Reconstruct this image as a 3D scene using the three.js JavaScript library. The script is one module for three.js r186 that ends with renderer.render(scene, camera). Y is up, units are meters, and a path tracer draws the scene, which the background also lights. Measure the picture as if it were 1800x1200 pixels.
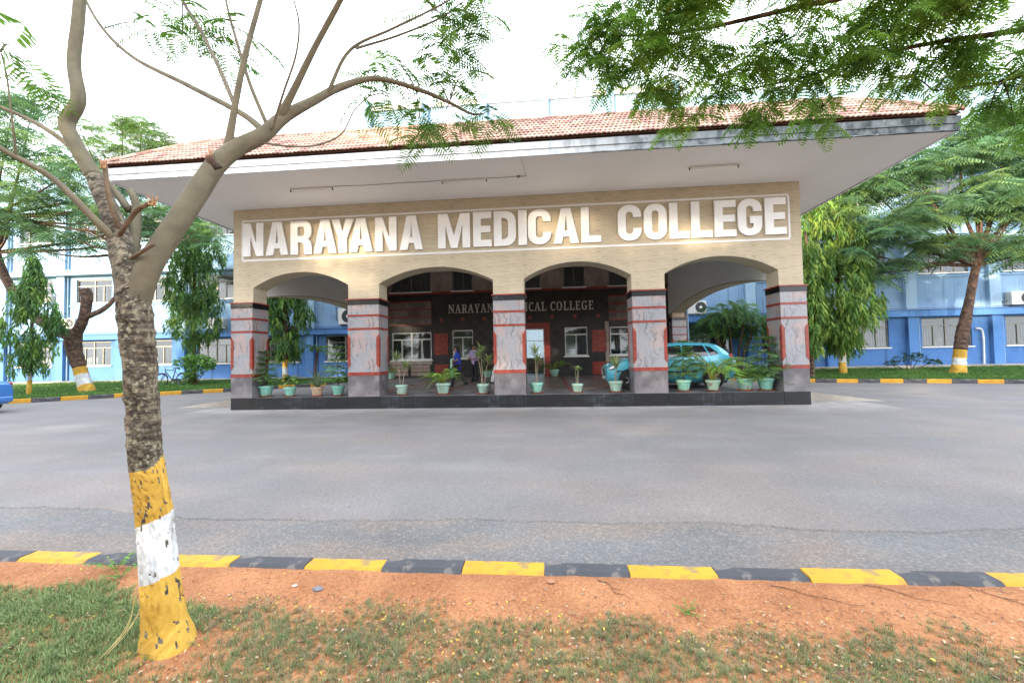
import * as THREE from 'three';
import { mergeGeometries } from 'three/addons/utils/BufferGeometryUtils.js';
import { ImprovedNoise } from 'three/addons/math/ImprovedNoise.js';
import { MarchingCubes } from 'three/addons/objects/MarchingCubes.js';
import { RoundedBoxGeometry } from 'three/addons/geometries/RoundedBoxGeometry.js';
import { FontLoader } from 'three/addons/loaders/FontLoader.js';
import { TextGeometry } from 'three/addons/geometries/TextGeometry.js';

// ---------- camera, sky, sun, exposure ----------
const scene = new THREE.Scene();
const camera = new THREE.PerspectiveCamera(2 * Math.atan(600 / 715) * 180 / Math.PI, 1024 / 682, 0.05, 2000);
camera.position.set(0, 1.55, 12.093);
camera.rotation.order = 'YXZ';
camera.rotation.set(0.03373, 0.08178, -0.01984);
scene.add(camera);

const SUN = new THREE.Vector3(-0.56, 0.17, 0.81).normalize();
{
  const w = 256, h = 128, d = new Float32Array(w * h * 4), v = new THREE.Vector3();
  for (let j = 0; j < h; j++) for (let i = 0; i < w; i++) {
    const el = ((j + 0.5) / h - 0.5) * Math.PI, az = ((i + 0.5) / w - 0.5) * 2 * Math.PI;
    v.set(Math.cos(el) * Math.cos(az), Math.sin(el), Math.cos(el) * Math.sin(az));
    const up = Math.max(0, v.y), s = Math.max(0, v.dot(SUN));
    const hz = Math.exp(-up * 3.0), g = 0.35 * Math.pow(s, 6);
    const k = (j * w + i) * 4;
    d[k] = 0.86 + 0.10 * hz + g * 1.1; d[k + 1] = 0.92 + 0.06 * hz + g; d[k + 2] = 1.04 - 0.02 * hz + g * 0.8; d[k + 3] = 1;
  }
  const sky = new THREE.DataTexture(d, w, h, THREE.RGBAFormat, THREE.FloatType);
  sky.mapping = THREE.EquirectangularReflectionMapping; sky.magFilter = THREE.LinearFilter; sky.minFilter = THREE.LinearFilter;
  sky.needsUpdate = true;
  scene.background = sky; scene.environment = sky;
}
const sun = new THREE.DirectionalLight(0xffe8c8, 3.0);
sun.position.copy(SUN).multiplyScalar(60); sun.castShadow = true; sun.shadow.radius = 1.6;
sun.shadow.mapSize.set(4096, 4096);
Object.assign(sun.shadow.camera, { left: -45, right: 45, top: 30, bottom: -15, near: 1, far: 160 });
scene.add(sun, sun.target);

const renderer = new THREE.WebGLRenderer({ antialias: true });
renderer.setSize(1024, 682);
renderer.toneMapping = THREE.LinearToneMapping;
renderer.toneMappingExposure = 4.4;
renderer.shadowMap.enabled = true;

// ---------- helpers ----------
function mulberry(a) { return () => { a |= 0; a = a + 0x6D2B79F5 | 0; let t = Math.imul(a ^ a >>> 15, 1 | a); t = t + Math.imul(t ^ t >>> 7, 61 | t) ^ t; return ((t ^ t >>> 14) >>> 0) / 4294967296; }; }
const R = mulberry(20240);
const rr = (a, b) => a + (b - a) * R();
const IN = new ImprovedNoise();
const n3 = (x, y, z = 0) => IN.noise(x + 31.7, y + 11.3, z + 5.1);
const fbm = (x, y, z = 0, o = 4) => { let s = 0, a = 0.5; for (let i = 0; i < o; i++) { s += a * n3(x, y, z); x *= 2.03; y *= 2.03; z *= 2.03; a *= 0.5; } return s; };
const clamp = (x, a = 0, b = 1) => Math.min(b, Math.max(a, x));
const sstep = (a, b, x) => { const t = clamp((x - a) / (b - a)); return t * t * (3 - 2 * t); };
const V = (x, y, z) => new THREE.Vector3(x, y, z);
const taken = new Map();
function numbered(n) { const k = taken.get(n) || 0; taken.set(n, k + 1); return k ? n + '_' + String(k).padStart(3, '0') : n; }
function shade(o) { o.castShadow = true; o.receiveShadow = true; return o; }
function thing(name, label, category, pos = [0, 0, 0], turn = 0, group) {
  const o = new THREE.Group(); o.name = numbered(name); o.position.set(...pos); o.rotation.y = turn;
  o.userData = { label, category }; if (group) o.userData.group = group; scene.add(o); return o;
}
function structGroup(name) { const o = new THREE.Group(); o.name = numbered(name); o.userData.kind = 'structure'; scene.add(o); return o; }
function mesh(name, geo, mat, parent, label) {
  const m = shade(new THREE.Mesh(geo, mat)); m.name = parent ? name : numbered(name); if (label) m.userData.label = label;
  (parent || scene).add(m); return m;
}
function structure(name, geo, mat) { const m = mesh(name, geo, mat); m.userData.kind = 'structure'; return m; }
function clean(g) { g = g.index ? g.toNonIndexed() : g; const c = g.attributes.color; for (const k of Object.keys(g.attributes)) if (!['position', 'normal', 'uv', 'color'].includes(k)) g.deleteAttribute(k);
  if (!g.attributes.uv) g.setAttribute('uv', new THREE.Float32BufferAttribute(new Float32Array(g.attributes.position.count * 2), 2)); return g; }
function join(gs) { const c = gs.map(clean); const anyCol = c.some(g => g.attributes.color); if (anyCol) for (const g of c) if (!g.attributes.color) g.setAttribute('color', new THREE.Float32BufferAttribute(new Float32Array(g.attributes.position.count * 3).fill(1), 3)); return c.length === 1 ? c[0] : mergeGeometries(c, false); }
// box centred at (x,y,z) with uv in metres
function box(w, h, d, x = 0, y = 0, z = 0) {
  const g = new THREE.BoxGeometry(w, h, d); boxUV(g, x, y, z); g.translate(x, y, z); return g;
}
function boxUV(g, ox = 0, oy = 0, oz = 0) {
  const p = g.attributes.position, n = g.attributes.normal, uv = g.attributes.uv;
  for (let i = 0; i < p.count; i++) {
    const X = p.getX(i) + ox, Y = p.getY(i) + oy, Z = p.getZ(i) + oz, ax = Math.abs(n.getX(i)), ay = Math.abs(n.getY(i)), az = Math.abs(n.getZ(i));
    if (ax > ay && ax > az) uv.setXY(i, Z, Y); else if (ay > az) uv.setXY(i, X, Z); else uv.setXY(i, X, Y);
  }
  return g;
}
const bx = (x0, x1, y0, y1, z0, z1) => box(x1 - x0, y1 - y0, z1 - z0, (x0 + x1) / 2, (y0 + y1) / 2, (z0 + z1) / 2);
function rbox(w, h, d, r, x = 0, y = 0, z = 0, seg = 2) { const g = new RoundedBoxGeometry(w, h, d, seg, r); boxUV(g, x, y, z); g.translate(x, y, z); return g; }
function extr(shape, depth, bevel = 0, curve = 10) {
  const g = new THREE.ExtrudeGeometry(shape, { depth, bevelEnabled: bevel > 0, bevelSize: bevel, bevelThickness: bevel, bevelSegments: 2, curveSegments: curve });
  boxUV(g); return g;
}
function poly(pts) { const s = new THREE.Shape(); pts.forEach((p, i) => i ? s.lineTo(p[0], p[1]) : s.moveTo(p[0], p[1])); return s; }
// a tapered tube through points [x,y,z,r]
function tube(pts, seg = 10, per = 6, wob = 0, cap = true, uvs = 1) {
  const P = pts.map(p => V(p[0], p[1], p[2])), cv = new THREE.CatmullRomCurve3(P, false, 'centripetal');
  const n = (pts.length - 1) * per, pos = [], nor = [], uv = [], idx = [];
  let prev = null, N = V(0, 0, 0), len = 0, last = null;
  for (let i = 0; i <= n; i++) {
    const t = i / n, k = Math.min(pts.length - 2, Math.floor(t * (pts.length - 1))), f = t * (pts.length - 1) - k;
    const c = cv.getPoint(t), T = cv.getTangent(t), r = pts[k][3] * (1 - f) + pts[k + 1][3] * f;
    if (!prev) { N = Math.abs(T.y) > 0.9 ? V(1, 0, 0) : V(0, 1, 0); N.sub(T.clone().multiplyScalar(N.dot(T))).normalize(); }
    else { N.sub(T.clone().multiplyScalar(N.dot(T))).normalize(); }
    prev = T; const B = T.clone().cross(N);
    if (last) len += c.distanceTo(last); last = c;
    for (let j = 0; j <= seg; j++) {
      const a = j / seg * Math.PI * 2, d = N.clone().multiplyScalar(Math.cos(a)).add(B.clone().multiplyScalar(Math.sin(a)));
      const q = r * (1 + (wob ? wob * fbm(c.x * 6 + d.x * 1.7, c.y * 6 + d.y * 1.7, c.z * 6 + d.z * 1.7, 3) * 2 : 0));
      pos.push(c.x + d.x * q, c.y + d.y * q, c.z + d.z * q); nor.push(d.x, d.y, d.z); uv.push(j / seg * Math.max(0.1, r * 6.28) * uvs, len * uvs);
    }
  }
  const w = seg + 1;
  for (let i = 0; i < n; i++) for (let j = 0; j < seg; j++) { const a = i * w + j, b = a + w; idx.push(a, a + 1, b, b, a + 1, b + 1); }
  if (cap) for (const e of [0, n]) {
    const c = cv.getPoint(e / n), T = cv.getTangent(e / n).multiplyScalar(e ? 1 : -1), k = pos.length / 3; pos.push(c.x, c.y, c.z); nor.push(T.x, T.y, T.z); uv.push(0, 0);
    for (let j = 0; j < seg; j++) { const a = e * w + j; e ? idx.push(a, a + 1, k) : idx.push(a + 1, a, k); }
  }
  const g = new THREE.BufferGeometry();
  g.setAttribute('position', new THREE.Float32BufferAttribute(pos, 3)); g.setAttribute('normal', new THREE.Float32BufferAttribute(nor, 3)); g.setAttribute('uv', new THREE.Float32BufferAttribute(uv, 2)); g.setIndex(idx);
  if (wob) g.computeVertexNormals();
  return g;
}
const bar = (a, b, r, seg = 6) => tube([[...a, r], [...b, r]], seg, 1);
function cyl(r0, r1, h, x = 0, y = 0, z = 0, seg = 20) { const g = new THREE.CylinderGeometry(r0, r1, h, seg); g.translate(x, y, z); return g; }
// periodic value noise for textures
const HASH = new Float32Array(65536); { const q = mulberry(5); for (let i = 0; i < 65536; i++) HASH[i] = q(); }
function pn(x, y, per, s = 0) { const xi = Math.floor(x), yi = Math.floor(y), fx = x - xi, fy = y - yi, u = fx * fx * (3 - 2 * fx), v = fy * fy * (3 - 2 * fy);
  const H = (a, b) => HASH[((((a % per) + per) % per) * 131 + (((b % per) + per) % per) * 1979 + s * 7919) & 65535];
  return (H(xi, yi) * (1 - u) + H(xi + 1, yi) * u) * (1 - v) + (H(xi, yi + 1) * (1 - u) + H(xi + 1, yi + 1) * u) * v; }
function pf(u, v, base, o = 4, s = 0, ay = 1) { let r = 0, a = 0.5, n = 0; for (let i = 0; i < o; i++) { const p = base << i; r += a * pn(u * p, v * p * ay, Math.max(1, p), s + i); n += a; a *= 0.5; } return r / n; }
// fn(u,v) -> [r,g,b] 0..1 (sRGB when srgb)
function tex(w, h, fn, srgb = true, metres = [1, 1]) {
  const d = new Uint8Array(w * h * 4);
  for (let j = 0; j < h; j++) for (let i = 0; i < w; i++) { const c = fn((i + 0.5) / w, (j + 0.5) / h), k = (j * w + i) * 4; d[k] = clamp(c[0]) * 255; d[k + 1] = clamp(c[1]) * 255; d[k + 2] = clamp(c[2]) * 255; d[k + 3] = 255; }
  const t = new THREE.DataTexture(d, w, h); t.wrapS = t.wrapT = THREE.RepeatWrapping; t.magFilter = THREE.LinearFilter; t.minFilter = THREE.LinearMipmapLinearFilter; t.generateMipmaps = true;
  if (srgb) t.colorSpace = THREE.SRGBColorSpace; t.repeat.set(1 / metres[0], 1 / metres[1]); t.needsUpdate = true; return t;
}
const mix = (a, b, t) => [a[0] + (b[0] - a[0]) * t, a[1] + (b[1] - a[1]) * t, a[2] + (b[2] - a[2]) * t];
const lin = (r, g, b) => new THREE.Color().setRGB(r, g, b);
const mat = (o) => new THREE.MeshStandardMaterial(o);
const grey = v => [v, v, v];
// a mottled colour map around two sRGB colours
function mottle(size, a, b, base, o, metres, speck = 0, seed = 0) {
  return tex(size, size, (u, v) => { let t = pf(u, v, base, o, seed); t = sstep(0.25, 0.75, t); let c = mix(a, b, t); if (speck) { const s = (pn(u * size / 2, v * size / 2, size / 2, seed + 9) - 0.5) * speck; c = [c[0] + s, c[1] + s, c[2] + s]; } return c; }, true, [metres, metres]);
}
function inst(name, geo, m, list, parent, colors) {
  const o = new THREE.InstancedMesh(geo, m, list.length); o.name = parent ? name : numbered(name); shade(o); o.userData.kind = 'stuff';
  list.forEach((M, i) => { o.setMatrixAt(i, M); if (colors) o.setColorAt(i, colors[i]); });
  o.instanceMatrix.needsUpdate = true; (parent || scene).add(o); return o;
}
const DUM = new THREE.Object3D();
function M4(x, y, z, rx, ry, rz, s, sy) { DUM.position.set(x, y, z); DUM.rotation.set(rx, ry, rz, 'YXZ'); DUM.scale.set(s, sy === undefined ? s : sy, s); DUM.updateMatrix(); return DUM.matrix.clone(); }
// ---------- materials ----------
const stuccoMap = tex(512, 512, (u, v) => { const s = pf(u, v, 12, 5, 3, 7), g = pf(u, v, 4, 4, 7), p = pn(u * 256, v * 256, 256, 2); const k = 0.88 + 0.10 * (s - 0.5) + 0.08 * (g - 0.5) + 0.09 * (p - 0.5) - 0.05 * sstep(0.36, 0.26, s); return [0.81 * k, 0.757 * k, 0.65 * k]; }, true, [2.2, 2.2]);
const stuccoBump = tex(512, 512, (u, v) => grey(0.6 * pf(u, v, 12, 5, 3, 7) + 0.4 * pn(u * 256, v * 256, 256, 2)), false, [2.2, 2.2]);
const stucco = mat({ map: stuccoMap, bumpMap: stuccoBump, bumpScale: 0.007, roughness: 0.95 });
const pinkGranite = mat({ map: tex(512, 512, (u, v) => {
  const wx = pf(u, v, 3, 4, 1) - 0.5, wy = pf(u, v, 3, 4, 8) - 0.5, U = u + wx * 0.3, W = v + wy * 0.35;
  const vein = Math.min(Math.abs(Math.sin((U * 7 + W + 2.6 * pf(u, v, 2, 5, 12)) * Math.PI)), 0.25 + Math.abs(Math.sin((U * 15 - W * 2 + 3.4 * pf(u, v, 3, 5, 42)) * Math.PI))), fine = pn(u * 200, v * 200, 200, 4), b = pf(U - Math.floor(U), W - Math.floor(W), 4, 4, 20);
  let c = mix([0.55, 0.55, 0.565], [0.62, 0.55, 0.53], sstep(0.4, 0.7, b)); c = mix(c, [0.29, 0.30, 0.33], sstep(0.75, 0.05, vein) * 0.55 * sstep(0.30, 0.70, pf(u, v, 4, 4, 30)));
  const s = (fine - 0.5) * 0.14; return [c[0] + s, c[1] + s, c[2] + s]; }, true, [1.3, 1.3]), roughness: 0.32 });
const greyGranite = mat({ map: mottle(512, [0.34, 0.325, 0.34], [0.47, 0.45, 0.455], 5, 5, 1.6, 0.16, 3), roughness: 0.4 });
const redGranite = mat({ map: mottle(256, [0.46, 0.165, 0.125], [0.56, 0.225, 0.175], 8, 4, 0.7, 0.10, 5), roughness: 0.35 });
const blackGranite = mat({ map: tex(512, 256, (u, v) => { const st = 0.6 * pn(u * 96, v * 2, 96, 4) + 0.4 * pn(u * 200, v * 3, 200, 6), d = pf(u, v, 4, 5, 11); const k = 0.07 + 0.05 * d + 0.20 * sstep(0.45, 0.95, st) * sstep(0.40, 0.75, d) + 0.10 * sstep(0.55, 0.8, d); return [k * 0.86, k * 0.95, k * 1.08]; }, true, [3.1, 1.0]), roughness: 0.3 });
const darkClad = mat({ map: mottle(512, [0.075, 0.07, 0.07], [0.16, 0.15, 0.147], 5, 5, 1.4, 0.10, 13), roughness: 0.35 });
const paleStone = mat({ map: mottle(512, [0.50, 0.44, 0.40], [0.62, 0.56, 0.52], 4, 5, 1.5, 0.14, 21), roughness: 0.6 });
const veinDark = mat({ map: mottle(512, [0.30, 0.27, 0.26], [0.52, 0.47, 0.44], 3, 5, 2.2, 0.10, 33), roughness: 0.4 });
const white = mat({ color: lin(0.70, 0.70, 0.69), roughness: 0.55 });
const whitewash = mat({ map: tex(512, 512, (u, v) => { const a = pf(u, v, 3, 5, 2), b = pf(u, v, 16, 3, 9); const k = 0.885 + 0.07 * (a - 0.5) - 0.10 * sstep(0.62, 0.8, a) * b; return [k, k * 0.995, k * 0.985]; }, true, [5.3, 5.3]), roughness: 0.9 });
const greyPaint = whitewash;
const fasciaMat = mat({ map: tex(2048, 128, (u, v) => {
  const st = pf(u, v, 160, 3, 3, 0.012), big = pf(u, v, 10, 3, 5, 0.1), darkTone = clamp(sstep(0.46, 0.85, u * 1.02) * 0.92 + 0.25 * (big - 0.5));  // boards grow darker and greyer towards the right end, in streaks
  const drip = sstep(0.50, 0.72, st), a = clamp(darkTone * (0.55 + 0.55 * st) + drip * 0.22 * big);
  const spark = sstep(0.8, 0.86, pf(u, v, 220, 2, 17, 0.02)) * sstep(0.35, 0.9, v) * 0.5;
  let c = mix([0.86, 0.87, 0.88], [0.20, 0.235, 0.245], a); c = mix(c, [0.93, 0.93, 0.92], spark); return c; }, true, [20.75, 0.4]), roughness: 0.85 });
const tileMats = [0, 1, 2, 3].map(i => mat({ map: mottle(128, [[0.62, 0.47, 0.41], [0.68, 0.54, 0.47], [0.62, 0.48, 0.43], [0.70, 0.58, 0.51]][i], [[0.71, 0.57, 0.50], [0.75, 0.64, 0.56], [0.56, 0.41, 0.36], [0.77, 0.67, 0.59]][i], 3, 4, 0.5, 0.06, i * 7), roughness: 0.9 }));
function paint(a, b, seed) { return mat({ map: tex(512, 512, (u, v) => { const t = sstep(0.3, 0.7, pf(u, v, 4, 5, seed)), st = sstep(0.6, 0.85, pf(u, v, 40, 3, seed + 3, 0.06)) * pf(u, v, 3, 3, seed + 5), c = mix(a, b, t); const k = 1 - 0.24 * st - 0.10 * sstep(0.6, 0.8, pf(u, v, 7, 5, seed + 9)) + (pn(u * 256, v * 256, 256, seed) - 0.5) * 0.03; return [c[0] * k, c[1] * k, c[2] * k]; }, true, [6.1, 6.1]), roughness: 0.85 }); }
const bluePaint = paint([0.26, 0.43, 0.655], [0.295, 0.465, 0.685], 3);
const bluePilaster = paint([0.30, 0.48, 0.71], [0.33, 0.51, 0.73], 8);
const paleBlue = paint([0.465, 0.59, 0.715], [0.505, 0.625, 0.74], 14);
const palestBlue = paint([0.55, 0.665, 0.765], [0.59, 0.70, 0.79], 19);
const ledgeBlue = paint([0.55, 0.66, 0.74], [0.60, 0.70, 0.77], 24);
const frameMetal = mat({ color: lin(0.21, 0.20, 0.17), roughness: 0.5, metalness: 0.15 });
const paneMat = new THREE.MeshPhysicalMaterial({ color: lin(0.85, 0.9, 0.92), roughness: 0.03, transmission: 1, thickness: 0, ior: 1.5 });
const curtainMat = mat({ map: tex(256, 64, (u, v) => { const k = 0.175 + 0.03 * Math.sin(u * Math.PI * 2 * 14 + 2 * pf(u, v, 4, 2, 4)) + 0.06 * pf(u, v, 6, 3, 3); return [k, k * 0.97, k * 1.0]; }, true, [2.7, 2]), roughness: 0.95 });
const darkRoom = mat({ color: lin(0.42, 0.40, 0.37), roughness: 0.95 });
const grilleMat = mat({ color: lin(0.09, 0.09, 0.09), roughness: 0.6, metalness: 0.2 });
const concrete = mat({ map: mottle(512, [0.56, 0.53, 0.49], [0.68, 0.65, 0.60], 4, 5, 3, 0.06, 51), roughness: 0.95 });
const rubber = mat({ color: lin(0.025, 0.024, 0.023), roughness: 0.85 });
const blackPlastic = mat({ color: lin(0.02, 0.02, 0.022), roughness: 0.5 });
const steel = mat({ color: lin(0.55, 0.56, 0.58), roughness: 0.3, metalness: 0.85 });
const darkIron = mat({ color: lin(0.03, 0.03, 0.035), roughness: 0.5, metalness: 0.4 });
const barkMap = tex(512, 512, (u, v) => { const a = pf(u, v, 10, 5, 6, 0.5), b = pf(u, v, 5, 4, 15), l = sstep(0.55, 0.75, pf(u, v, 14, 4, 27)); let c = mix([0.30, 0.25, 0.20], [0.52, 0.45, 0.36], a); c = mix(c, [0.62, 0.58, 0.49], l * 0.7 * b); return c; }, true, [0.5, 0.5]);
const barkBump = tex(512, 512, (u, v) => grey(pf(u, v, 12, 5, 6, 0.4)), false, [0.5, 0.5]);
const bark = mat({ map: barkMap, bumpMap: barkBump, bumpScale: 0.015, roughness: 0.95 });
const smoothBark = mat({ map: tex(512, 512, (u, v) => { const a = pf(u, v, 5, 5, 36, 1), ring = pf(u, v, 8, 4, 44, 6); let c = mix([0.31, 0.29, 0.225], [0.47, 0.44, 0.355], a * 0.85 + ring * 0.15); return c; }, true, [0.4, 0.4]), bumpMap: barkBump, bumpScale: 0.003, roughness: 0.9 });
const darkBark = mat({ map: mottle(256, [0.22, 0.17, 0.14], [0.40, 0.31, 0.25], 6, 5, 0.6, 0.08, 61), bumpMap: barkBump, bumpScale: 0.02, roughness: 0.95 });
const yellowPaint = mat({ map: mottle(256, [0.66, 0.51, 0.17], [0.76, 0.61, 0.25], 5, 5, 0.6, 0.06, 71), bumpMap: barkBump, bumpScale: 0.012, roughness: 0.85 });
const whitePaint = mat({ map: mottle(256, [0.66, 0.67, 0.67], [0.80, 0.81, 0.81], 5, 5, 0.6, 0.05, 75), bumpMap: barkBump, bumpScale: 0.012, roughness: 0.85 });
const leafMat = (r, g, b, t = 0.35) => new THREE.MeshPhysicalMaterial({ color: lin(r, g, b), roughness: 0.75, transmission: t, thickness: 0, specularIntensity: 0.4, side: THREE.DoubleSide });
const leafWhite = leafMat(1, 1, 1, 0.45);
const terracotta = mat({ color: lin(0.36, 0.09, 0.05), roughness: 0.8 });
const potMats = [[0.52, 0.72, 0.64, 0.60, 0.78, 0.70], [0.56, 0.70, 0.63, 0.66, 0.77, 0.70], [0.47, 0.70, 0.63, 0.54, 0.75, 0.68]].map((c, i) => mat({ map: tex(256, 256, (u, v) => { let k = mix([c[0], c[1], c[2]], [c[3], c[4], c[5]], pf(u, v, 4, 4, 81 + i * 5)); const chip = sstep(0.70, 0.76, pf(u, v, 9, 4, 90 + i * 7)), darkTone = sstep(0.5, 0.8, pf(u, v, 5, 4, 101 + i)); k = mix(k, [0.55, 0.40, 0.32], chip * 0.7); return mix(k, [0.42, 0.40, 0.34], darkTone * 0.35); }, true, [1, 1]), roughness: 0.65 }));
const potMat = mat({ map: mottle(256, [0.52, 0.72, 0.64], [0.60, 0.78, 0.70], 4, 4, 0.5, 0.03, 81), roughness: 0.6 });
const soilDark = mat({ color: lin(0.06, 0.04, 0.03), roughness: 1 });
// ---------- ground, road, kerbs ----------
function sheet(x0, x1, z0, z1, step, yf, cf, uvs = 1, keep) {
  const nx = Math.max(1, Math.round((x1 - x0) / step)), nz = Math.max(1, Math.round((z1 - z0) / step)), pos = [], uv = [], col = [], idx = [];
  for (let j = 0; j <= nz; j++) for (let i = 0; i <= nx; i++) { const x = x0 + (x1 - x0) * i / nx, z = z0 + (z1 - z0) * j / nz; const y = yf(x, z); pos.push(x, y, z); uv.push(x * uvs, -z * uvs); if (cf) col.push(...cf(x, z)); }
  const w = nx + 1; for (let j = 0; j < nz; j++) for (let i = 0; i < nx; i++) { const a = j * w + i, b = a + w; if (keep && !keep(x0 + (x1 - x0) * (i + .5) / nx, z0 + (z1 - z0) * (j + .5) / nz)) continue; idx.push(a, b, a + 1, a + 1, b, b + 1); }
  const g = new THREE.BufferGeometry(); g.setAttribute('position', new THREE.Float32BufferAttribute(pos, 3)); g.setAttribute('uv', new THREE.Float32BufferAttribute(uv, 2)); if (cf) g.setAttribute('color', new THREE.Float32BufferAttribute(col, 3)); g.setIndex(idx); g.computeVertexNormals(); return g;
}
const earthMap = mottle(512, [0.565, 0.375, 0.235], [0.65, 0.455, 0.305], 6, 6, 2.3, 0.12, 91);
const earthBump = tex(512, 512, (u, v) => grey(0.5 * pf(u, v, 10, 5, 4) + 0.5 * pn(u * 256, v * 256, 256, 6)), false, [2.3, 2.3]);
const earth = mat({ map: earthMap, bumpMap: earthBump, bumpScale: 0.02, roughness: 1 });
structure('ground', sheet(-400, 400, -400, 400, 100, () => -0.06), mat({ map: mottle(256, [0.46, 0.40, 0.32], [0.58, 0.50, 0.40], 4, 5, 14, 0.06, 95), roughness: 1 }));

const aspTex = tex(1024, 1024, (u, v) => { const g = pn(u * 512, v * 512, 512, 3), g2 = pn(u * 256, v * 256, 256, 8), a = pf(u, v, 4, 5, 14); let k = 0.475 + 0.09 * (g - 0.5) + 0.07 * (g2 - 0.5) + 0.06 * (a - 0.5); if (g2 > 0.95) k += 0.07; return [k * 1.01, k, k * 0.99]; }, true, [3.7, 3.7]);
const aspBump = tex(1024, 1024, (u, v) => grey(0.5 * pn(u * 512, v * 512, 512, 3) + 0.5 * pn(u * 256, v * 256, 256, 8)), false, [3.7, 3.7]);
const asphalt = mat({ map: aspTex, bumpMap: aspBump, bumpScale: 0.003, roughness: 0.82, vertexColors: true });
const oldTex = tex(1024, 1024, (u, v) => { const g = pn(u * 200, v * 200, 200, 23), g2 = pn(u * 420, v * 420, 420, 28), a = pf(u, v, 4, 5, 34); let k = 0.455 + 0.075 * (g - 0.5) + 0.06 * (g2 - 0.5) + 0.08 * (a - 0.5); const s = sstep(0.6, 0.9, g) * 0.06; return [k + s, k + s * 0.7, k + s * 0.4]; }, true, [2.9, 2.9]);
const oldAsphalt = mat({ map: oldTex, bumpMap: aspBump, bumpScale: 0.005, roughness: 0.9, vertexColors: true });
const wavy = x => 8.22 + 0.16 * n3(x * 0.55, 3) + 0.07 * n3(x * 1.7, 9) + 0.035 * n3(x * 6, 4) + 0.02 * n3(x * 17, 2) + 0.10 * sstep(1.2, 3.4, x) - 0.18 * sstep(-2.5, -6, x);
// dust: pale scum swept against the plinth, reddish soil dust carried from the island, grey worn wheel tracks
function roadTint(x, z) {
  const a = fbm(x * 0.22, z * 0.22, 1, 4), b = fbm(x * 0.9, z * 1.6, 7, 4), tr = fbm(x * 0.16, z * 1.1, 3, 3);
  let c = [1.0 + 0.17 * a + 0.10 * tr, 1.0 + 0.17 * a + 0.10 * tr, 1.02 + 0.17 * a + 0.10 * tr];
  const pale = sstep(0.02, 0.32, fbm(x * 0.5, z * 2.2, 11, 4) + 0.55 * Math.exp(-Math.abs(z - 0.35) * 2.0) * (x > -10.5 && x < 8.6 ? 1 : 0)); c = mix(c, [1.62, 1.60, 1.56], pale * 0.26); const scum = x > -10.8 && x < 9.2 ? Math.exp(-(((z - 0.1) / (0.85 + 0.5 * n3(x * 0.8, 4))) ** 2)) * clamp(0.62 + 1.1 * fbm(x * 2.2, z * 3, 23, 4)) : 0; c = mix(c, [2.5, 2.48, 2.42], scum * 0.85);
  const red = sstep(0.02, 0.34, fbm(x * 0.45 + 9, z * 0.7, 17, 4) + 0.14 * sstep(3, 8, z) + 0.06 * sstep(-1, 4, x)); c = mix(c, [1.30, 1.12, 0.98], red * 0.45);
  const k = 1 + 0.10 * b; return [c[0] * k * .71, c[1] * k * .695, c[2] * k * .69];
}
const road = structGroup('road');
{
  const g = sheet(-40, 40, -24, 7.6, 0.22, () => 0, roadTint); const m = mesh('asphalt_surface', g, asphalt, road);
  // ragged front edge of the newer layer with its lip
  const pos = [], uv = [], col = [], idx = []; const n = 900;
  for (let i = 0; i <= n; i++) { const x = -40 + 80 * i / n, e = wavy(x); for (const [z, y] of [[7.6, 0], [(7.6 + e) / 2, 0], [e - 0.015, 0], [e, -0.003], [e + 0.009, -0.024]]) { pos.push(x, y, z); uv.push(x, -z); col.push(...roadTint(x, z)); } }
  for (let i = 0; i < n; i++) for (let k = 0; k < 4; k++) { const a = i * 5 + k, b = a + 5; idx.push(a, a + 1, b, b, a + 1, b + 1); }
  const h = new THREE.BufferGeometry(); h.setAttribute('position', new THREE.Float32BufferAttribute(pos, 3)); h.setAttribute('uv', new THREE.Float32BufferAttribute(uv, 2)); h.setAttribute('color', new THREE.Float32BufferAttribute(col, 3)); h.setIndex(idx); h.computeVertexNormals();
  mesh('asphalt_edge', h, asphalt, road);
  mesh('old_asphalt', sheet(-40, 40, 7.7, 9.25, 0.1, (x, z) => -0.016 + 0.004 * n3(x * 3, z * 3), (x, z) => { const r = sstep(-0.05, 0.4, fbm(x * 0.9, z * 1.7, 5, 4) + 0.12), k = 0.66 + 0.22 * fbm(x * 0.6, z * 2, 2, 3); return mix([k, k, k], [0.90, 0.745, 0.63], r * 0.85); }), oldAsphalt, road);
}
// kerb stones along a polyline
const kerbYellow = mat({ map: tex(256, 256, (u, v) => { const t = pf(u, v, 5, 5, 3), s = sstep(0.55, 0.68, pf(u, v, 12, 4, 8)), e = sstep(0.62, 0.72, pf(u, v, 7, 5, 28)); let c = mix([0.68, 0.495, 0.10], [0.78, 0.585, 0.16], t); c = mix(c, [0.60, 0.44, 0.22], s * 0.5); c = mix(c, [0.42, 0.40, 0.37], e * 0.6); return c; }, true, [0.9, 0.9]), roughness: 0.75, bumpMap: earthBump, bumpScale: 0.004 });
const kerbBlack = mat({ map: tex(256, 256, (u, v) => { const t = pf(u, v, 5, 5, 13), s = sstep(0.54, 0.70, pf(u, v, 14, 4, 18)); let c = mix([0.17, 0.178, 0.195], [0.29, 0.295, 0.31], t); c = mix(c, [0.50, 0.46, 0.42], s * 0.6); return c; }, true, [0.9, 0.9]), roughness: 0.8, bumpMap: earthBump, bumpScale: 0.004 });
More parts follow.
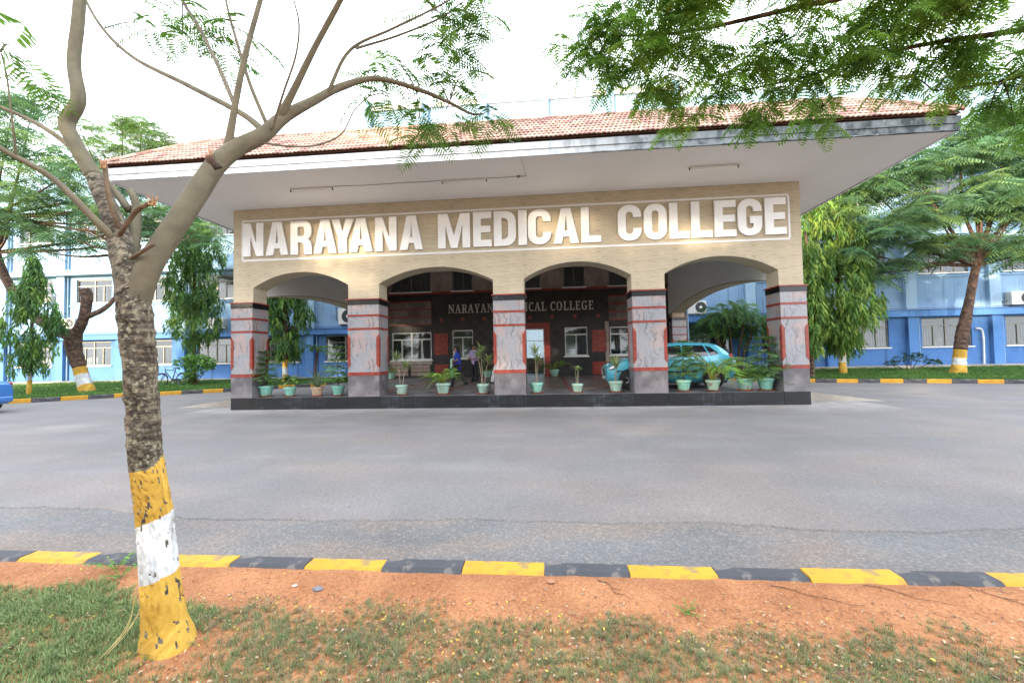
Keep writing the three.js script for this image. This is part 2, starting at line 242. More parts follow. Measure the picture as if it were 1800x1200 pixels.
function kerb(name, pts, len, w, h, base, dark0, slope) {
  const g = structGroup(name), cv = new THREE.CatmullRomCurve3(pts.map(p => V(p[0], p[2] || 0, p[1])), false, 'centripetal'), L = cv.getLength(), n = Math.round(L / len);
  for (let i = 0; i < n; i++) {
    const a = cv.getPointAt(i / n), b = cv.getPointAt((i + 1) / n), d = b.clone().sub(a), l = Math.hypot(d.x, d.z);
    const s = poly([[-w / 2, base], [-w / 2, h - 0.02], [-w / 2 + 0.02, h], [w / 2 - 0.03 - slope, h], [w / 2 - slope, h - 0.025], [w / 2, base]]);
    const q = extr(s, l - 0.006, 0); q.translate(0, 0, -(l - 0.006) / 2);
    const p = q.attributes.position; const o = i * 3.7; for (let k = 0; k < p.count; k++) { const X = p.getX(k), Y = p.getY(k), Z = p.getZ(k); p.setXYZ(k, X + 0.008 * n3(Y * 9 + o, Z * 5, 1), Y + 0.006 * n3(X * 9, Z * 4 + o, 3), Z); }
    q.computeVertexNormals();
    const m = mesh('kerb_stone', q, (i + dark0) % 2 ? kerbBlack : kerbYellow, g); m.position.set((a.x + b.x) / 2, (a.y + b.y) / 2 + rr(-0.006, 0.006), (a.z + b.z) / 2); m.rotation.y = Math.atan2(d.x, d.z) + rr(-0.008, 0.008);
  }
  return g;
}
kerb('near_kerb', [[8.36, 9.275], [3, 9.275], [-3, 9.275], [-9.0, 9.28]], 0.56, 0.17, 0.105, -0.05, 1, 0.015);
const kerbL = [[-30, 2.6], [-26, 0.1], [-22.6, -1.9], [-20.7, -3.4], [-19.2, -4.95], [-17.3, -6.1], [-15.8, -7.2], [-14.6, -8.6], [-13.4, -9.9], [-12.0, -10.9]];
const kerbR = [[9.0, -9.9], [10.6, -9.0], [12.2, -8.1], [14, -7.55], [16.5, -6.8], [18.8, -6.05], [24, -4.2], [32, -1.2]];
kerb('left_kerb', kerbL, 0.82, 0.2, 0.17, -0.05, 0, 0.02);
kerb('right_kerb', kerbR, 0.8, 0.2, 0.17, -0.05, 0, 0.02);
// near island: red earth with worn lawn
const islandY = (x, z) => 0.10 + 0.025 * fbm(x * 0.8, z * 0.8, 2, 3) + 0.012 * fbm(x * 5, z * 5, 8, 3) + 0.05 * Math.exp(-((x + 1.93) ** 2 + (z - 10.15) ** 2) / 0.10);
structure('island_soil', sheet(-9, 8.4, 9.31, 19, 0.055, (x, z) => islandY(x, z) - 0.02 * sstep(9.42, 9.33, z), (x, z) => { const b = sstep(-0.1, 0.35, fbm(x * 1.4, z * 1.4, 21, 4)), k = 0.93 + 0.2 * fbm(x * 3, z * 3, 31, 3); return mix([k * 1.04, k, k * 0.97], [k * 0.88, k * 0.78, k * 0.72], b * 0.55); }), mat({ map: earthMap, bumpMap: earthBump, bumpScale: 0.022, roughness: 1, vertexColors: true }));
structure('back_ground', sheet(-60, 60, 19, 60, 4, () => 0.08), earth);
// far lawns behind the kerbs, rising a little to the walkway
function lawn(name, line, zb, xa, xb, hb, side) {
  const at = x => { for (let i = 0; i < line.length - 1; i++) { const a = line[i], b = line[i + 1]; if (x >= a[0] && x <= b[0]) return a[1] + (b[1] - a[1]) * (x - a[0]) / (b[0] - a[0]); } return x < line[0][0] ? line[0][1] : line[line.length - 1][1]; };
  const n = Math.round((xb - xa) / 0.25), m = 22, pos = [], uv = [], idx = [];
  const Y = (x, t) => 0.13 + (hb - 0.13) * t + 0.02 * fbm(x * 0.7, t * 4, 3, 3);
  for (let i = 0; i <= n; i++) for (let j = 0; j <= m; j++) { const x = xa + (xb - xa) * i / n, z0 = Math.max(at(x) - 0.08, zb), t = j / m, z = z0 + (zb - z0) * t; pos.push(x, Y(x, t), z); uv.push(x, z); }
  for (let i = 0; i < n; i++) for (let j = 0; j < m; j++) { const a = i * (m + 1) + j, b = a + m + 1; idx.push(a, b, a + 1, a + 1, b, b + 1); }
  const g = new THREE.BufferGeometry(); g.setAttribute('position', new THREE.Float32BufferAttribute(pos, 3)); g.setAttribute('uv', new THREE.Float32BufferAttribute(uv, 2)); g.setIndex(idx); g.computeVertexNormals();
  const lm = mat({ map: mottle(256, [0.30, 0.40, 0.15], [0.42, 0.47, 0.22], 6, 5, 2.1, 0.10, 99), roughness: 1, side: THREE.DoubleSide });
  structure(name, g, lm);
  return { at, Y, zb, xa, xb };
}
const lawnL = lawn('left_lawn', kerbL, -12.4, -40, -12.2, 0.3);
const lawnR = lawn('right_lawn', kerbR, -12.4, 9.2, 34, 0.36);
structure('left_walkway', bx(-60, -9.9, -0.05, 0.37, -13.9, -12.4), concrete);
structure('right_walkway', bx(7.4, 60, -0.05, 0.50, -13.9, -12.4), concrete);
// ---------- college building: wings and entrance block ----------
function rectHole(s, x0, x1, y0, y1) { const h = new THREE.Path(); h.moveTo(x0, y0); h.lineTo(x0, y1); h.lineTo(x1, y1); h.lineTo(x1, y0); h.lineTo(x0, y0); s.holes.push(h); }
function wallWith(x0, x1, y0, y1, holes, zf, th) { const s = poly([[x0, y0], [x1, y0], [x1, y1], [x0, y1]]); for (const h of holes) rectHole(s, ...h); const g = extr(s, th); g.translate(0, 0, zf - th); return g; }
const transMat = mat({ color: lin(0.012, 0.012, 0.014), roughness: 0.15 });
// sliding window: transom lights above two pairs of sashes. zf = outer wall face
function windowUnit(parent, x0, x1, y0, y1, zf, o = {}) {
  const f = o.f || 0.055, zc = zf - 0.11, d = 0.07, g = [], mid = (x0 + x1) / 2, tr = o.transom === 0 ? y1 - f : y0 + (y1 - y0) * (o.transom || 0.73), units = o.units || 2, fm = o.mat || frameMetal;
  const H = (a, b, y, t = f) => g.push(bx(a, b, y - t / 2, y + t / 2, zc - d / 2, zc + d / 2)), Ve = (x, a, b, t = f) => g.push(bx(x - t / 2, x + t / 2, a, b, zc - d / 2 + 0.004, zc + d / 2 + 0.004));
  H(x0, x1, y0 + f / 2); H(x0, x1, y1 - f / 2); if (tr < y1 - f) H(x0, x1, tr); Ve(x0 + f / 2, y0 + f, y1 - f); Ve(x1 - f / 2, y0 + f, y1 - f);
  const uw = (x1 - x0) / units; for (let i = 1; i < units; i++) Ve(x0 + uw * i, y0 + f, y1 - f, f * 1.5);
  for (let i = 0; i < units; i++) Ve(x0 + uw * (i + 0.5), y0 + f, tr - f / 2, f * 0.8);
  const w = mesh('window', join(g), fm, parent);
  const pn_ = (a, b, c, e, k) => mesh('pane', bx(a, b, c, e, zc - 0.004, zc + 0.004), paneMat, w);
  for (let i = 0; i < units; i++) { const a = x0 + uw * i + f * 0.8, b = x0 + uw * (i + 1) - f * 0.8, m = (a + b) / 2; pn_(a, m - f * 0.4, y0 + f, tr - f / 2); pn_(m + f * 0.4, b, y0 + f, tr - f / 2); if (tr < y1 - f) pn_(a, b, tr + f / 2, y1 - f); }
  mesh('sill', bx(x0 - 0.08, x1 + 0.08, y0 - 0.07, y0 - 0.002, zf - 0.16, zf + 0.07), o.sill || white, w);
  if (o.grille) { const q = []; const k = 0.14; for (let x = x0 + 0.09; x < x1; x += k) q.push(bx(x - 0.006, x + 0.006, y0 + f, tr, zc - 0.075, zc - 0.063)); for (let y = y0 + 0.12; y < tr; y += k) q.push(bx(x0 + f, x1 - f, y - 0.006, y + 0.006, zc - 0.062, zc - 0.050)); mesh('grille', join(q), grilleMat, w); }
  if (o.curtain) { const cg = []; for (let i = 0; i < units * 2; i++) { const a = x0 + (x1 - x0) * i / (units * 2), b = x0 + (x1 - x0) * (i + 1) / (units * 2); if (R() < o.curtain) { const n = 10; const s = new THREE.PlaneGeometry(b - a - 0.03, tr - y0, 24, 1); const p = s.attributes.position; for (let q = 0; q < p.count; q++) p.setZ(q, 0.025 * Math.sin((p.getX(q) + i) * 45)); s.computeVertexNormals(); s.translate((a + b) / 2, (y0 + tr) / 2, zc - 0.2); mesh('curtain', s, curtainMat, w); } } }
  return w;
}
const Z_W = -13.8;
function wing(label, xa, xb, dy, cents, pils, w, top) {
  const t = thing('college_wing', label, 'building');
  const G0 = dy + 0.37, gw = [1.40 + dy, 3.08 + dy], bandY = [3.17 + dy, 3.59 + dy], fw = [5.80 + dy * 0.7, 7.42 + dy * 0.2], led = [7.70 + dy * 0.7, 8.1 + dy * 0.3], sw = [10.2, 11.8], led2 = [12.15, 12.5];
  const cx = cents.filter(c => c - w / 2 > xa && c + w / 2 < xb);
  mesh('ground_floor_wall', wallWith(xa, xb, G0 - 0.1, bandY[0], cx.map(c => [c - w / 2, c + w / 2, gw[0], gw[1]]), Z_W, 0.28), bluePaint, t);
  mesh('first_floor_wall', wallWith(xa, xb, bandY[1], led[0], cx.map(c => [c - w / 2, c + w / 2, fw[0], fw[1]]), Z_W, 0.28), paleBlue, t);
  mesh('second_floor_wall', wallWith(xa, xb, led[1], led2[0], cx.map(c => [c - w / 2, c + w / 2, sw[0], sw[1]]), Z_W, 0.28), palestBlue, t);
  mesh('parapet', bx(xa, xb, led2[1], top, Z_W - 0.28, Z_W), palestBlue, t);
  mesh('sunshade_band', bx(xa, xb, bandY[0], bandY[1], Z_W - 0.28, Z_W + 0.42), bluePilaster, t);
  mesh('ledge', join([bx(xa, xb, led[0], led[0] + 0.16, Z_W - 0.28, Z_W + 0.5), bx(xa, xb, led[0] + 0.16, led[1], Z_W - 0.28, Z_W + 0.34)]), ledgeBlue, t);
  mesh('ledge', bx(xa, xb, led2[0], led2[1], Z_W - 0.28, Z_W + 0.45), ledgeBlue, t);
  for (const p of pils) if (p > xa && p < xb) {
    mesh('pilaster', bx(p - 0.27, p + 0.27, G0 - 0.1, bandY[0], Z_W, Z_W + 0.24), bluePilaster, t);
    mesh('pilaster', bx(p - 0.3, p + 0.3, bandY[1], led[0], Z_W, Z_W + 0.22), palestBlue, t);
    mesh('pilaster', bx(p - 0.3, p + 0.3, led[1], led2[0], Z_W, Z_W + 0.2), palestBlue, t);
    mesh('drain_pipe', bar([p + 0.42, G0, Z_W + 0.06], [p + 0.42, 12.1, Z_W + 0.06], 0.05, 8), paleBlue, t);
  }
  cx.forEach((c, i) => {
    windowUnit(t, c - w / 2, c + w / 2, gw[0], gw[1], Z_W, { grille: true, curtain: 0.45 });
    windowUnit(t, c - w / 2, c + w / 2, fw[0], fw[1], Z_W, { curtain: 0.5 });
    windowUnit(t, c - w / 2, c + w / 2, sw[0], sw[1], Z_W, { curtain: 0.4 });
  });
  // moulded line below the first floor sills, dark rooms behind the openings, roof
  mesh('string_course', bx(xa, xb, fw[0] - 0.24, fw[0] - 0.15, Z_W, Z_W + 0.05), paleBlue, t);
  mesh('interior', join([bx(xa, xb, 0, 14, Z_W - 5, Z_W - 4.8), bx(xa, xb, bandY[0] - 0.05, bandY[1] - 0.1, Z_W - 4.8, Z_W - 0.28), bx(xa, xb, led[0], led[1] - 0.1, Z_W - 4.8, Z_W - 0.28), bx(xa, xb, led2[0], led2[1], Z_W - 4.8, Z_W - 0.28), bx(xa, xb, 0.2, 0.36, Z_W - 4.8, Z_W - 0.28), bx(xa - 0.2, xa, 0, 14, Z_W - 5, Z_W - 0.3), bx(xb, xb + 0.2, 0, 14, Z_W - 5, Z_W - 0.3)]), darkRoom, t);
  return t;
}
const pitchL = []; for (let i = 0; i < 8; i++) pitchL.push(-15.55 - 4.57 * i);
wing('long three storey wing of blue and pale blue paint behind the leaning tree and bicycle', -50, -10.25, 0, pitchL.map(p => p + 2.35), pitchL, 2.7, 15.2);
const pitchR = []; for (let i = 0; i < 7; i++) pitchR.push(7.95 + 4.53 * i);
wing('three storey blue and pale blue wing behind the clump palm and the mast trees', 7.72, 44, 0.17, pitchR.map(p => p + 2.0), pitchR, 2.7, 17.6);

// entrance block with the dark granite front
const Z_E = -10.5, entr = thing('entrance_block', 'dark granite entrance front with silver lettering and glass door inside the portico', 'building');
{
  const t = entr, x0 = -10.2, x1 = 7.68;
  const low = [[-8.76, -6.44, 1.39, 2.95], [-5.24, -4.05, 1.43, 3.02], [-2.48, -0.06, 0.36, 3.0], [1.08, 2.32, 1.45, 3.03], [3.53, 5.9, 1.45, 3.0]];
  mesh('granite_wall', wallWith(x0, x1, 0.3, 5.1, low, Z_E, 0.3), darkClad, t);
  const up = [[-8.77, -6.44, 5.26, 6.5], [-5.18, -4.03, 5.26, 6.5], [-2.3, -0.21, 5.26, 6.5], [1.06, 2.24, 5.26, 6.5], [3.55, 5.85, 5.26, 6.5]];
  mesh('stone_wall', wallWith(x0, x1, 5.22, 7.6, up, Z_E, 0.3), paleStone, t);
  mesh('red_band', bx(x0, x1, 5.1, 5.22, Z_E - 0.3, Z_E + 0.05), redGranite, t);
  for (const h of up) windowUnit(t, ...h, Z_E, { transom: 0, units: h[1] - h[0] > 1.6 ? 2 : 1, f: 0.045 });
  const alu = mat({ color: lin(0.62, 0.62, 0.60), roughness: 0.4, metalness: 0.3 });
  low.forEach((h, i) => { if (i !== 2) windowUnit(t, ...h, Z_E, { transom: 0.74, units: h[1] - h[0] > 1.6 ? 2 : 1, mat: alu, grille: true, curtain: i === 0 ? 0.5 : 0.3, f: 0.06 }); });
  // veined side panels with red strips, over the outer windows
  for (const [a, b] of [[-8.95, -6.42], [3.5, 6.1]]) {
    for (const [y0, y1] of [[3.42, 3.78], [3.86, 4.22], [4.30, 4.66]]) mesh('veined_panel', bx(a, b, y0, y1, Z_E, Z_E + 0.03), veinDark, t);
    for (const y of [3.35, 3.79, 4.23, 4.67]) mesh('red_strip', bx(a, b, y, y + 0.065, Z_E, Z_E + 0.045), redGranite, t);
    mesh('pale_surround', join([bx(a - 0.22, a - 0.02, 0.36, 3.3, Z_E, Z_E + 0.03), bx(a, b, 1.12, 1.32, Z_E, Z_E + 0.03)]), paleStone, t);
    for (let k = 0; k < 2; k++) { const w = (b - a) / 2; for (const y of [0.5, 0.72, 0.92]) mesh('pale_panel', bx(a + w * k + 0.05, a + w * (k + 1) - 0.12, y, y + 0.165, Z_E, Z_E + 0.035), paleStone, t); for (const y of [0.672, 0.888]) mesh('red_strip', bx(a + w * k + 0.05, a + w * (k + 1) - 0.12, y, y + 0.028, Z_E, Z_E + 0.045), redGranite, t); }
  }
  for (const x of [-5.84, -4.62, -3.38, -2.1, -0.83, 0.41, 1.66, 2.92]) mesh('red_square', bx(x - 0.09, x + 0.09, 3.54, 3.72, Z_E, Z_E + 0.02), redGranite, t);
  for (const a of [-6.26, 2.55]) { mesh('red_panel', bx(a, a + 0.78, 1.65, 2.85, Z_E, Z_E + 0.035), redGranite, t); mesh('red_panel', bx(a, a + 0.78, 0.42, 1.11, Z_E, Z_E + 0.035), redGranite, t); }
  mesh('door_surround', join([bx(-2.8, -2.48, 0.36, 3.32, Z_E - 0.1, Z_E + 0.06), bx(-0.06, 0.26, 0.36, 3.32, Z_E - 0.1, Z_E + 0.06), bx(-2.48, -0.06, 3.0, 3.32, Z_E - 0.1, Z_E + 0.06)]), redGranite, t);
  // glazed entrance: fixed lights and a door leaf, the lobby behind opens to an added sky-lit courtyard that brightens it
  const door = mesh('door', join([bx(-2.48, -0.06, 2.94, 3.0, Z_E - 0.2, Z_E - 0.14), bx(-1.30, -1.25, 0.37, 2.94, Z_E - 0.2, Z_E - 0.14), bx(-2.48, -2.43, 0.37, 2.94, Z_E - 0.2, Z_E - 0.14), bx(-0.11, -0.06, 0.37, 2.94, Z_E - 0.2, Z_E - 0.14), bx(-2.43, -0.11, 2.30, 2.34, Z_E - 0.195, Z_E - 0.145)]), steel, t);
  for (const [a, b] of [[-2.43, -1.30], [-1.25, -0.11]]) mesh('pane', bx(a, b, 0.38, 2.93, Z_E - 0.176, Z_E - 0.166), paneMat, door);
  mesh('handle', join([bar([-1.18, 1.05, Z_E - 0.1], [-1.18, 1.55, Z_E - 0.1], 0.016), bar([-1.37, 1.05, Z_E - 0.1], [-1.37, 1.55, Z_E - 0.1], 0.016)]), steel, door);
  const lob = mat({ color: lin(0.62, 0.66, 0.66), roughness: 0.7 });
  mesh('lobby', join([bx(-3.6, -3.45, 0.3, 3.3, -17, Z_E - 0.3), bx(0.95, 1.1, 0.3, 3.3, -17, Z_E - 0.3), bx(-3.6, 1.1, 3.3, 3.5, -17, Z_E - 0.3), bx(-3.6, 1.1, 0.2, 0.34, -25, Z_E - 0.3), bx(-8, 6, 0.2, 5, -25.2, -25)]), lob, t);
  mesh('lobby_counter', rbox(1.6, 1.0, 0.6, 0.03, -0.6, 0.85, -14.6), mat({ color: lin(0.2, 0.12, 0.08), roughness: 0.5 }), t);
  // upper storeys above the portico roof and the block's side walls
  mesh('upper_wall', bx(x0, x1, 7.6, 15.9, Z_E - 0.3, Z_E), palestBlue, t);
  for (const p of [-10.0, -6.6, -3.2, 0.3, 3.9, 7.45]) mesh('pilaster', bx(p - 0.18, p + 0.18, 7.6, 16.4, Z_E, Z_E + 0.2), paleBlue, t);
  mesh('cornice', bx(x0 - 0.1, x1 + 0.1, 15.9, 16.2, Z_E - 0.35, Z_E + 0.12), white, t);
  for (const [a, b, pm] of [[x0 - 0.05, x0 + 0.0, 0], [x1, x1 + 0.05, 0]]) mesh('side_wall', bx(a, b, 0.3, 16.0, Z_W - 0.3, Z_E), palestBlue, t);
  // dark closed rooms behind the windows
  mesh('interior', join([bx(x0, -3.65, 0.2, 3.2, -13.2, -13), bx(1.15, x1, 0.2, 3.2, -13.2, -13), bx(x0, x1, 3.55, 7.6, -13.2, -13), bx(x0, -3.6, 0.2, 0.33, -13, Z_E - 0.3), bx(1.1, x1, 0.2, 0.33, -13, Z_E - 0.3), bx(x0, -3.62, 3.55, 3.6, -13, Z_E - 0.3), bx(1.12, x1, 3.55, 3.6, -13, Z_E - 0.3), bx(x0, x1, 7.45, 7.55, -13, Z_E - 0.3), bx(x0, x0 + 0.1, 0.2, 7.5, -13, Z_E - 0.3), bx(x1 - 0.1, x1, 0.2, 7.5, -13, Z_E - 0.3)]), darkRoom, t);
  const font = await new FontLoader().loadAsync('fonts/droid/droid_serif_bold.typeface.json');
  const txt = 'NARAYANA MEDICAL COLLEGE', sil = mat({ color: lin(0.55, 0.55, 0.54), roughness: 0.35, metalness: 0.5 });
  const whole = new TextGeometry(txt, { font, size: 0.49, depth: 0.03 }); whole.computeBoundingBox(); const W = whole.boundingBox.max.x - whole.boundingBox.min.x, sx = (2.62 + 5.44) / (W * 1.09);
  let pen = 0; for (const ch of txt) { if (ch === ' ') { pen += 0.245; continue; } const g = new TextGeometry(ch, { font, size: 0.49, depth: 0.03, curveSegments: 5 }); g.computeBoundingBox(); const adv = font.data.glyphs[ch].ha * 0.49 / font.data.resolution; g.scale(sx, 1, 1); g.translate(-5.44 + pen * sx, 3.98, Z_E + 0.015); mesh('letter', g, sil, t); pen += adv * 1.09; }
}
// ---------- portico ----------
const portico = thing('entrance_portico', 'tan stucco entrance portico with four arches, white lettering and red tiled eaves', 'portico');
const SOF = 6.36;
{
  const t = portico, A = [[-9.21, -6.08], [-5.09, -1.54], [-0.60, 2.56], [3.51, 6.68]];
  function arcTo(s, xa, xb, ys, rise, n = 22) { const w = Math.abs(xb - xa), r = (w * w / 4 + rise * rise) / (2 * rise), cx = (xa + xb) / 2, cy = ys + rise - r, half = Math.asin(w / 2 / r), sg = Math.sign(xb - xa); for (let i = 0; i <= n; i++) { const a = -half + 2 * half * i / n; s.lineTo(cx + sg * r * Math.sin(a), cy + r * Math.cos(a)); } }
  // front wall with the four arches
  const s = new THREE.Shape(); s.moveTo(-9.88, 3.385);
  for (const [a, b] of A) { s.lineTo(a, 3.385); s.lineTo(a, 3.83); arcTo(s, a, b, 3.84, 0.46); s.lineTo(b, 3.83); s.lineTo(b, 3.385); }
  s.lineTo(7.35, 3.385); s.lineTo(7.35, SOF); s.lineTo(-9.88, SOF);
  const fw = extr(s, 0.64, 0, 8); fw.translate(0, 0, -0.68); mesh('front_wall', fw, stucco, t);
  // side walls, one wide arch each
  for (const [xo, xi, sg] of [[-9.88, -9.24, 1], [7.35, 6.71, -1]]) {
    const q = new THREE.Shape(); q.moveTo(-0.68, SOF); q.lineTo(-0.68, 3.6); arcTo(q, -0.70, -10.0, 3.62, 0.46, 30); q.lineTo(-10.0, 3.385); q.lineTo(-10.5, 3.385); q.lineTo(-10.5, SOF);
    const g = extr(q, 0.62); g.rotateY(-Math.PI / 2); /* shape x -> z */ g.translate(Math.max(xo, xi) - 0.01, 0, 0);
    const m = mesh('side_wall', g, stucco, t);
    const in_ = new THREE.Shape(); in_.moveTo(-0.7, 5.1); in_.lineTo(-0.7, 3.75); arcTo(in_, -0.70, -10.0, 3.66, 0.48, 30); in_.lineTo(-10.45, 3.6); in_.lineTo(-10.45, 5.1);
    const h = extr(in_, 0.05); h.rotateY(-Math.PI / 2); h.translate(sg > 0 ? xi + 0.04 : xi + 0.005, 0, 0); mesh('inner_beam', h, greyPaint, t);
    mesh('inner_face', sg > 0 ? bx(xi - 0.008, xi + 0.012, 5.1, SOF - 0.002, -10.45, -0.7) : bx(xi - 0.012, xi + 0.008, 5.1, SOF - 0.002, -10.45, -0.7), greyPaint, t);
  }
  mesh('ceiling', bx(-9.23, 6.70, SOF - 0.004, SOF + 0.02, -10.45, -0.69), greyPaint, t);
  // white painted border round the lettering
  const fr = []; const F = [-9.57, 7.03, 4.72, 5.99], w = 0.055; for (let i = 0; i < 2; i++) { fr.push(bx(F[0], F[1], F[2 + i] - w / 2, F[2 + i] + w / 2, -0.04, -0.028)); fr.push(bx(F[i] - w / 2, F[i] + w / 2, F[2] + w / 2, F[3] - w / 2, -0.04, -0.028)); }
  mesh('sign_border', join(fr), white, t);
  // block letters
  const K = 0.215; // stroke against height 1
  function glyph(ch, W) {
    const k = K, sh = [], P = (...p) => sh.push(poly(p));
    const round = (x0, x1, y0, y1, r, hole) => { const s = hole ? new THREE.Path() : new THREE.Shape(); s.moveTo(x0 + r, y0); s.lineTo(x1 - r, y0); s.absellipse(x1 - r, y0 + r, r, r, -Math.PI / 2, 0); s.lineTo(x1, y1 - r); s.absellipse(x1 - r, y1 - r, r, r, 0, Math.PI / 2); s.lineTo(x0 + r, y1); s.absellipse(x0 + r, y1 - r, r, r, Math.PI / 2, Math.PI); s.lineTo(x0, y0 + r); s.absellipse(x0 + r, y0 + r, r, r, Math.PI, Math.PI * 1.5); return s; };
    const kk = k * 0.86;
    switch (ch) {
      case 'N': P([0, 0], [k, 0], [k, 0.62], [W - k, 0], [W, 0], [W, 1], [W - k, 1], [W - k, 0.38], [k, 1], [0, 1]); break;
      case 'A': { const s = poly([[0, 0], [k * 1.02, 0], [k * 1.02 + 0.045, 0.2], [W - k * 1.02 - 0.045, 0.2], [W - k * 1.02, 0], [W, 0], [W / 2 + k * 0.62, 1], [W / 2 - k * 0.62, 1]]); const h = new THREE.Path(); h.moveTo(k * 1.02 + 0.085, 0.36); h.lineTo(W / 2, 0.80); h.lineTo(W - k * 1.02 - 0.085, 0.36); h.lineTo(k * 1.02 + 0.085, 0.36); s.holes.push(h); sh.push(s); break; }
      case 'R': { const r = 0.26, s = new THREE.Shape(); s.moveTo(0, 0); s.lineTo(k, 0); s.lineTo(k, 0.37); s.lineTo(W * 0.42, 0.37); s.quadraticCurveTo(W - k, 0.36, W - k * 1.05, 0.2); s.lineTo(W - k * 1.02, 0); s.lineTo(W, 0); s.lineTo(W, 0.2); s.quadraticCurveTo(W - 0.01, 0.40, W * 0.82, 0.455); s.quadraticCurveTo(W, 0.53, W, 0.72); s.quadraticCurveTo(W, 1, W - r, 1); s.lineTo(0, 1); s.lineTo(0, 0); const h = new THREE.Path(); h.moveTo(k, 0.55); h.lineTo(k, 0.83); h.lineTo(W - r, 0.83); h.quadraticCurveTo(W - k, 0.82, W - k, 0.69); h.quadraticCurveTo(W - k, 0.56, W - r, 0.55); h.lineTo(k, 0.55); s.holes.push(h); sh.push(s); break; }
      case 'Y': P([W / 2 - k * 0.54, 0], [W / 2 + k * 0.54, 0], [W / 2 + k * 0.54, 0.42], [W, 1], [W - k * 1.12, 1], [W / 2, 0.62], [k * 1.12, 1], [0, 1], [W / 2 - k * 0.54, 0.42]); break;
      case 'M': P([0, 0], [k, 0], [k, 0.66], [W / 2 - k * 0.42, 0], [W / 2 + k * 0.42, 0], [W - k, 0.66], [W - k, 0], [W, 0], [W, 1], [W - k * 1.28, 1], [W / 2, 0.36], [k * 1.28, 1], [0, 1]); break;
      case 'E': P([0, 0], [W, 0], [W, kk], [k, kk], [k, 0.41], [W * 0.94, 0.41], [W * 0.94, 0.41 + kk], [k, 0.41 + kk], [k, 1 - kk], [W, 1 - kk], [W, 1], [0, 1]); break;
      case 'L': P([0, 0], [W, 0], [W, kk], [k, kk], [k, 1], [0, 1]); break;
      case 'I': P([0, 0], [W, 0], [W, 1], [0, 1]); break;
      case 'D': { const r = 0.3, s = new THREE.Shape(); s.moveTo(0, 0); s.lineTo(W - r, 0); s.absellipse(W - r, r, r, r, -Math.PI / 2, 0); s.lineTo(W, 1 - r); s.absellipse(W - r, 1 - r, r, r, 0, Math.PI / 2); s.lineTo(0, 1); s.lineTo(0, 0); const h = new THREE.Path(), q = r - kk * 0.85; h.moveTo(k, kk); h.lineTo(k, 1 - kk); h.lineTo(W - r, 1 - kk); h.absellipse(W - k - q, 1 - kk - q, q, q, Math.PI / 2, 0, true); h.lineTo(W - k, kk + q); h.absellipse(W - k - q, kk + q, q, q, 0, -Math.PI / 2, true); h.lineTo(k, kk); s.holes.push(h); sh.push(s); break; }
      case 'O': { const s = round(0, W, 0, 1, W * 0.47); s.holes.push(round(k, W - k, kk, 1 - kk, (W - 2 * k) * 0.46, true)); sh.push(s); break; }
      case 'C': case 'G': { const r = W * 0.46, q = (W - 2 * k) * 0.46, s = new THREE.Shape(), yo = 0.66, yi = ch === 'C' ? 0.34 : 0;
        s.moveTo(W, yo); s.lineTo(W, 1 - r); s.absellipse(W - r, 1 - r, r, r, 0, Math.PI / 2); s.lineTo(r, 1); s.absellipse(r, 1 - r, r, r, Math.PI / 2, Math.PI); s.lineTo(0, r); s.absellipse(r, r, r, r, Math.PI, Math.PI * 1.5); s.lineTo(W - r, 0);
        if (ch === 'C') { s.absellipse(W - r, r, r, r, -Math.PI / 2, 0); s.lineTo(W, 0.34); s.lineTo(W - k, 0.34); s.lineTo(W - k, kk + q); }
        else { s.absellipse(W - r, r, r, r, -Math.PI / 2, 0); s.lineTo(W, 0.52); s.lineTo(W * 0.52, 0.52); s.lineTo(W * 0.52, 0.52 - kk); s.lineTo(W - k, 0.52 - kk); s.lineTo(W - k, kk + q); }
        s.absellipse(W - k - q, kk + q, q, q, 0, -Math.PI / 2, true); s.lineTo(k + q, kk); s.absellipse(k + q, kk + q, q, q, -Math.PI / 2, -Math.PI, true); s.lineTo(k, 1 - kk - q); s.absellipse(k + q, 1 - kk - q, q, q, Math.PI, Math.PI / 2, true); s.lineTo(W - k - q, 1 - kk); s.absellipse(W - k - q, 1 - kk - q, q, q, Math.PI / 2, 0, true); s.lineTo(W - k, yo); s.lineTo(W, yo); sh.push(s); break; }
    }
    return sh;
  }
  const LET = [['N', -9.50, -8.84], ['A', -8.75, -8.01], ['R', -7.92, -7.24], ['A', -7.16, -6.43], ['Y', -6.58, -5.86], ['A', -6.00, -5.27], ['N', -5.17, -4.50], ['A', -4.39, -3.67], ['M', -3.19, -2.21], ['E', -2.10, -1.55], ['D', -1.47, -0.81], ['I', -0.73, -0.48], ['C', -0.44, 0.24], ['A', 0.32, 1.06], ['L', 1.14, 1.71], ['C', 2.21, 2.88], ['O', 2.96, 3.61], ['L', 3.69, 4.24], ['L', 4.31, 4.89], ['E', 4.96, 5.55], ['G', 5.60, 6.26], ['E', 6.35, 6.92]];
  const letterMat = mat({ map: mottle(256, [0.91, 0.91, 0.90], [0.94, 0.94, 0.93], 4, 4, 1.2, 0.03, 17), roughness: 0.5 });
  for (const [ch, a, b] of LET) { const H = 1.05; const g = extr(glyph(ch, (b - a) / H), 0.05 / H, 0.004, 8); g.scale(H, H, H); boxUV(g); g.translate(a, 4.845 + rr(-0.006, 0.006), -0.026); mesh('letter', g, letterMat, t); }
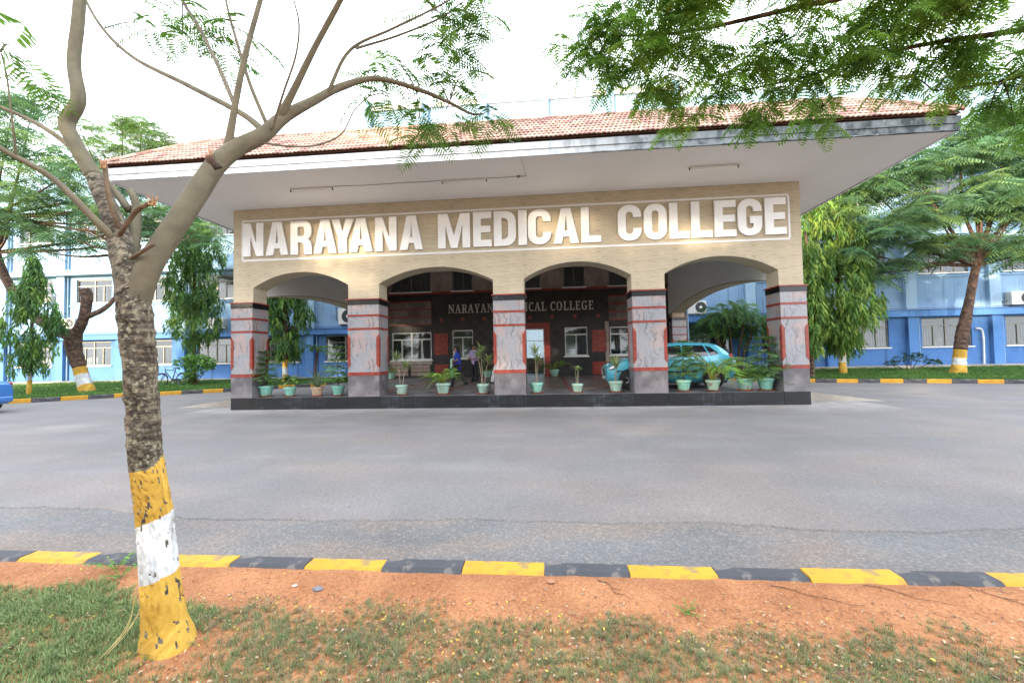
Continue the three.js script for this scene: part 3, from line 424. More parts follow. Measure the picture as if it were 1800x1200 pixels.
  // pillars
  function pillar(x0, x1, z0, z1) {
    const p = new THREE.Group(); p.name = 'pillar'; t.add(p); const e = 0.012;
    const blk = (n, a, b, m, k = 0) => mesh(n, bx(x0 - k, x1 + k, a, b, z1 - k, z0 + k), m, p);
    blk('base', 0.37, 1.02, greyGranite); blk('band', 1.02, 1.12, redGranite, e); blk('shaft', 1.12, 2.42, pinkGranite); blk('band', 2.42, 2.485, redGranite, e); blk('shaft', 2.485, 2.83, pinkGranite); blk('band', 2.83, 2.895, redGranite, e); blk('shaft', 2.895, 3.20, pinkGranite); blk('black_cap', 3.20, 3.35, blackGranite, 0.014); blk('cap_slab', 3.35, 3.385, redGranite, 0.045);
    const w = 0.082, trim = poly([[0, 1.24], [w, 1.35], [w, 2.17], [0, 2.29]]);
    for (const [cx, cz, rot, sx] of [[x0, z0, 0, 1], [x1, z0, 0, -1], [x0, z0, -Math.PI / 2, 1], [x0, z1, -Math.PI / 2, -1], [x1, z0, -Math.PI / 2, 1], [x1, z1, -Math.PI / 2, -1]]) {
      const g = extr(trim, 0.012); if (sx < 0) g.scale(-1, 1, 1); if (sx < 0) { const ix = g.index; const q = clean(g); const a = q.attributes.position.array, nn = q.attributes.normal.array, uu = q.attributes.uv.array; for (let i = 0; i < a.length; i += 9) for (let k = 0; k < 3; k++) { let s = a[i + 3 + k]; a[i + 3 + k] = a[i + 6 + k]; a[i + 6 + k] = s; s = nn[i + 3 + k]; nn[i + 3 + k] = nn[i + 6 + k]; nn[i + 6 + k] = s; } q.computeVertexNormals(); }
      if (rot) { g.rotateY(Math.PI / 2); g.translate(cx === x0 ? x0 - 0.012 : x1, 0, cz); } else g.translate(cx, 0, z0);
      mesh('trim', g, redGranite, p);
    }
  }
  for (const [a, b] of [[-9.92, -9.21], [-6.08, -5.09], [-1.54, -0.60], [2.56, 3.51], [6.68, 7.39]]) pillar(a, b, 0, -0.74);
  for (const [a, b] of [[-9.92, -9.21], [6.68, 7.39]]) pillar(a, b, -9.86, -10.48);
  // platform, plinth panels, floor
  mesh('platform', bx(-9.90, 7.37, -0.05, 0.335, -10.5, -0.03), concrete, t);
  const J = [-9.92, -9.21, -7.9, -6.08, -5.09, -3.9, -1.54, -0.60, 1.3, 2.56, 3.51, 5.3, 6.68, 7.39];
  for (let i = 0; i < J.length - 1; i++) { const g = bx(J[i] + 0.004, J[i + 1] - 0.004, -0.04, 0.366, -0.03, 0.008 + rr(-0.003, 0.003)); mesh('plinth_panel', g, blackGranite, t); }
  for (let i = 0; i < J.length - 1; i++) mesh('coping_slab', bx(J[i] + 0.003, J[i + 1] - 0.003, 0.335, 0.37, -1.0, -0.031), greyGranite, t);
  for (const sx of [-1, 1]) mesh('side_plinth', bx(sx < 0 ? -9.93 : 7.372, sx < 0 ? -9.902 : 7.40, -0.04, 0.34, -10.4, -0.74), blackGranite, t);
  const tl = [], red = [], dk = []; const tm = mat({ map: mottle(256, [0.40, 0.39, 0.37], [0.52, 0.50, 0.48], 3, 4, 1.7, 0.06, 7), roughness: 0.35, vertexColors: true });
  for (let x = -6.05; x < 3.4; x += 0.6) for (let z = -1.02; z > -10.2; z -= 0.6) { const g = bx(x + 0.004, x + 0.594, 0.335, 0.362, z - 0.594, z - 0.004); const k = rr(0.82, 1.12); g.setAttribute('color', new THREE.Float32BufferAttribute(new Float32Array(g.attributes.position.count * 3).fill(k), 3)); tl.push(g); if (((Math.round(x / 0.6) + Math.round(z / 0.6)) % 3) === 0) dk.push(bx(x + 0.2, x + 0.42, 0.3625, 0.3665, z - 0.42, z - 0.2)); }
  const ft = mesh('floor_tiles', join(tl), tm, t); ft.userData.kind = 'stuff'; const fd = mesh('floor_insets', join(dk), blackGranite, t); fd.userData.kind = 'stuff';
  for (const x of [-5.5, -3.4, -1.3, 0.8, 2.9]) mesh('floor_strip', bx(x - 0.06, x + 0.06, 0.3625, 0.3685, -10.2, -1.02), redGranite, t);
  for (const z of [-2.6, -5.2, -7.8]) mesh('floor_strip', bx(-6.0, 3.35, 0.3625, 0.3675, z - 0.06, z + 0.06), redGranite, t);
  const drv = (x0, x1) => sheet(x0, x1, -10.45, -1.0, 0.3, () => 0.362, roadTint);
  mesh('driveway', drv(-9.9, -6.06), asphalt, t); mesh('driveway', drv(3.41, 7.37), asphalt, t);
  // ramps at both ends
  for (const [a, b] of [[7.40, 9.85], [-9.94, -12.4]]) {
    const q = poly([[0, -0.04], [Math.abs(b - a), -0.04], [Math.abs(b - a), 0.004], [0, 0.345]]), g = extr(q, 8.9); g.translate(0, 0, -9.6); if (b < a) g.rotateY(Math.PI), g.translate(0, 0, -9.6 - 0.7); g.translate(a, 0, 0); mesh('ramp', g, concrete, t);
    const top = sheet(Math.min(a, b), Math.max(a, b), -9.6, -0.72, 0.3, x => 0.35 - 0.342 * Math.abs(x - a) / Math.abs(b - a), roadTint); mesh('ramp_surface', top, asphalt, t);
  }
  // flat slab, soffit, fascia
  const X0 = -11.45, X1 = 9.27, ZF = 2.45, ZB = -10.5;
  mesh('soffit', join([bx(X0 + 0.05, X1 - 0.05, SOF, SOF + 0.12, -0.03, ZF - 0.05), bx(X0 + 0.05, -9.90, SOF, SOF + 0.12, ZB, -0.03), bx(7.37, X1 - 0.05, SOF, SOF + 0.12, ZB, -0.03)]), whitewash, t);
  mesh('roof_slab', bx(X0 + 0.1, X1 - 0.1, SOF + 0.121, 6.62, ZB, ZF - 0.1), concrete, t);
  const fb = (y0, y1, k) => { const f = bx(X0 - k, X1 + k, y0, y1, ZF - 0.06, ZF + k); const uv = f.attributes.uv, p = f.attributes.position, n = f.attributes.normal; for (let i = 0; i < p.count; i++) uv.setXY(i, p.getX(i) - X0, (p.getY(i) - SOF)); return f; };
  mesh('fascia_board', fb(SOF - 0.02, SOF + 0.125, 0), fasciaMat, t); mesh('fascia_board', fb(SOF + 0.132, SOF + 0.30, 0.022), fasciaMat, t);
  for (const [a, b] of [[X0, X0 + 0.06], [X1 - 0.06, X1]]) { mesh('fascia_board', bx(a, b, SOF - 0.02, SOF + 0.125, ZB, ZF - 0.061), fasciaMat, t); mesh('fascia_board', bx(a - 0.02, b + 0.02, SOF + 0.132, SOF + 0.30, ZB, ZF - 0.061), fasciaMat, t); }
  mesh('eave_gap_shade', join([bx(X0 + 0.03, X1 - 0.03, SOF + 0.30, SOF + 0.385, ZF - 0.16, ZF - 0.05), bx(X0 + 0.03, X0 + 0.1, SOF + 0.30, SOF + 0.385, ZB, ZF - 0.17), bx(X1 - 0.1, X1 - 0.03, SOF + 0.30, SOF + 0.385, ZB, ZF - 0.17)]), mat({ color: lin(0.05, 0.035, 0.03), roughness: 0.95 }), t);  // near-black strip: shade of the gap under the tiles, put in as colour
  // tiled skirt roof
  const RUN = 1.40, RISE = 1.26, Y0 = SOF + 0.375, ZE = ZF + 0.07, rows = 8, TW = 0.225, SL = Math.hypot(RUN, RISE), step = SL / rows, ang = Math.atan2(RISE, RUN);
  mesh('roof_deck', (() => { const A = [X0 - 0.02, ZE - 0.05], n = []; const q = [[X0 - 0.02, Y0 - 0.02, ZE - 0.05], [X1 + 0.02, Y0 - 0.02, ZE - 0.05], [X1 - RUN, Y0 + RISE - 0.04, ZE - RUN - 0.02], [X0 + RUN, Y0 + RISE - 0.04, ZE - RUN - 0.02], [X1 + 0.02, Y0 - 0.02, ZB], [X1 - RUN, Y0 + RISE - 0.04, ZB], [X0 - 0.02, Y0 - 0.02, ZB], [X0 + RUN, Y0 + RISE - 0.04, ZB]]; const g = new THREE.BufferGeometry(), ix = [0, 1, 2, 0, 2, 3, 1, 4, 5, 1, 5, 2, 6, 0, 3, 6, 3, 7, 3, 2, 5, 3, 5, 7]; const p = [], u = []; for (const i of ix) { p.push(...q[i]); u.push(q[i][0], q[i][2]); } g.setAttribute('position', new THREE.Float32BufferAttribute(p, 3)); g.setAttribute('uv', new THREE.Float32BufferAttribute(u, 2)); g.computeVertexNormals(); return g; })(), tileMats[2], t);
  // one interlocking tile: a wave across, thickness at its lower lip
  function tileGeo() {
    const n = 10, pr = []; for (let i = 0; i <= n; i++) { const u = i / n, x = (u - 0.5) * TW * 1.03; pr.push([x, 0.021 * Math.abs(Math.sin(Math.PI * 2 * u)) + 0.003 * u]); }
    const pos = [], uv = [], q = (a, b, c, d) => { pos.push(...a, ...b, ...c, ...a, ...c, ...d); for (const k of [a, b, c, a, c, d]) uv.push(k[0], k[2]); }; const L = step * 1.12;
    for (let i = 0; i < n; i++) { const [xa, ya] = pr[i], [xb, yb] = pr[i + 1]; q([xa, ya + 0.022, 0], [xb, yb + 0.022, 0], [xb, yb, -L], [xa, ya, -L]); q([xa, ya - 0.004, 0], [xb, yb - 0.004, 0], [xb, yb + 0.022, 0], [xa, ya + 0.022, 0]); }
    const g = new THREE.BufferGeometry(); g.setAttribute('position', new THREE.Float32BufferAttribute(pos, 3)); g.setAttribute('uv', new THREE.Float32BufferAttribute(uv, 2)); g.computeVertexNormals(); return g;
  }
  const tg = tileGeo(), rest = [[], [], [], []], cand = [];
  for (let r = 0; r < rows; r++) { const f = r / rows, y = Y0 + RISE * f, z = ZE - RUN * f, xa = X0 - 0.06 + RUN * f, xb = X1 + 0.06 - RUN * f; for (let x = xa + TW / 2; x < xb - TW * 0.3; x += TW) cand.push({ x, y: y + rr(-0.004, 0.004), z, ry: 0, r, m: Math.floor(R() * 4) }); }
  for (const c of cand) c.d = Math.hypot(c.x - 0, c.y - 1.55, c.z - 12.1);
  const near = new Set(cand.filter(c => c.x > -3.8 || c.r < 2).sort((a, b) => a.r - b.r || a.d - b.d).slice(0, 290));
  for (const c of cand) { const ay = rr(-0.02, 0.02); if (near.has(c)) { const m = mesh('roof_tile', tg, tileMats[c.m], t); m.position.set(c.x, c.y, c.z); m.rotation.set(ang, 0, 0); m.rotation.z = ay; } else { const g = tg.clone(); g.rotateZ(ay); g.rotateX(ang); g.translate(c.x, c.y, c.z); rest[c.m].push(g); } }
  for (const sd of [-1, 1]) for (let r = 0; r < rows; r++) { const f = r / rows, y = Y0 + RISE * f, X = sd > 0 ? X1 + 0.07 - RUN * f : X0 - 0.07 + RUN * f; for (let z = ZE - RUN * f - TW; z > ZB; z -= TW) { const g = tg.clone(); g.rotateX(ang); g.rotateY(sd * Math.PI / 2); g.translate(X, y, z); rest[Math.floor(R() * 4)].push(g); } }
  rest.forEach((a, i) => { const m = mesh('roof_tiles', join(a), tileMats[i], t); m.userData.kind = 'stuff'; });
  // ridge and hip cap tiles
  const capTile = (a, b) => { const g = []; const n = 9, L = a.distanceTo(b) * 1.06, pos = [], uv = []; const c = new THREE.CylinderGeometry(0.085, 0.10, L, 8, 1, true, -Math.PI / 2, Math.PI); c.rotateX(-Math.PI / 2); const M = new THREE.Matrix4().lookAt(b, a, V(0, 1, 0)); c.applyMatrix4(M); const mid = a.clone().add(b).multiplyScalar(0.5); c.translate(mid.x, mid.y - 0.02, mid.z); return c; };
  const runCaps = (a, b, n) => { for (let i = 0; i < n; i++) { const m = mesh('ridge_tile', capTile(a.clone().lerp(b, i / n), a.clone().lerp(b, (i + 1) / n)), tileMats[(i * 7) % 4], t); } };
  const topL = V(X0 + RUN, Y0 + RISE, ZE - RUN - 0.02), topR = V(X1 - RUN, Y0 + RISE, ZE - RUN - 0.02);
  runCaps(V(X0 - 0.04, Y0 + 0.05, ZE - 0.02), topL, 6); runCaps(V(X1 + 0.04, Y0 + 0.05, ZE - 0.02), topR, 6); runCaps(topL, topR, 46);
}
// tube lamp fittings under the soffit (unlit) and their cable
[[-6.45, 'beside the first arch'], [-2.1, 'in the middle of the run'], [4.45, 'above the lettering of the last word']].forEach(([x, w], i) => {
  const t = thing('tube_light', ['unlit tube light fitting on the soffit above the first arch', 'unlit tube light fitting on the soffit joined to cables at both ends', 'unlit tube light fitting with rusty ends on the soffit above the last arch'][i], 'tube light', [x, SOF, 1.32], 0, 'tube lights under the eaves');
  mesh('batten', rbox(1.26, 0.035, 0.045, 0.008, 0, -0.022, 0), mat({ color: lin(0.6, 0.58, 0.54), roughness: 0.6 }), t);
  mesh('tube', (() => { const g = cyl(0.014, 0.014, 1.18, 0, 0, 0, 12); g.rotateZ(Math.PI / 2); g.translate(0, -0.085, 0); return g; })(), mat({ color: lin(0.75, 0.75, 0.74), roughness: 0.25 }), t);
  for (const s of [-1, 1]) mesh('lamp_holder', rbox(0.025, 0.085, 0.04, 0.006, s * 0.61, -0.06, 0), mat({ color: lin(0.12, 0.09, 0.07), roughness: 0.7 }), t);
});
{ const c = thing('lighting_cable', 'thin dark cable clipped along the white soffit between tube lights', 'cable');
  const pts = []; for (let i = 0; i <= 24; i++) { const x = -5.8 + 5.4 * i / 24; pts.push([x, SOF - 0.012 - 0.012 * Math.abs(n3(x * 2, 4)), 1.33 + 0.03 * n3(x * 1.3, 7), 0.006]); }
  mesh('cable', tube(pts, 5, 2), blackPlastic, c);
  mesh('cable_drop', tube([[-0.42, SOF - 0.01, 1.33, 0.005], [-0.45, SOF - 0.012, 1.9, 0.005], [-0.5, SOF - 0.03, 2.47, 0.005], [-0.55, SOF + 0.2, 2.5, 0.005], [-0.75, SOF + 0.36, 2.5, 0.005]], 5, 4), mat({ color: lin(0.45, 0.43, 0.4), roughness: 0.7 }), c);
  mesh('junction_box', rbox(0.09, 0.03, 0.09, 0.006, -0.62, SOF - 0.018, 1.33), mat({ color: lin(0.2, 0.17, 0.15), roughness: 0.7 }), c); }
// ---------- vegetation ----------
function tris(list, uv0) { const g = new THREE.BufferGeometry(); g.setAttribute('position', new THREE.Float32BufferAttribute(list, 3)); g.setAttribute('uv', new THREE.Float32BufferAttribute(new Float32Array(list.length / 3 * 2), 2)); g.computeVertexNormals(); return g; }
// bipinnate leaf, length 1 along +x, pinnae to both sides; fine = every leaflet
function frondGeo(pairs, leaflets, droop, seed, bw = 0.030) {
  const q = mulberry(seed), p = [], rw = 0.006;
  const yA = x => -droop * x * x;
  for (let i = 0; i < 6; i++) { const a = i / 6, b = (i + 1) / 6; p.push(a, yA(a), -rw, b, yA(b), -rw, b, yA(b), rw, a, yA(a), -rw, b, yA(b), rw, a, yA(a), rw); }
  for (let i = 0; i < pairs; i++) for (const s of [-1, 1]) {
    const u = 0.14 + 0.86 * (i + 0.5) / pairs, L = 0.34 * Math.pow(Math.sin(Math.PI * (0.16 + 0.80 * u)), 0.7) * (0.85 + 0.3 * q()), fw = 0.10 + 0.28 * u, x = u, y = yA(u), dr = 0.06 + 0.09 * q();
    const P = t => [x + L * t * fw, y - dr * t * t, s * L * t * Math.sqrt(1 - fw * fw)];
    if (!leaflets) { const a = P(0), m = P(0.45), e = P(1), w = bw; p.push(...a, m[0] - w, m[1], m[2], ...e, ...a, ...e, m[0] + w, m[1], m[2]); }
    else for (let k = 0; k < leaflets; k++) { const t0 = 0.06 + 0.94 * k / leaflets, t1 = t0 + 0.72 / leaflets, a = P(t0), b = P(t1), w = 0.036 * Math.sin(Math.PI * (0.2 + 0.7 * t0)) ; for (const d of [-1, 1]) p.push(...a, ...b, (a[0] + b[0]) / 2 + d * w + 0.006, (a[1] + b[1]) / 2 - 0.004, (a[2] + b[2]) / 2 + s * 0.012); }
  }
  return tris(p);
}
const leafOpaque = mat({ color: 0xffffff, roughness: 0.8, side: THREE.DoubleSide });
const FROND_FG = frondGeo(13, 0, 0.22, 3, 0.019), FROND_NEAR = frondGeo(11, 0, 0.25, 14), FROND_MID = frondGeo(9, 0, 0.28, 4), FROND_LOW = frondGeo(8, 0, 0.28, 5);
function fronds(lobes, per, n, scale, cols, seed, tilt = 0.35) {
  const q = mulberry(seed), ms = [], cs = [], qr = (a, b) => a + (b - a) * q();
  for (const L of lobes) {
    const [cx, cy, cz, r] = L, ry = L[4] || r * 0.62, N = Math.max(2, Math.round(per * r * r * (L[5] || 1)));
    for (let i = 0; i < N; i++) {
      let x, y, z, d; do { x = qr(-1, 1); y = qr(-1, 1); z = qr(-1, 1); d = x * x + y * y + z * z; } while (d > 1 || d < 0.08);
      const px = cx + x * r, py = cy + y * ry, pz = cz + z * r, yaw0 = q() * 6.28, base = cols[Math.floor(q() * cols.length)], v = qr(0.75, 1.25);
      for (let k = 0; k < n; k++) { const yaw = yaw0 + k / n * 6.28 + qr(-0.4, 0.4); ms.push(M4(px, py, pz, qr(-0.4, 0.4), yaw, qr(-0.35, 0.35) - tilt, scale * qr(0.7, 1.25))); const w = v * qr(0.85, 1.15); cs.push(lin(base[0] * w, base[1] * w, base[2] * w)); }
    }
  }
  return [ms, cs];
}
const GREENS = [[0.095, 0.21, 0.03], [0.115, 0.24, 0.035], [0.08, 0.185, 0.035], [0.14, 0.255, 0.04]];
const NEARG = [[0.14, 0.29, 0.03], [0.17, 0.33, 0.04], [0.11, 0.24, 0.035], [0.22, 0.36, 0.045]];
const BLUEGREENS = [[0.13, 0.26, 0.125], [0.155, 0.29, 0.13], [0.11, 0.23, 0.095], [0.19, 0.31, 0.10]];
const LIGHTGREENS = [[0.15, 0.28, 0.05], [0.13, 0.25, 0.05], [0.17, 0.29, 0.07], [0.17, 0.22, 0.09]];

// --- foreground tree with painted trunk ---
{
  const T = { trunk: [[-1.905, -0.04, 10.15, 0.200], [-1.928, 0.13, 10.15, 0.138], [-1.945, 0.24, 10.15, 0.108], [-1.961, 0.362, 10.15, 0.0978], [-1.982, 0.559, 10.15, 0.0924], [-2.009, 0.787, 10.15, 0.0897], [-2.049, 1.017, 10.15, 0.0829], [-2.081, 1.307, 10.15, 0.0802], [-2.101, 1.601, 10.15, 0.0815], [-2.125, 1.80, 10.15, 0.088], [-2.145, 1.92, 10.15, 0.078], [-2.165, 2.0, 10.145, 0.05]],
    limbs: [[[-2.12, 1.70, 10.15, 0.06], [-2.13, 1.84, 10.15, 0.086], [-2.17, 1.99, 10.14, 0.088], [-2.227, 2.146, 10.13, 0.0741], [-2.324, 2.344, 10.1, 0.0641], [-2.49, 2.588, 10.05, 0.0543], [-2.695, 2.844, 10, 0.0541], [-2.772, 2.968, 9.97, 0.0564], [-2.73, 3.096, 9.95, 0.0509], [-2.825, 3.382, 9.9, 0.0475], [-2.863, 3.713, 9.85, 0.0455], [-2.925, 4.099, 9.8, 0.0417], [-3.077, 4.708, 9.75, 0.0328], [-3.286, 5.741, 9.55, 0.0249], [-3.684, 6.94, 9.35, 0.012]],
      [[-2.13, 1.74, 10.15, 0.055], [-2.12, 1.88, 10.145, 0.08], [-2.08, 2.058, 10.12, 0.0772], [-2.028, 2.259, 10.05, 0.0728], [-1.971, 2.51, 9.95, 0.0704], [-1.927, 2.704, 9.87, 0.0653], [-1.862, 2.838, 9.8, 0.0593], [-1.76, 2.971, 9.7, 0.0535], [-1.675, 3.149, 9.6, 0.0436], [-1.559, 3.296, 9.5, 0.0326], [-1.415, 3.496, 9.35, 0.0269], [-1.226, 3.644, 9.2, 0.0202], [-0.969, 3.65, 9.05, 0.017], [-0.734, 3.614, 8.9, 0.0134], [-0.565, 3.568, 8.8, 0.0092], [-0.477, 3.592, 8.75, 0.006]]],
    boughs: [[[-1.897, 2.802, 9.82, 0.0318], [-1.847, 3.08, 9.82, 0.0222], [-1.797, 3.409, 9.8, 0.0192], [-1.724, 3.842, 9.75, 0.0164], [-1.64, 4.502, 9.65, 0.0137], [-1.625, 5.18, 9.55, 0.0071]],
      [[-1.741, 2.992, 9.7, 0.0268], [-1.953, 3.172, 9.6, 0.0244], [-2.549, 3.557, 9.4, 0.0207], [-3.225, 3.982, 9.2, 0.0182], [-3.596, 4.32, 9.1, 0.0167], [-3.818, 4.628, 9.05, 0.0149], [-3.994, 4.993, 9, 0.008]],
      [[-1.847, 3.097, 9.82, 0.0159], [-2.05, 3.429, 9.7, 0.0151], [-2.326, 3.839, 9.55, 0.0142], [-2.551, 4.151, 9.45, 0.0148], [-2.938, 4.779, 9.25, 0.008]],
      [[-1.736, 3.039, 9.68, 0.0152], [-1.875, 3.337, 9.65, 0.0137], [-2.027, 3.733, 9.6, 0.0105], [-2.139, 4.064, 9.55, 0.0089], [-2.2, 4.5, 9.5, 0.005]],
      [[-1.702, 3.103, 9.63, 0.0293], [-1.564, 3.314, 9.65, 0.0239], [-1.429, 3.532, 9.67, 0.0203], [-1.268, 3.752, 9.7, 0.0184], [-1.095, 3.963, 9.75, 0.0131], [-0.875, 4.265, 9.75, 0.006]],
      [[-1.691, 3.01, 9.7, 0.01], [-1.585, 3.194, 9.75, 0.0082], [-1.468, 3.399, 9.8, 0.0064], [-1.437, 3.575, 9.82, 0.0064], [-1.453, 3.708, 9.85, 0.0047], [-1.5, 4.1, 9.9, 0.003]],
      [[-1.756, 2.911, 9.73, 0.0083], [-1.669, 2.973, 9.55, 0.0071], [-1.586, 3.084, 9.35, 0.0077], [-1.494, 3.24, 9.2, 0.0061], [-1.43, 3.493, 9.1, 0.0052], [-1.337, 3.618, 9.05, 0.0043]],
      [[-1.477, 3.395, 9.43, 0.0149], [-1.325, 3.718, 9.4, 0.0113], [-1.033, 3.89, 9.35, 0.0086], [-0.693, 4.077, 9.3, 0.0059], [-0.514, 4.224, 9.25, 0.004]],
      [[-1.283, 3.727, 9.4, 0.0094], [-1.029, 3.92, 9.25, 0.008], [-0.71, 4.123, 9.15, 0.0062], [-0.588, 4.258, 9.1, 0.0042]],
      [[-2.231, 2.171, 10.13, 0.0302], [-2.297, 2.285, 10.2, 0.0251], [-2.46, 2.489, 10.27, 0.0217], [-2.632, 2.61, 10.35, 0.0195], [-2.815, 2.76, 10.45, 0.0138], [-3.095, 2.891, 10.45, 0.008]],
      [[-2.302, 2.405, 10.03, 0.0288], [-2.561, 2.639, 9.95, 0.024], [-2.927, 2.931, 9.9, 0.0215], [-3.233, 3.105, 9.85, 0.0188], [-3.394, 3.178, 9.85, 0.0173], [-3.892, 3.427, 9.8, 0.01]],
      [[-2.576, 2.58, 10.33, 0.0085], [-2.548, 2.763, 10.37, 0.006], [-2.61, 2.978, 10.35, 0.0061], [-2.645, 3.096, 10.35, 0.004]]],
    stubs: [[[-2.235, 2.25, 10.14, 0.020], [-2.24, 2.428, 10.19, 0.0173], [-2.253, 2.574, 10.2, 0.0146]], [[-2.21, 2.05, 10.1, 0.04], [-2.26, 2.317, 10.03, 0.0317], [-2.283, 2.454, 10.01, 0.0262], [-2.33, 2.525, 10, 0.022]], [[-2.21, 2.22, 10.16, 0.016], [-2.057, 2.323, 10.21, 0.0171], [-1.949, 2.357, 10.23, 0.0143]], [[-2.13, 2.09, 10.17, 0.0147], [-2.02, 2.125, 10.2, 0.0132], [-1.97, 2.15, 10.2, 0.0129]], [[-1.895, 2.672, 9.89, 0.037], [-1.913, 2.708, 9.91, 0.0305], [-1.919, 2.74, 9.92, 0.0258]]],
    clusters: [[-2.79, 4.12, 9.20], [-2.51, 4.19, 9.30], [-2.99, 4.41, 9.10], [-2.32, 3.87, 9.30], [-2.15, 3.95, 9.40], [-3.29, 4.42, 9.00], [-1.31, 3.83, 9.00], [-1.16, 3.98, 8.90], [-1.17, 3.61, 9.00], [-0.97, 3.58, 8.90], [-0.90, 3.93, 8.80], [-0.71, 3.82, 8.80], [-1.36, 3.56, 9.10], [-0.81, 3.51, 8.80], [-0.97, 3.39, 8.90], [-0.42, 3.60, 8.70], [-0.63, 4.15, 9.10], [-0.52, 4.09, 9.00], [-0.73, 3.96, 9.10], [-0.41, 4.20, 9.10], [-0.57, 3.86, 9.00], [-0.86, 4.21, 9.10]] };
  // the tree stands close to a wide lens, so limb girths are true sizes
  const ck = p => Math.cos(Math.atan2(-p[0], 12.093 - p[2]) - 0.0818); for (const k of ['limbs', 'boughs', 'stubs']) T[k] = T[k].map(l => l.map(p => [p[0], p[1], p[2], p[3] * ck(p)])); T.trunk = T.trunk.map(p => [p[0], p[1], p[2], p[3] * ck(p) * 1.12]);
  const t = thing('acacia_tree', 'slender forked tree with yellow and white painted trunk standing in the red island soil', 'tree');
  // trunk: fine tube with cracked bark, split into painted bands
  const seg = 72, g0 = tube(T.trunk, seg, 26, 0, false, 1); const p = g0.attributes.position, cv = g0.attributes.normal;
  const hgt = [];
  for (let i = 0; i < p.count; i++) { const x = p.getX(i), y = p.getY(i), z = p.getZ(i), a = Math.atan2(z - 10.15, x + 2.02);
    const crack = Math.abs(fbm(Math.cos(a) * 2.6, y * 2.2, Math.sin(a) * 2.6 + 7, 4)), rough = fbm(Math.cos(a) * 9, y * 16, Math.sin(a) * 9, 3), flake = fbm(Math.cos(a) * 4, y * 12, Math.sin(a) * 4 + 3, 3);
    const flare = y < 0.35 ? 0.028 * (1 - y / 0.35) * Math.max(0, Math.sin(a * 3 + 0.6)) : 0, up = sstep(0.9, 1.15, y);
    const d = -0.011 * sstep(0.08, 0.0, crack) + 0.004 * rough + 0.006 * up * sstep(0.0, 0.25, flake) + flare + 0.005 * up * fbm(Math.cos(a), y * 3.2, Math.sin(a), 2);
    p.setXYZ(i, x + cv.getX(i) * d, y + cv.getY(i) * d, z + cv.getZ(i) * d); hgt.push(y + 0.03 * Math.sin(a - 0.6) + 0.02 * fbm(a * 1.4, y * 7, 9, 3)); }
  g0.computeVertexNormals();
  const N = g0.attributes.normal, U = g0.attributes.uv, ix = g0.index.array, parts = { bark: [], y0: [], w: [], y1: [] };
  for (let i = 0; i < ix.length; i += 3) { const h = (hgt[ix[i]] + hgt[ix[i + 1]] + hgt[ix[i + 2]]) / 3; const x = p.getX(ix[i]), y = p.getY(ix[i]), z = p.getZ(ix[i]), a = Math.atan2(z - 10.15, x + 2.02); const chip = fbm(Math.cos(a) * 5, y * 16, Math.sin(a) * 5 + 13, 3) > (h > 0.475 && h < 0.765 ? 0.27 : 0.235) && h < 1.06; (h > 1.035 || chip ? parts.bark : h > 0.765 ? parts.y1 : h > 0.475 ? parts.w : parts.y0).push(ix[i], ix[i + 1], ix[i + 2]); }
  const sub = (l) => { const a = [], b = [], c = []; for (const i of l) { a.push(p.getX(i), p.getY(i), p.getZ(i)); b.push(N.getX(i), N.getY(i), N.getZ(i)); c.push(U.getX(i), U.getY(i)); } const g = new THREE.BufferGeometry(); g.setAttribute('position', new THREE.Float32BufferAttribute(a, 3)); g.setAttribute('normal', new THREE.Float32BufferAttribute(b, 3)); g.setAttribute('uv', new THREE.Float32BufferAttribute(c, 2)); return g; };
  const fgBark = mat({ map: tex(512, 512, (u, v) => { const a = pf(u, v, 16, 5, 6, 1), b = pf(u, v, 20, 4, 47, 3), l = sstep(0.54, 0.70, pf(u, v, 26, 4, 57)) * sstep(0.35, 0.6, pf(u, v, 5, 3, 67)); let c = mix([0.17, 0.15, 0.12], [0.47, 0.43, 0.36], sstep(0.25, 0.75, a * 0.5 + b * 0.5)); c = mix(c, [0.60, 0.585, 0.48], l * 0.7); return c; }, true, [0.40, 0.40]), bumpMap: barkBump, bumpScale: 0.012, roughness: 0.95 });
  mesh('trunk', sub(parts.bark), fgBark, t); mesh('painted_band', sub(parts.y0), yellowPaint, t, 'yellow painted foot of the trunk'); mesh('painted_band', sub(parts.w), whitePaint, t, 'white painted band round the trunk'); mesh('painted_band', sub(parts.y1), yellowPaint, t, 'upper yellow painted band');
  mesh('limb', tube(T.limbs[0].slice(0, 6), 32, 20, 0.13, true, 1), fgBark, t); mesh('limb', tube(T.limbs[0].slice(5).map((p, i) => i ? p : [p[0], p[1], p[2], p[3] * 1.0]), 28, 14, 0.045, true, 1), smoothBark, t); mesh('limb', tube(T.limbs[1], 28, 14, 0.05, true, 1), smoothBark, t);
  for (const l of T.boughs) mesh('branch', tube(l, 12, 8, 0.05, true, 1), smoothBark, t);
  T.stubs.forEach((l, i) => mesh('cut_stub', tube(l, 14, 8, 0.16, true, 1), i === 4 ? darkBark : i === 1 ? smoothBark : bark, t));
  // splinters on the broken stubs
  const sp = []; for (const [x, y, z] of [[-2.253, 2.574, 10.2], [-1.92, 2.745, 9.92], [-1.949, 2.357, 10.23]]) for (let k = 0; k < 10; k++) sp.push(tube([[x + rr(-.012, .012), y - 0.02, z + rr(-.012, .012), 0.005], [x + rr(-.025, .025), y + rr(0.01, 0.045), z + rr(-.02, .02), 0.001]], 4, 1)); mesh('splinters', join(sp), mat({ color: lin(0.42, 0.24, 0.12), roughness: 0.9 }), t);
  // twigs and feathery leaves
  const tw = [], ms = [], cs = [], q = mulberry(77), qr = (a, b) => a + (b - a) * q();
  const ends = [...T.boughs, T.limbs[1]].flatMap(b => b.slice(2));
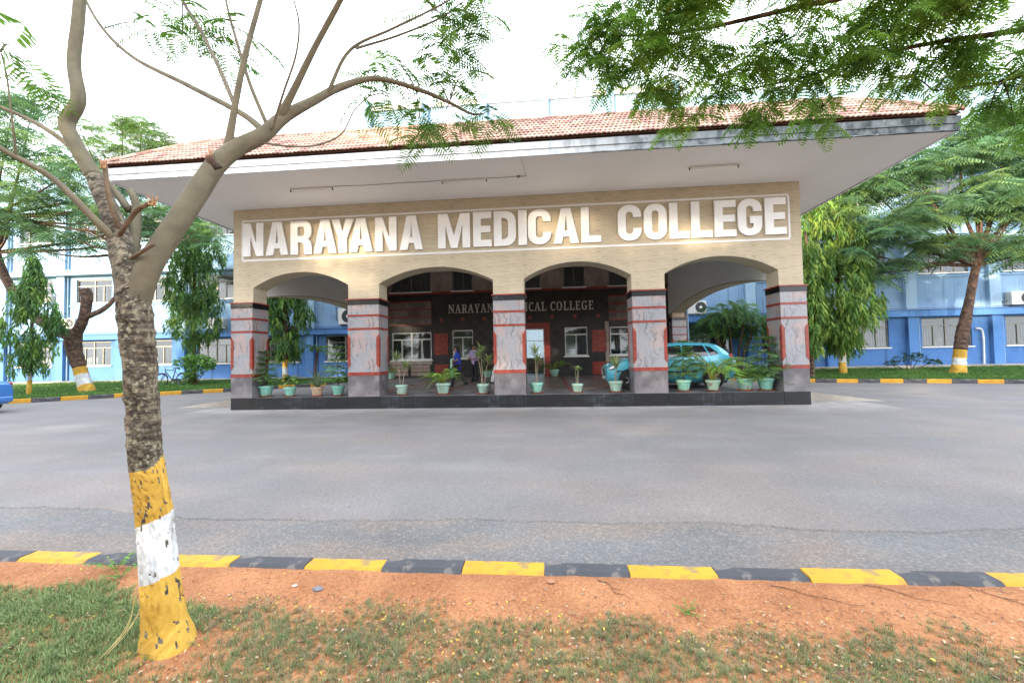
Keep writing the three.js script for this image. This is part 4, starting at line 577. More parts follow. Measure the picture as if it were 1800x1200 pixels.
  const more = []; for (const b of T.boughs) { const e = b[b.length - 1]; if (e[1] > 3.95) more.push([e[0], e[1] + 0.1, e[2]]); }
  for (const c of [...T.clusters, ...more, [-3.3, 5.9, 9.5], [-3.7, 6.9, 9.3], [-3.2, 4.9, 9.7], [-3.09, 2.95, 10.4], [-3.9, 3.5, 9.8], [-2.65, 3.15, 10.3]]) {
    let e = ends[0], bd = 9; for (const k of ends) { const d = Math.hypot(k[0] - c[0], k[1] - c[1], k[2] - c[2]); if (d < bd) { bd = d; e = k; } }
    tw.push(tube([[e[0], e[1], e[2], 0.005], [(e[0] + c[0]) / 2, (e[1] + c[1]) / 2 + 0.03, (e[2] + c[2]) / 2, 0.004], [c[0], c[1], c[2], 0.002]], 5, 4));
    const n = 6 + Math.floor(q() * 4), y0 = q() * 6.28; for (let k = 0; k < n; k++) { ms.push(M4(c[0] + qr(-.05, .05), c[1] + qr(-.05, .04), c[2] + qr(-.05, .05), qr(-.5, .5), y0 + k / n * 12.57 + qr(-.4, .4), qr(-0.75, 0.1), qr(0.20, 0.34))); const b = GREENS[Math.floor(q() * 4)], v = qr(0.8, 1.3); cs.push(lin(b[0] * v, b[1] * v, b[2] * v)); }
  }
  mesh('twigs', join(tw), smoothBark, t); inst('foliage', FROND_FG, leafWhite, ms, t, cs);
  // straw tied at the foot
  const st = []; for (let k = 0; k < 4; k++) { const a = rr(2.6, 3.6); st.push(tube([[-1.94 + 0.12 * Math.cos(a), 0.42 + rr(-.05, .05), 10.15 + 0.12 * Math.sin(a), 0.002], [-2.06 - rr(0, .05), 0.25, 10.2, 0.002], [-2.10 - rr(0.02, .14), 0.11, 10.24 + rr(-.08, .1), 0.0015]], 4, 4)); } mesh('dry_stalks', join(st), mat({ color: lin(0.55, 0.45, 0.2), roughness: 0.9 }), t);
}
// --- tree at the right whose boughs hang over the road ---
const NEARC = [[0.63,5.84,6.80,0.42],[0.57,5.60,6.50,0.30],[0.94,5.34,6.60,0.35],[1.19,5.70,6.90,0.50],[1.33,5.06,6.50,0.28],[1.81,5.28,6.70,0.50],[1.96,4.80,6.40,0.25],[1.76,5.63,7.10,0.50],[2.48,5.37,6.80,0.45],[2.79,4.78,6.40,0.30],[2.27,5.08,6.60,0.35],[2.94,5.04,6.70,0.35],[3.00,5.46,7.00,0.50],[3.34,5.00,6.60,0.30],[3.82,4.82,6.40,0.30],[3.71,5.27,6.90,0.45],[4.18,5.09,6.70,0.30],[4.08,5.29,7.10,0.50],[4.66,5.01,6.60,0.25],[4.73,5.38,7.00,0.50],[5.21,5.01,6.80,0.30],[5.12,4.86,6.60,0.20],[5.33,5.19,7.00,0.45],[5.97,4.80,6.60,0.30],[6.02,4.38,6.50,0.25],[5.74,4.59,6.50,0.20],[5.91,4.87,7.00,0.50],[1.09,6.20,7.10,0.50],[2.07,6.01,7.20,0.55],[3.03,5.91,7.20,0.55],[3.96,5.82,7.20,0.55],[4.86,5.73,7.20,0.55],[2.40,6.17,7.60,0.70],[3.67,6.16,7.60,0.70],[4.77,6.03,7.60,0.70]];
{
  const t = thing('rain_tree', 'spreading feathery leaved tree whose boughs hang in front of the tiled eaves', 'tree');
  const tr = [[7.6, 0.05, 9.9, 0.24], [7.5, 1.2, 9.85, 0.19], [7.35, 2.6, 9.7, 0.17], [7.2, 3.9, 9.5, 0.16]];
  mesh('trunk', tube(tr, 20, 8, 0.08), bark, t);
  const br = [[[7.2, 3.8, 9.5, 0.12], [6.2, 4.9, 8.6, 0.07], [4.8, 5.5, 7.6, 0.045], [3.2, 5.65, 7.1, 0.03], [1.8, 5.6, 6.9, 0.018], [0.8, 5.75, 6.75, 0.008]], [[7.2, 3.8, 9.5, 0.1], [6.6, 4.7, 8.2, 0.06], [5.6, 5.1, 7.2, 0.035], [4.4, 5.2, 6.85, 0.022], [3.3, 5.05, 6.65, 0.014], [2.4, 5.0, 6.5, 0.007]], [[7.2, 3.9, 9.5, 0.1], [6.8, 4.6, 8.1, 0.05], [6.3, 4.8, 7.2, 0.03], [5.6, 4.75, 6.8, 0.016], [5.0, 4.8, 6.6, 0.008]], [[4.8, 5.5, 7.6, 0.03], [3.4, 6.0, 7.4, 0.02], [2.0, 6.1, 7.2, 0.013], [0.9, 6.2, 7.0, 0.007]], [[7.2, 3.9, 9.5, 0.12], [6.9, 5.4, 9.2, 0.08], [6.2, 6.6, 8.8, 0.05], [5, 7.4, 8.4, 0.02]]];
  br.forEach(b => mesh('branch', tube(b, 12, 10, 0.06), darkBark, t));
  const q = mulberry(5), tw = []; const all = br.slice(0, 4).flatMap(b => b.slice(2)); for (const c of NEARC) { let e = all[0], bd = 99; for (const k of all) { const d = Math.hypot(k[0] - c[0], k[1] - c[1], k[2] - c[2]); if (d < bd) { bd = d; e = k; } } tw.push(tube([[e[0], e[1], e[2], 0.009], [(e[0] + c[0]) / 2, (e[1] + c[1]) / 2 + 0.06, (e[2] + c[2]) / 2, 0.007], [c[0], c[1], c[2], 0.004]], 6, 5)); for (let k = 0; k < 4; k++) { tw.push(tube([[c[0], c[1], c[2], 0.004], [c[0] + (q() - .5) * c[3], c[1] + (q() - .6) * c[3] * .7, c[2] + (q() - .5) * c[3], 0.003], [c[0] + (q() - .5) * c[3] * 1.8, c[1] + (q() - .7) * c[3], c[2] + (q() - .5) * c[3] * 1.8, 0.0015]], 5, 3)); } }
  mesh('twigs', join(tw), darkBark, t);
  const [ms, cs] = fronds(NEARC.map(c => [...c, c[3] * 0.72]), 44, 6, 0.36, NEARG, 11, 0.5); inst('foliage', FROND_NEAR, leafWhite, ms, t, cs);
}
// --- generic tree: trunk, limbs to lobes, foliage ---
function bands(parent, pts, seg, wob, m, cuts) { // cuts: [[h0,h1,mat,label]], rest bark above
  const at = h => { for (let i = 0; i < pts.length - 1; i++) if (h <= pts[i + 1][1]) { const f = (h - pts[i][1]) / (pts[i + 1][1] - pts[i][1]); return pts[i].map((v, k) => v + (pts[i + 1][k] - v) * f); } return pts[pts.length - 1]; };
  for (const [a, b, mm, l] of cuts) { const s = []; for (let k = 0; k <= 4; k++) { const q = at(a + (b - a) * k / 4); q[3] *= 1.02; s.push(q); } mesh('painted_band', tube(s, seg, 3, wob, false), mm, parent, l); }
  const h = cuts.length ? cuts[cuts.length - 1][1] : pts[0][1], s = [at(h - 0.01), ...pts.filter(p => p[1] > h + 0.02)]; mesh('trunk', tube(s, seg, 6, wob), m, parent);
}
const RIGHTC = [[15.13,8.68,-10.00,1.20],[16.45,9.59,-9.50,1.30],[17.93,10.43,-9.00,1.40],[20.25,10.85,-9.00,1.40],[22.29,11.28,-9.00,1.40],[23.96,10.35,-9.00,1.60],[15.50,6.46,-9.50,0.90],[16.75,7.40,-9.00,1.30],[18.41,8.26,-8.50,1.40],[20.65,8.68,-8.50,1.40],[22.33,8.33,-8.50,1.40],[17.60,5.81,-9.50,0.70],[19.01,6.47,-9.00,1.00],[21.97,6.21,-8.50,1.00],[21.29,6.78,-9.00,0.80],[16.51,5.28,-9.50,0.50],[24.26,7.06,-9.00,1.40],[21.56,12.74,-10.00,1.20],[23.68,13.18,-10.00,1.30]];
const LEFTC = [[-25.99,13.93,-5.50,1.50],[-25.09,12.42,-6.00,1.40],[-23.18,11.15,-6.00,1.30],[-25.60,10.78,-5.50,1.50],[-24.40,9.78,-6.00,1.40],[-21.91,9.37,-6.00,1.20],[-25.86,8.54,-5.50,1.20],[-23.74,8.03,-6.00,1.00],[-21.17,8.81,-7.00,1.00],[-19.46,9.50,-7.50,1.10],[-17.85,8.52,-7.50,0.90],[-18.65,10.56,-8.00,1.00],[-20.09,8.02,-7.50,0.80],[-25.29,7.24,-6.00,0.70],[-27.84,12.33,-5.50,1.60],[-27.76,9.48,-5.50,1.50],[-22.48,7.54,-6.50,0.60],[-17.06,7.73,-7.50,0.50],[-26.17,15.45,-6.50,1.20],[-23.33,11.76,-8.00,1.20],[-22.01,11.80,-9.00,1.10]];
function limbsTo(t, from, lobes, r0, m, pick) { lobes.forEach((c, i) => { if (pick && i % pick) return; const f = from[i % from.length], a = [f[0], f[1], f[2], r0], b = [(f[0] * 0.45 + c[0] * 0.55) + n3(i, 2) * 0.5, f[1] * 0.5 + c[1] * 0.5 - 0.25, (f[2] + c[2]) / 2 + n3(i, 7) * 0.5, r0 * 0.55], e = [c[0], c[1], c[2], r0 * 0.15]; mesh('branch', tube([a, b, e], 8, 6, 0.06), m, t); }); }
{
  const t = thing('leaning_tree', 'broad feathery tree with dark leaning trunk, yellow and white painted foot, on the right lawn', 'tree');
  bands(t, [[19.55, 0.1, -9, 0.36], [19.62, 0.6, -9, 0.25], [19.70, 1.25, -9, 0.235], [19.84, 2.05, -9, 0.24], [20.1, 3.1, -9, 0.2], [20.3, 3.94, -9, 0.165], [20.68, 5.5, -9, 0.15], [21.0, 6.2, -9, 0.12]], 18, 0.10, darkBark, [[0.1, 0.66, yellowPaint], [0.66, 0.98, whitePaint], [0.98, 1.38, yellowPaint]]);
  limbsTo(t, [[20.68, 5.4, -9], [20.9, 6.0, -9]], RIGHTC, 0.10, darkBark, 1);
  const [ms, cs] = fronds(RIGHTC, 17, 6, 0.95, BLUEGREENS, 21, 0.25); inst('foliage', FROND_MID, leafWhite, ms, t, cs);
}
{
  const t = thing('leaning_tree', 'tree with a bare limb sweeping aside and painted leaning foot before the blue wing', 'tree');
  bands(t, [[-22.25, 0.1, -6, 0.34], [-22.42, 0.55, -6, 0.27], [-22.69, 1.25, -6, 0.26], [-23.0, 2.1, -6, 0.3], [-23.1, 2.75, -6, 0.33], [-22.95, 3.2, -6, 0.25]], 18, 0.1, darkBark, [[0.1, 0.5, yellowPaint], [0.5, 1.0, whitePaint], [1.0, 1.35, yellowPaint]]);
  mesh('limb', tube([[-23.05, 2.8, -6, 0.26], [-24.12, 3.3, -6, 0.21], [-25.54, 4.12, -6, 0.2], [-26.68, 5.58, -6, 0.18], [-27.4, 7.5, -5.9, 0.15], [-27.6, 9.4, -5.7, 0.1]], 14, 8, 0.08), darkBark, t);
  mesh('limb', tube([[-23.0, 2.95, -6, 0.24], [-22.55, 3.75, -6, 0.2], [-22.4, 4.9, -6, 0.22], [-22.5, 5.15, -6, 0.24]], 14, 8, 0.1), darkBark, t);
  mesh('limb', tube([[-22.5, 3.8, -6, 0.14], [-21.6, 4.3, -6.2, 0.1], [-21.0, 5.6, -6.6, 0.07], [-20.6, 7.6, -7, 0.04]], 12, 8, 0.08), darkBark, t);
  limbsTo(t, [[-27.3, 7.2, -5.9], [-20.7, 7.2, -6.9], [-27.55, 9, -5.8]], LEFTC, 0.09, darkBark, 1);
  const [ms, cs] = fronds(LEFTC, 9, 6, 0.95, BLUEGREENS, 31, 0.25); inst('foliage', FROND_MID, leafWhite, ms, t, cs);
}
{
  const t = thing('background_tree', 'tall light green tree rising behind the blue wing roof', 'tree'), B = [[-41.1, 25.2, -24, 1.9], [-39, 24.5, -24, 2], [-36.8, 23, -24, 2], [-40.1, 22.6, -24, 2.1], [-43.2, 22.5, -24, 2.1], [-45.7, 25, -24, 1.9], [-35.3, 22, -24, 1.2], [-37.7, 21.3, -24, 1.9], [-44, 20.5, -24, 2.2], [-40, 19, -24, 2.4]];
  mesh('trunk', tube([[-40.5, -0.05, -24, 0.5], [-40.3, 8, -24, 0.4], [-40.2, 16, -24, 0.28], [-40, 20, -24, 0.15]], 14, 6, 0.08), darkBark, t);
  limbsTo(t, [[-40.2, 16, -24]], B, 0.16, darkBark, 1);
  const [ms, cs] = fronds(B, 10, 6, 0.9, LIGHTGREENS, 41, 0.2); inst('foliage', FROND_LOW, leafWhite, ms, t, cs);
}
// --- mast trees: hanging lance leaves ---
function sprigGeo(seed, n = 9) { const q = mulberry(seed), p = []; for (let i = 0; i < n; i++) { const a = q() * 6.28, y = -0.12 - 0.8 * i / n, L = 0.34 + 0.2 * q(), w = 0.042 + 0.02 * q(), o = 0.25 + 0.2 * q(), dx = Math.cos(a), dz = Math.sin(a), sx = -dz, sz = dx; const P = (t, k) => [dx * (o * L * 2 * t - 0.1 * t * t) + sx * k * w, y - L * (0.25 * t + 0.75 * t * t), dz * (o * L * 2 * t - 0.1 * t * t) + sz * k * w]; const A = P(0, 0), B1 = P(0.35, 1), B2 = P(0.35, -1), C1 = P(0.7, 0.75), C2 = P(0.7, -0.75), D = P(1, 0), M1 = P(0.35, 0), M2 = P(0.7, 0); M1[1] -= 0.012; M2[1] -= 0.012; p.push(...A, ...B1, ...M1, ...A, ...M1, ...B2, ...B1, ...C1, ...M2, ...B1, ...M2, ...M1, ...M1, ...M2, ...C2, ...M1, ...C2, ...B2, ...C1, ...D, ...M2, ...M2, ...D, ...C2); } return tris(p); }
const SPRIG = sprigGeo(9), SPRIG2 = sprigGeo(19, 7);
const MAST = [[0.08, 0.185, 0.045], [0.10, 0.22, 0.05], [0.065, 0.155, 0.05], [0.17, 0.29, 0.055]], MASTY = [[0.14, 0.26, 0.045], [0.115, 0.23, 0.045], [0.18, 0.31, 0.05], [0.10, 0.20, 0.045], [0.25, 0.34, 0.06]];
function mast(label, x, z, y0, cols, seed, prof, n, s, trunk, cuts, lean = 0) {
  const t = thing('mast_tree', label, 'tree'), q = mulberry(seed), qr = (a, b) => a + (b - a) * q(), top = prof[prof.length - 1][0];
  const tp = [[x, y0, z, trunk * 1.2], [x + lean * 0.3, y0 + 0.8, z, trunk], [x + lean * 0.6, (y0 + top) / 2, z, trunk * 0.75], [x + lean, top, z, trunk * 0.25]]; bands(t, tp, 12, 0.06, darkBark, cuts || []);
  const rad = y => { for (let i = 0; i < prof.length - 1; i++) if (y <= prof[i + 1][0]) { const f = (y - prof[i][0]) / (prof[i + 1][0] - prof[i][0]); return [prof[i][1] + (prof[i + 1][1] - prof[i][1]) * f, (prof[i][2] || 0) + ((prof[i + 1][2] || 0) - (prof[i][2] || 0)) * f]; } return [0.1, 0]; };
  const ms = [], cs = []; let ca = 0, cy = 0, ck = 0; for (let i = 0; i < n; i++) { if (i % 11 === 0) { ca = q() * 6.28; cy = qr(prof[0][0], top); ck = qr(0.3, 1.12); } const y = cy + qr(-0.45, 0.35), [r, off] = rad(clamp(y, prof[0][0], top)), a = ca + qr(-0.45, 0.45) / Math.max(0.4, r), k = ck * r + qr(-0.16, 0.16), f = (y - y0) / (top - y0); const X = x + lean * f + off + Math.cos(a) * k, Z = z + Math.sin(a) * k; ms.push(M4(X, y + 0.3 * s, Z, qr(-0.35, 0.35), q() * 6.28, qr(-0.35, 0.35), s * qr(0.7, 1.3))); const b = cols[Math.floor(q() * cols.length)], v = qr(0.75, 1.25); cs.push(lin(b[0] * v, b[1] * v, b[2] * v)); }
  const h = ms.length >> 1; inst('foliage', SPRIG, leafWhite, ms.slice(0, h), t, cs.slice(0, h)); inst('foliage', SPRIG2, leafWhite, ms.slice(h), t, cs.slice(h));
  const lb = []; for (let i = 0; i < 14; i++) { const y = qr(prof[0][0] + 0.4, top - 0.3), [r, off] = rad(y), a = q() * 6.28, f = (y - y0) / (top - y0), cx = x + lean * f; lb.push(tube([[cx, y, z, trunk * 0.22], [cx + (off + Math.cos(a) * r) * 0.6, y + 0.1, z + Math.sin(a) * r * 0.6, trunk * 0.12], [cx + off + Math.cos(a) * r, y - 0.35, z + Math.sin(a) * r, trunk * 0.04]], 5, 4)); } mesh('branches', join(lb), darkBark, t);
  return t;
}
const yb = [[0.1, 0.75, yellowPaint], [0.75, 1.15, whitePaint], [1.15, 1.5, yellowPaint]];
mast('thin young mast tree with pale foot standing by the kerb behind the parked sedan', -23.35, -4.5, 0.1, MAST, 51, [[1.7, 0.55], [2.4, 0.95], [3.6, 0.85], [5.0, 0.55], [6.3, 0.12]], 620, 0.55, 0.075, [[0.1, 0.85, yellowPaint], [0.85, 1.35, mat({ color: lin(0.35, 0.33, 0.36), roughness: 0.9 })]], 0.15);
mast('dark drooping mast tree beside the bicycle and round bush', -21.0, -10.6, 0.2, MAST, 52, [[2.7, 0.5], [3.3, 1.15], [4.6, 1.35], [6.5, 1.2], [8.0, 1.3, 0.3], [9.8, 0.6], [10.6, 0.1]], 1500, 0.62, 0.13, null);
mast('drooping mast tree with painted foot seen through the first arch', -15.1, -10.4, 0.15, MAST, 53, [[2.0, 0.6], [2.8, 1.05], [4.2, 1.3], [5.5, 1.25], [6.6, 1.5, 0.2], [8.5, 0.8], [9.4, 0.15]], 1600, 0.6, 0.14, [[0.15, 0.7, yellowPaint], [0.7, 1.1, whitePaint], [1.1, 1.55, yellowPaint]]);
mast('bright drooping mast tree with painted pole trunk on the right lawn', 15.1, -10, 0.12, MASTY, 54, [[1.75, 0.75], [2.5, 1.45], [4.2, 1.55], [5.6, 1.35], [7.2, 1.2], [8.8, 0.9], [10.2, 0.2]], 2300, 0.62, 0.15, [[0.12, 0.85, yellowPaint], [0.85, 1.2, whitePaint], [1.2, 1.6, yellowPaint]]);
mast('narrow bright mast tree hugging the corner pillar of the portico', 12.75, -8.6, 0.12, MASTY, 55, [[1.6, 0.25], [2.4, 0.55, 0.0], [4.5, 0.75], [6.8, 0.75], [8.8, 0.7], [10.3, 0.15]], 950, 0.58, 0.09, null);
// --- palms ---
function palmFrond(L, arch, nl, ll, seed, droop = 0.5) {
  const q = mulberry(seed), P = t => [L * t * (1 - 0.25 * arch * t), L * (0.75 * t - arch * t * t), 0], pts = []; for (let i = 0; i <= 6; i++) { const c = P(i / 6); pts.push([c[0], c[1], 0, 0.018 * L * (1 - 0.8 * i / 6)]); }
  const p = []; for (let i = 0; i < nl; i++) for (const s of [-1, 1]) { const t = 0.2 + 0.8 * (i + q() * 0.4) / nl, b = P(t), k = ll * L * (0.6 + 0.4 * Math.sin(Math.PI * t)) * (0.85 + 0.3 * q()), w = 0.011 * L + 0.006, fx = 0.55 + 0.2 * q(), d1 = [b[0] + k * fx * 0.5, b[1] + k * 0.06, s * k * 0.42], d2 = [b[0] + k * fx, b[1] - k * droop * (0.6 + 0.5 * q()), s * k * 0.75]; p.push(...b, d1[0], d1[1], d1[2] - w, d1[0], d1[1] - 0.01, d1[2] + w, d1[0], d1[1], d1[2] - w, ...d2, d1[0], d1[1] - 0.01, d1[2] + w); }
  return [tube(pts, 5, 2), tris(p)];
}
function palm(t, stems, fr, L, cols, seed, stemMat, sr = 0.04) {
  const q = mulberry(seed), qr = (a, b) => a + (b - a) * q(), V_ = [0, 1, 2].map(i => palmFrond(1, 0.75 + 0.25 * i, 20, 0.36, seed + i)), rach = [], lv = [[], [], []], lc = [[], [], []];
  stems.forEach((s, si) => { const [x, y, z, h, lx, lz] = s; mesh('stem', tube([[x, y, z, sr * 1.2], [x + lx * 0.3, y + h * 0.5, z + lz * 0.3, sr], [x + lx, y + h, z + lz, sr * 0.8]], 8, 5), stemMat, t);
    for (let k = 0; k < fr; k++) { const v = Math.floor(q() * 3), yaw = k / fr * 6.28 + qr(-.3, .3), m = M4(x + lx, y + h, z + lz, 0, yaw, qr(-0.15, 0.75), L * qr(0.75, 1.15)); lv[v].push(m); const b = cols[Math.floor(q() * cols.length)], w = qr(.75, 1.25); lc[v].push(lin(b[0] * w, b[1] * w, b[2] * w)); rach.push([v, m]); } });
  const rg = rach.map(([v, m]) => V_[v][0].clone().applyMatrix4(m)); mesh('leaf_stalks', join(rg), leafMat(0.10, 0.15, 0.035, 0), t); for (let v = 0; v < 3; v++) if (lv[v].length) inst('foliage', V_[v][1], leafWhite, lv[v], t, lc[v]);
}
const PALM = [[0.06, 0.16, 0.045], [0.08, 0.20, 0.05], [0.05, 0.135, 0.045], [0.11, 0.23, 0.055]];
{ const t = thing('clump_palm', 'tall dark clump palm with arching fronds against the blue wall behind the hatchback', 'palm'); const s = []; for (let i = 0; i < 9; i++) { const a = i * 0.7; s.push([10.6 + 0.35 * Math.cos(a), 0.3, -11.9 + 0.35 * Math.sin(a), 2.0 + 0.32 * (i % 4), 0.7 * Math.cos(a), 0.6 * Math.sin(a)]); } palm(t, s, 8, 1.95, PALM, 61, darkBark, 0.055); }
{ const t = thing('small_palm', 'small drooping fan of palm fronds by the mast tree behind the spider plant', 'palm'); palm(t, [[-14.0, 0.25, -11.6, 1.7, 0.2, 0.1]], 8, 1.3, BLUEGREENS, 62, darkBark, 0.07); }
// --- bushes ---
function leafBlade(L, w, fold = 0.2) { const p = [], P = (t, k) => [L * t, -0.25 * L * t * t + Math.abs(k) * fold * w, k * w]; const A = P(0, 0), B = P(0.3, 1), C = P(0.3, -1), D = P(0.7, 0.8), E = P(0.7, -0.8), F = P(1, 0), m = P(0.3, 0), n = P(0.7, 0); p.push(...A, ...m, ...B, ...A, ...C, ...m, ...m, ...n, ...D, ...m, ...D, ...B, ...m, ...C, ...E, ...m, ...E, ...n, ...n, ...F, ...D, ...n, ...E, ...F); return tris(p); }
const BLADE = leafBlade(1, 0.26);
function bush(name, label, x, y, z, lobes, n, s, cols, seed, stems = 9) {
  const t = thing(name, label, 'bush', [x, y, z]), q = mulberry(seed), qr = (a, b) => a + (b - a) * q(), ms = [], cs = [], st = [];
  for (const L of lobes) for (let i = 0; i < n; i++) { let a, b, c, d; do { a = qr(-1, 1); b = qr(-1, 1); c = qr(-1, 1); d = a * a + b * b + c * c; } while (d > 1 || d < 0.3); ms.push(M4(L[0] + a * L[3], L[1] + b * (L[4] || L[3]), L[2] + c * L[3], qr(-0.6, 0.6), q() * 6.28, qr(-0.6, 0.5), s * qr(0.6, 1.3))); const k = cols[Math.floor(q() * cols.length)], v = qr(0.75, 1.3); cs.push(lin(k[0] * v, k[1] * v, k[2] * v)); }
  for (let i = 0; i < stems; i++) { const L = lobes[i % lobes.length]; st.push(tube([[qr(-.08, .08), -0.05, qr(-.08, .08), 0.025], [L[0] * 0.5, L[1] * 0.5, L[2] * 0.5, 0.018], [L[0], L[1], L[2], 0.008]], 6, 4)); }
  mesh('stems', join(st), darkBark, t); inst('foliage', BLADE, leafWhite, ms, t, cs); return t;
}
bush('round_bush', 'bright green round leafy bush beside the parked bicycle', -19.55, 0.2, -9.1, [[0, 1.25, 0, 0.62, 0.42], [-0.65, 1.3, 0.1, 0.5, 0.36], [0.65, 1.3, 0, 0.5, 0.36], [0.2, 0.85, 0.2, 0.45, 0.4], [0.95, 1.1, 0.1, 0.3, 0.25], [-0.2, 0.5, 0.1, 0.3, 0.4], [-0.35, 1.5, -0.1, 0.4, 0.26], [0.4, 1.52, 0, 0.4, 0.25]], 260, 0.15, [[0.15, 0.33, 0.05], [0.12, 0.28, 0.05], [0.20, 0.38, 0.06], [0.09, 0.22, 0.05]], 71);
bush('straggly_shrub', 'low straggly dark shrub sprawling on the right lawn between two trees', 19.0, 0.25, -10.9, [[-0.3, 0.75, 0, 0.45, 0.18], [0.5, 0.72, 0, 0.45, 0.18], [1.1, 0.55, 0.1, 0.35, 0.15], [-0.9, 0.5, 0, 0.3, 0.15], [0.2, 0.95, 0, 0.4, 0.12]], 85, 0.14, [[0.03, 0.085, 0.035], [0.045, 0.11, 0.04], [0.035, 0.09, 0.03]], 72);
bush('small_shrub', 'fresh green leafy shrub at the foot of the mast tree behind the first arch', -15.6, 0.2, -8.9, [[0, 0.6, 0, 0.35, 0.4], [-0.3, 0.9, 0, 0.25, 0.3], [0.4, 0.45, 0, 0.3, 0.25]], 110, 0.14, LIGHTGREENS, 73);
// --- trees behind the camera that filter the low sun ---
{
  const q = mulberry(99), qr = (a, b) => a + (b - a) * q();
  const SHX = 3.6, spots = [[-58, 34, 15], [-49, 30, 16], [-40, 34, 17], [-32, 29, 16], [-24.5, 33, 17], [-17, 29, 15], [-9, 33, 16], [-1, 30, 15], [8, 34, 15], [-36, 41, 19], [-20, 42, 19], [-52, 43, 19], [-4, 43, 18]];
  spots.forEach(([x0, z, h], i) => { const x = x0 + SHX;
    const t = thing('avenue_tree', 'tall avenue tree across the road behind the island', 'tree', [0, 0, 0], 0, 'avenue trees across the road'), L = [];
    for (let k = 0; k < 30; k++) { const f = qr(0.0, 1); L.push([x + qr(-4.4, 4.4) * (1 - 0.35 * f), 2.6 + (h - 3.2) * f, z + qr(-3, 3), qr(1.3, 2.1)]); }
    mesh('trunk', tube([[x, 0, z, 0.4], [x + 0.2, h * 0.3, z, 0.3], [x, h * 0.8, z, 0.12]], 10, 5, 0.06), darkBark, t); limbsTo(t, [[x + 0.2, h * 0.3, z], [x + 0.1, h * 0.45, z]], L, 0.1, darkBark, 4);
    const [ms, cs] = fronds(L, 6, 6, 1.25, GREENS, 300 + i, 0.2); inst('foliage', FROND_LOW, leafOpaque, ms, t, cs);
  });
}
// ---------- cars ----------
function carBody(st, mat_, parent, name = 'body') {
  // st: stations [x, yb, wb, ys(sill), ws, yk(shoulder), wk, yr(roof or deck), wr]; ring of points per station mirrored
  const ring = s => { const [x, yb, wb, ys, ws, yk, wk, yr, wr] = s; const half = [[yb, wb * 0.5], [yb, wb], [ys, ws], [(ys + yk) / 2, Math.max(ws, wk) * 1.012], [yk, wk], [yk + (yr - yk) * 0.35, wk * 0.985 + (wr - wk) * 0.18], [yk + (yr - yk) * 0.75, wk + (wr - wk) * 0.72], [yr - 0.012, wr], [yr + 0.012, wr * 0.7], [yr + 0.022, 0]]; const o = []; for (const [y, w] of half) o.push([x, y, w]); for (let i = half.length - 2; i >= 0; i--) o.push([x, half[i][0], -half[i][1]]); return o; };
  const cv = []; // smooth the stations
  const K = st[0].length, n = (st.length - 1) * 4; for (let i = 0; i <= n; i++) { const t = i / n * (st.length - 1), k = Math.min(st.length - 2, Math.floor(t)), f = t - k, a = st[Math.max(0, k - 1)], b = st[k], c = st[k + 1], d = st[Math.min(st.length - 1, k + 2)]; const s = []; for (let q = 0; q < K; q++) { const m1 = (c[q] - a[q]) * 0.38, m2 = (d[q] - b[q]) * 0.38, f2 = f * f, f3 = f2 * f; s.push((2 * f3 - 3 * f2 + 1) * b[q] + (f3 - 2 * f2 + f) * m1 + (-2 * f3 + 3 * f2) * c[q] + (f3 - f2) * m2); } cv.push(s); }
  const R_ = cv.map(ring), m = R_[0].length, pos = [], idx = []; for (const r of R_) for (const p of r) pos.push(...p);
  for (let i = 0; i < R_.length - 1; i++) for (let j = 0; j < m; j++) { const a = i * m + j, b = i * m + (j + 1) % m, c = a + m, d = b + m; idx.push(a, b, c, b, d, c); }
  for (const [e, fl] of [[0, 1], [R_.length - 1, 0]]) { const c = pos.length / 3, r = R_[e]; pos.push(r[0][0] + (fl ? -0.02 : 0.02), 0.55, 0); for (let j = 0; j < m; j++) { const a = e * m + j, b = e * m + (j + 1) % m; fl ? idx.push(c, b, a) : idx.push(c, a, b); } }
  const g = new THREE.BufferGeometry(); g.setAttribute('position', new THREE.Float32BufferAttribute(pos, 3)); g.setAttribute('uv', new THREE.Float32BufferAttribute(new Float32Array(pos.length / 3 * 2), 2)); g.setIndex(idx); g.computeVertexNormals();
  return mesh(name, g, mat_, parent);
}
function wheelPart(t, x, z, r, out, rimMat) {
  const w = mesh('wheel', (() => { const p = []; const h = 0.10; for (const [a, b] of [[0.62, -h], [0.86, -h * 1.08], [0.97, -h * 0.85], [1, -h * 0.4], [1, h * 0.4], [0.97, h * 0.85], [0.86, h * 1.08], [0.62, h]]) p.push(new THREE.Vector2(a * r, b)); const g = new THREE.LatheGeometry(p, 36); g.rotateX(Math.PI / 2); return g; })(), rubber, t);
  w.position.set(x, r, z); const g = [(() => { const q = new THREE.LatheGeometry([new THREE.Vector2(0.60 * r, -0.07), new THREE.Vector2(0.66 * r, 0.09), new THREE.Vector2(0.62 * r, 0.1), new THREE.Vector2(0.58 * r, 0.03), new THREE.Vector2(0.57 * r, -0.06)], 36); q.rotateX(Math.PI / 2); return q; })(), (() => { const q = cyl(0.15 * r, 0.17 * r, 0.06, 0, 0, 0, 20); q.rotateX(Math.PI / 2); q.translate(0, 0, 0.06); return q; })()];
  for (let k = 0; k < 5; k++) for (const o of [-0.16, 0.16]) { const a = k / 5 * 6.283 + o; const q = rbox(0.5 * r, 0.085 * r, 0.03, 0.006, 0.36 * r, 0, 0.07); q.rotateZ(a); g.push(q); }
  const rim = join(g); if (out < 0) rim.rotateY(Math.PI); mesh('rim', rim, rimMat || steel, w);
  const disc = cyl(0.56 * r, 0.56 * r, 0.04, 0, 0, 0, 24); disc.rotateX(Math.PI / 2); mesh('brake_disc', disc, blackPlastic, w);
}
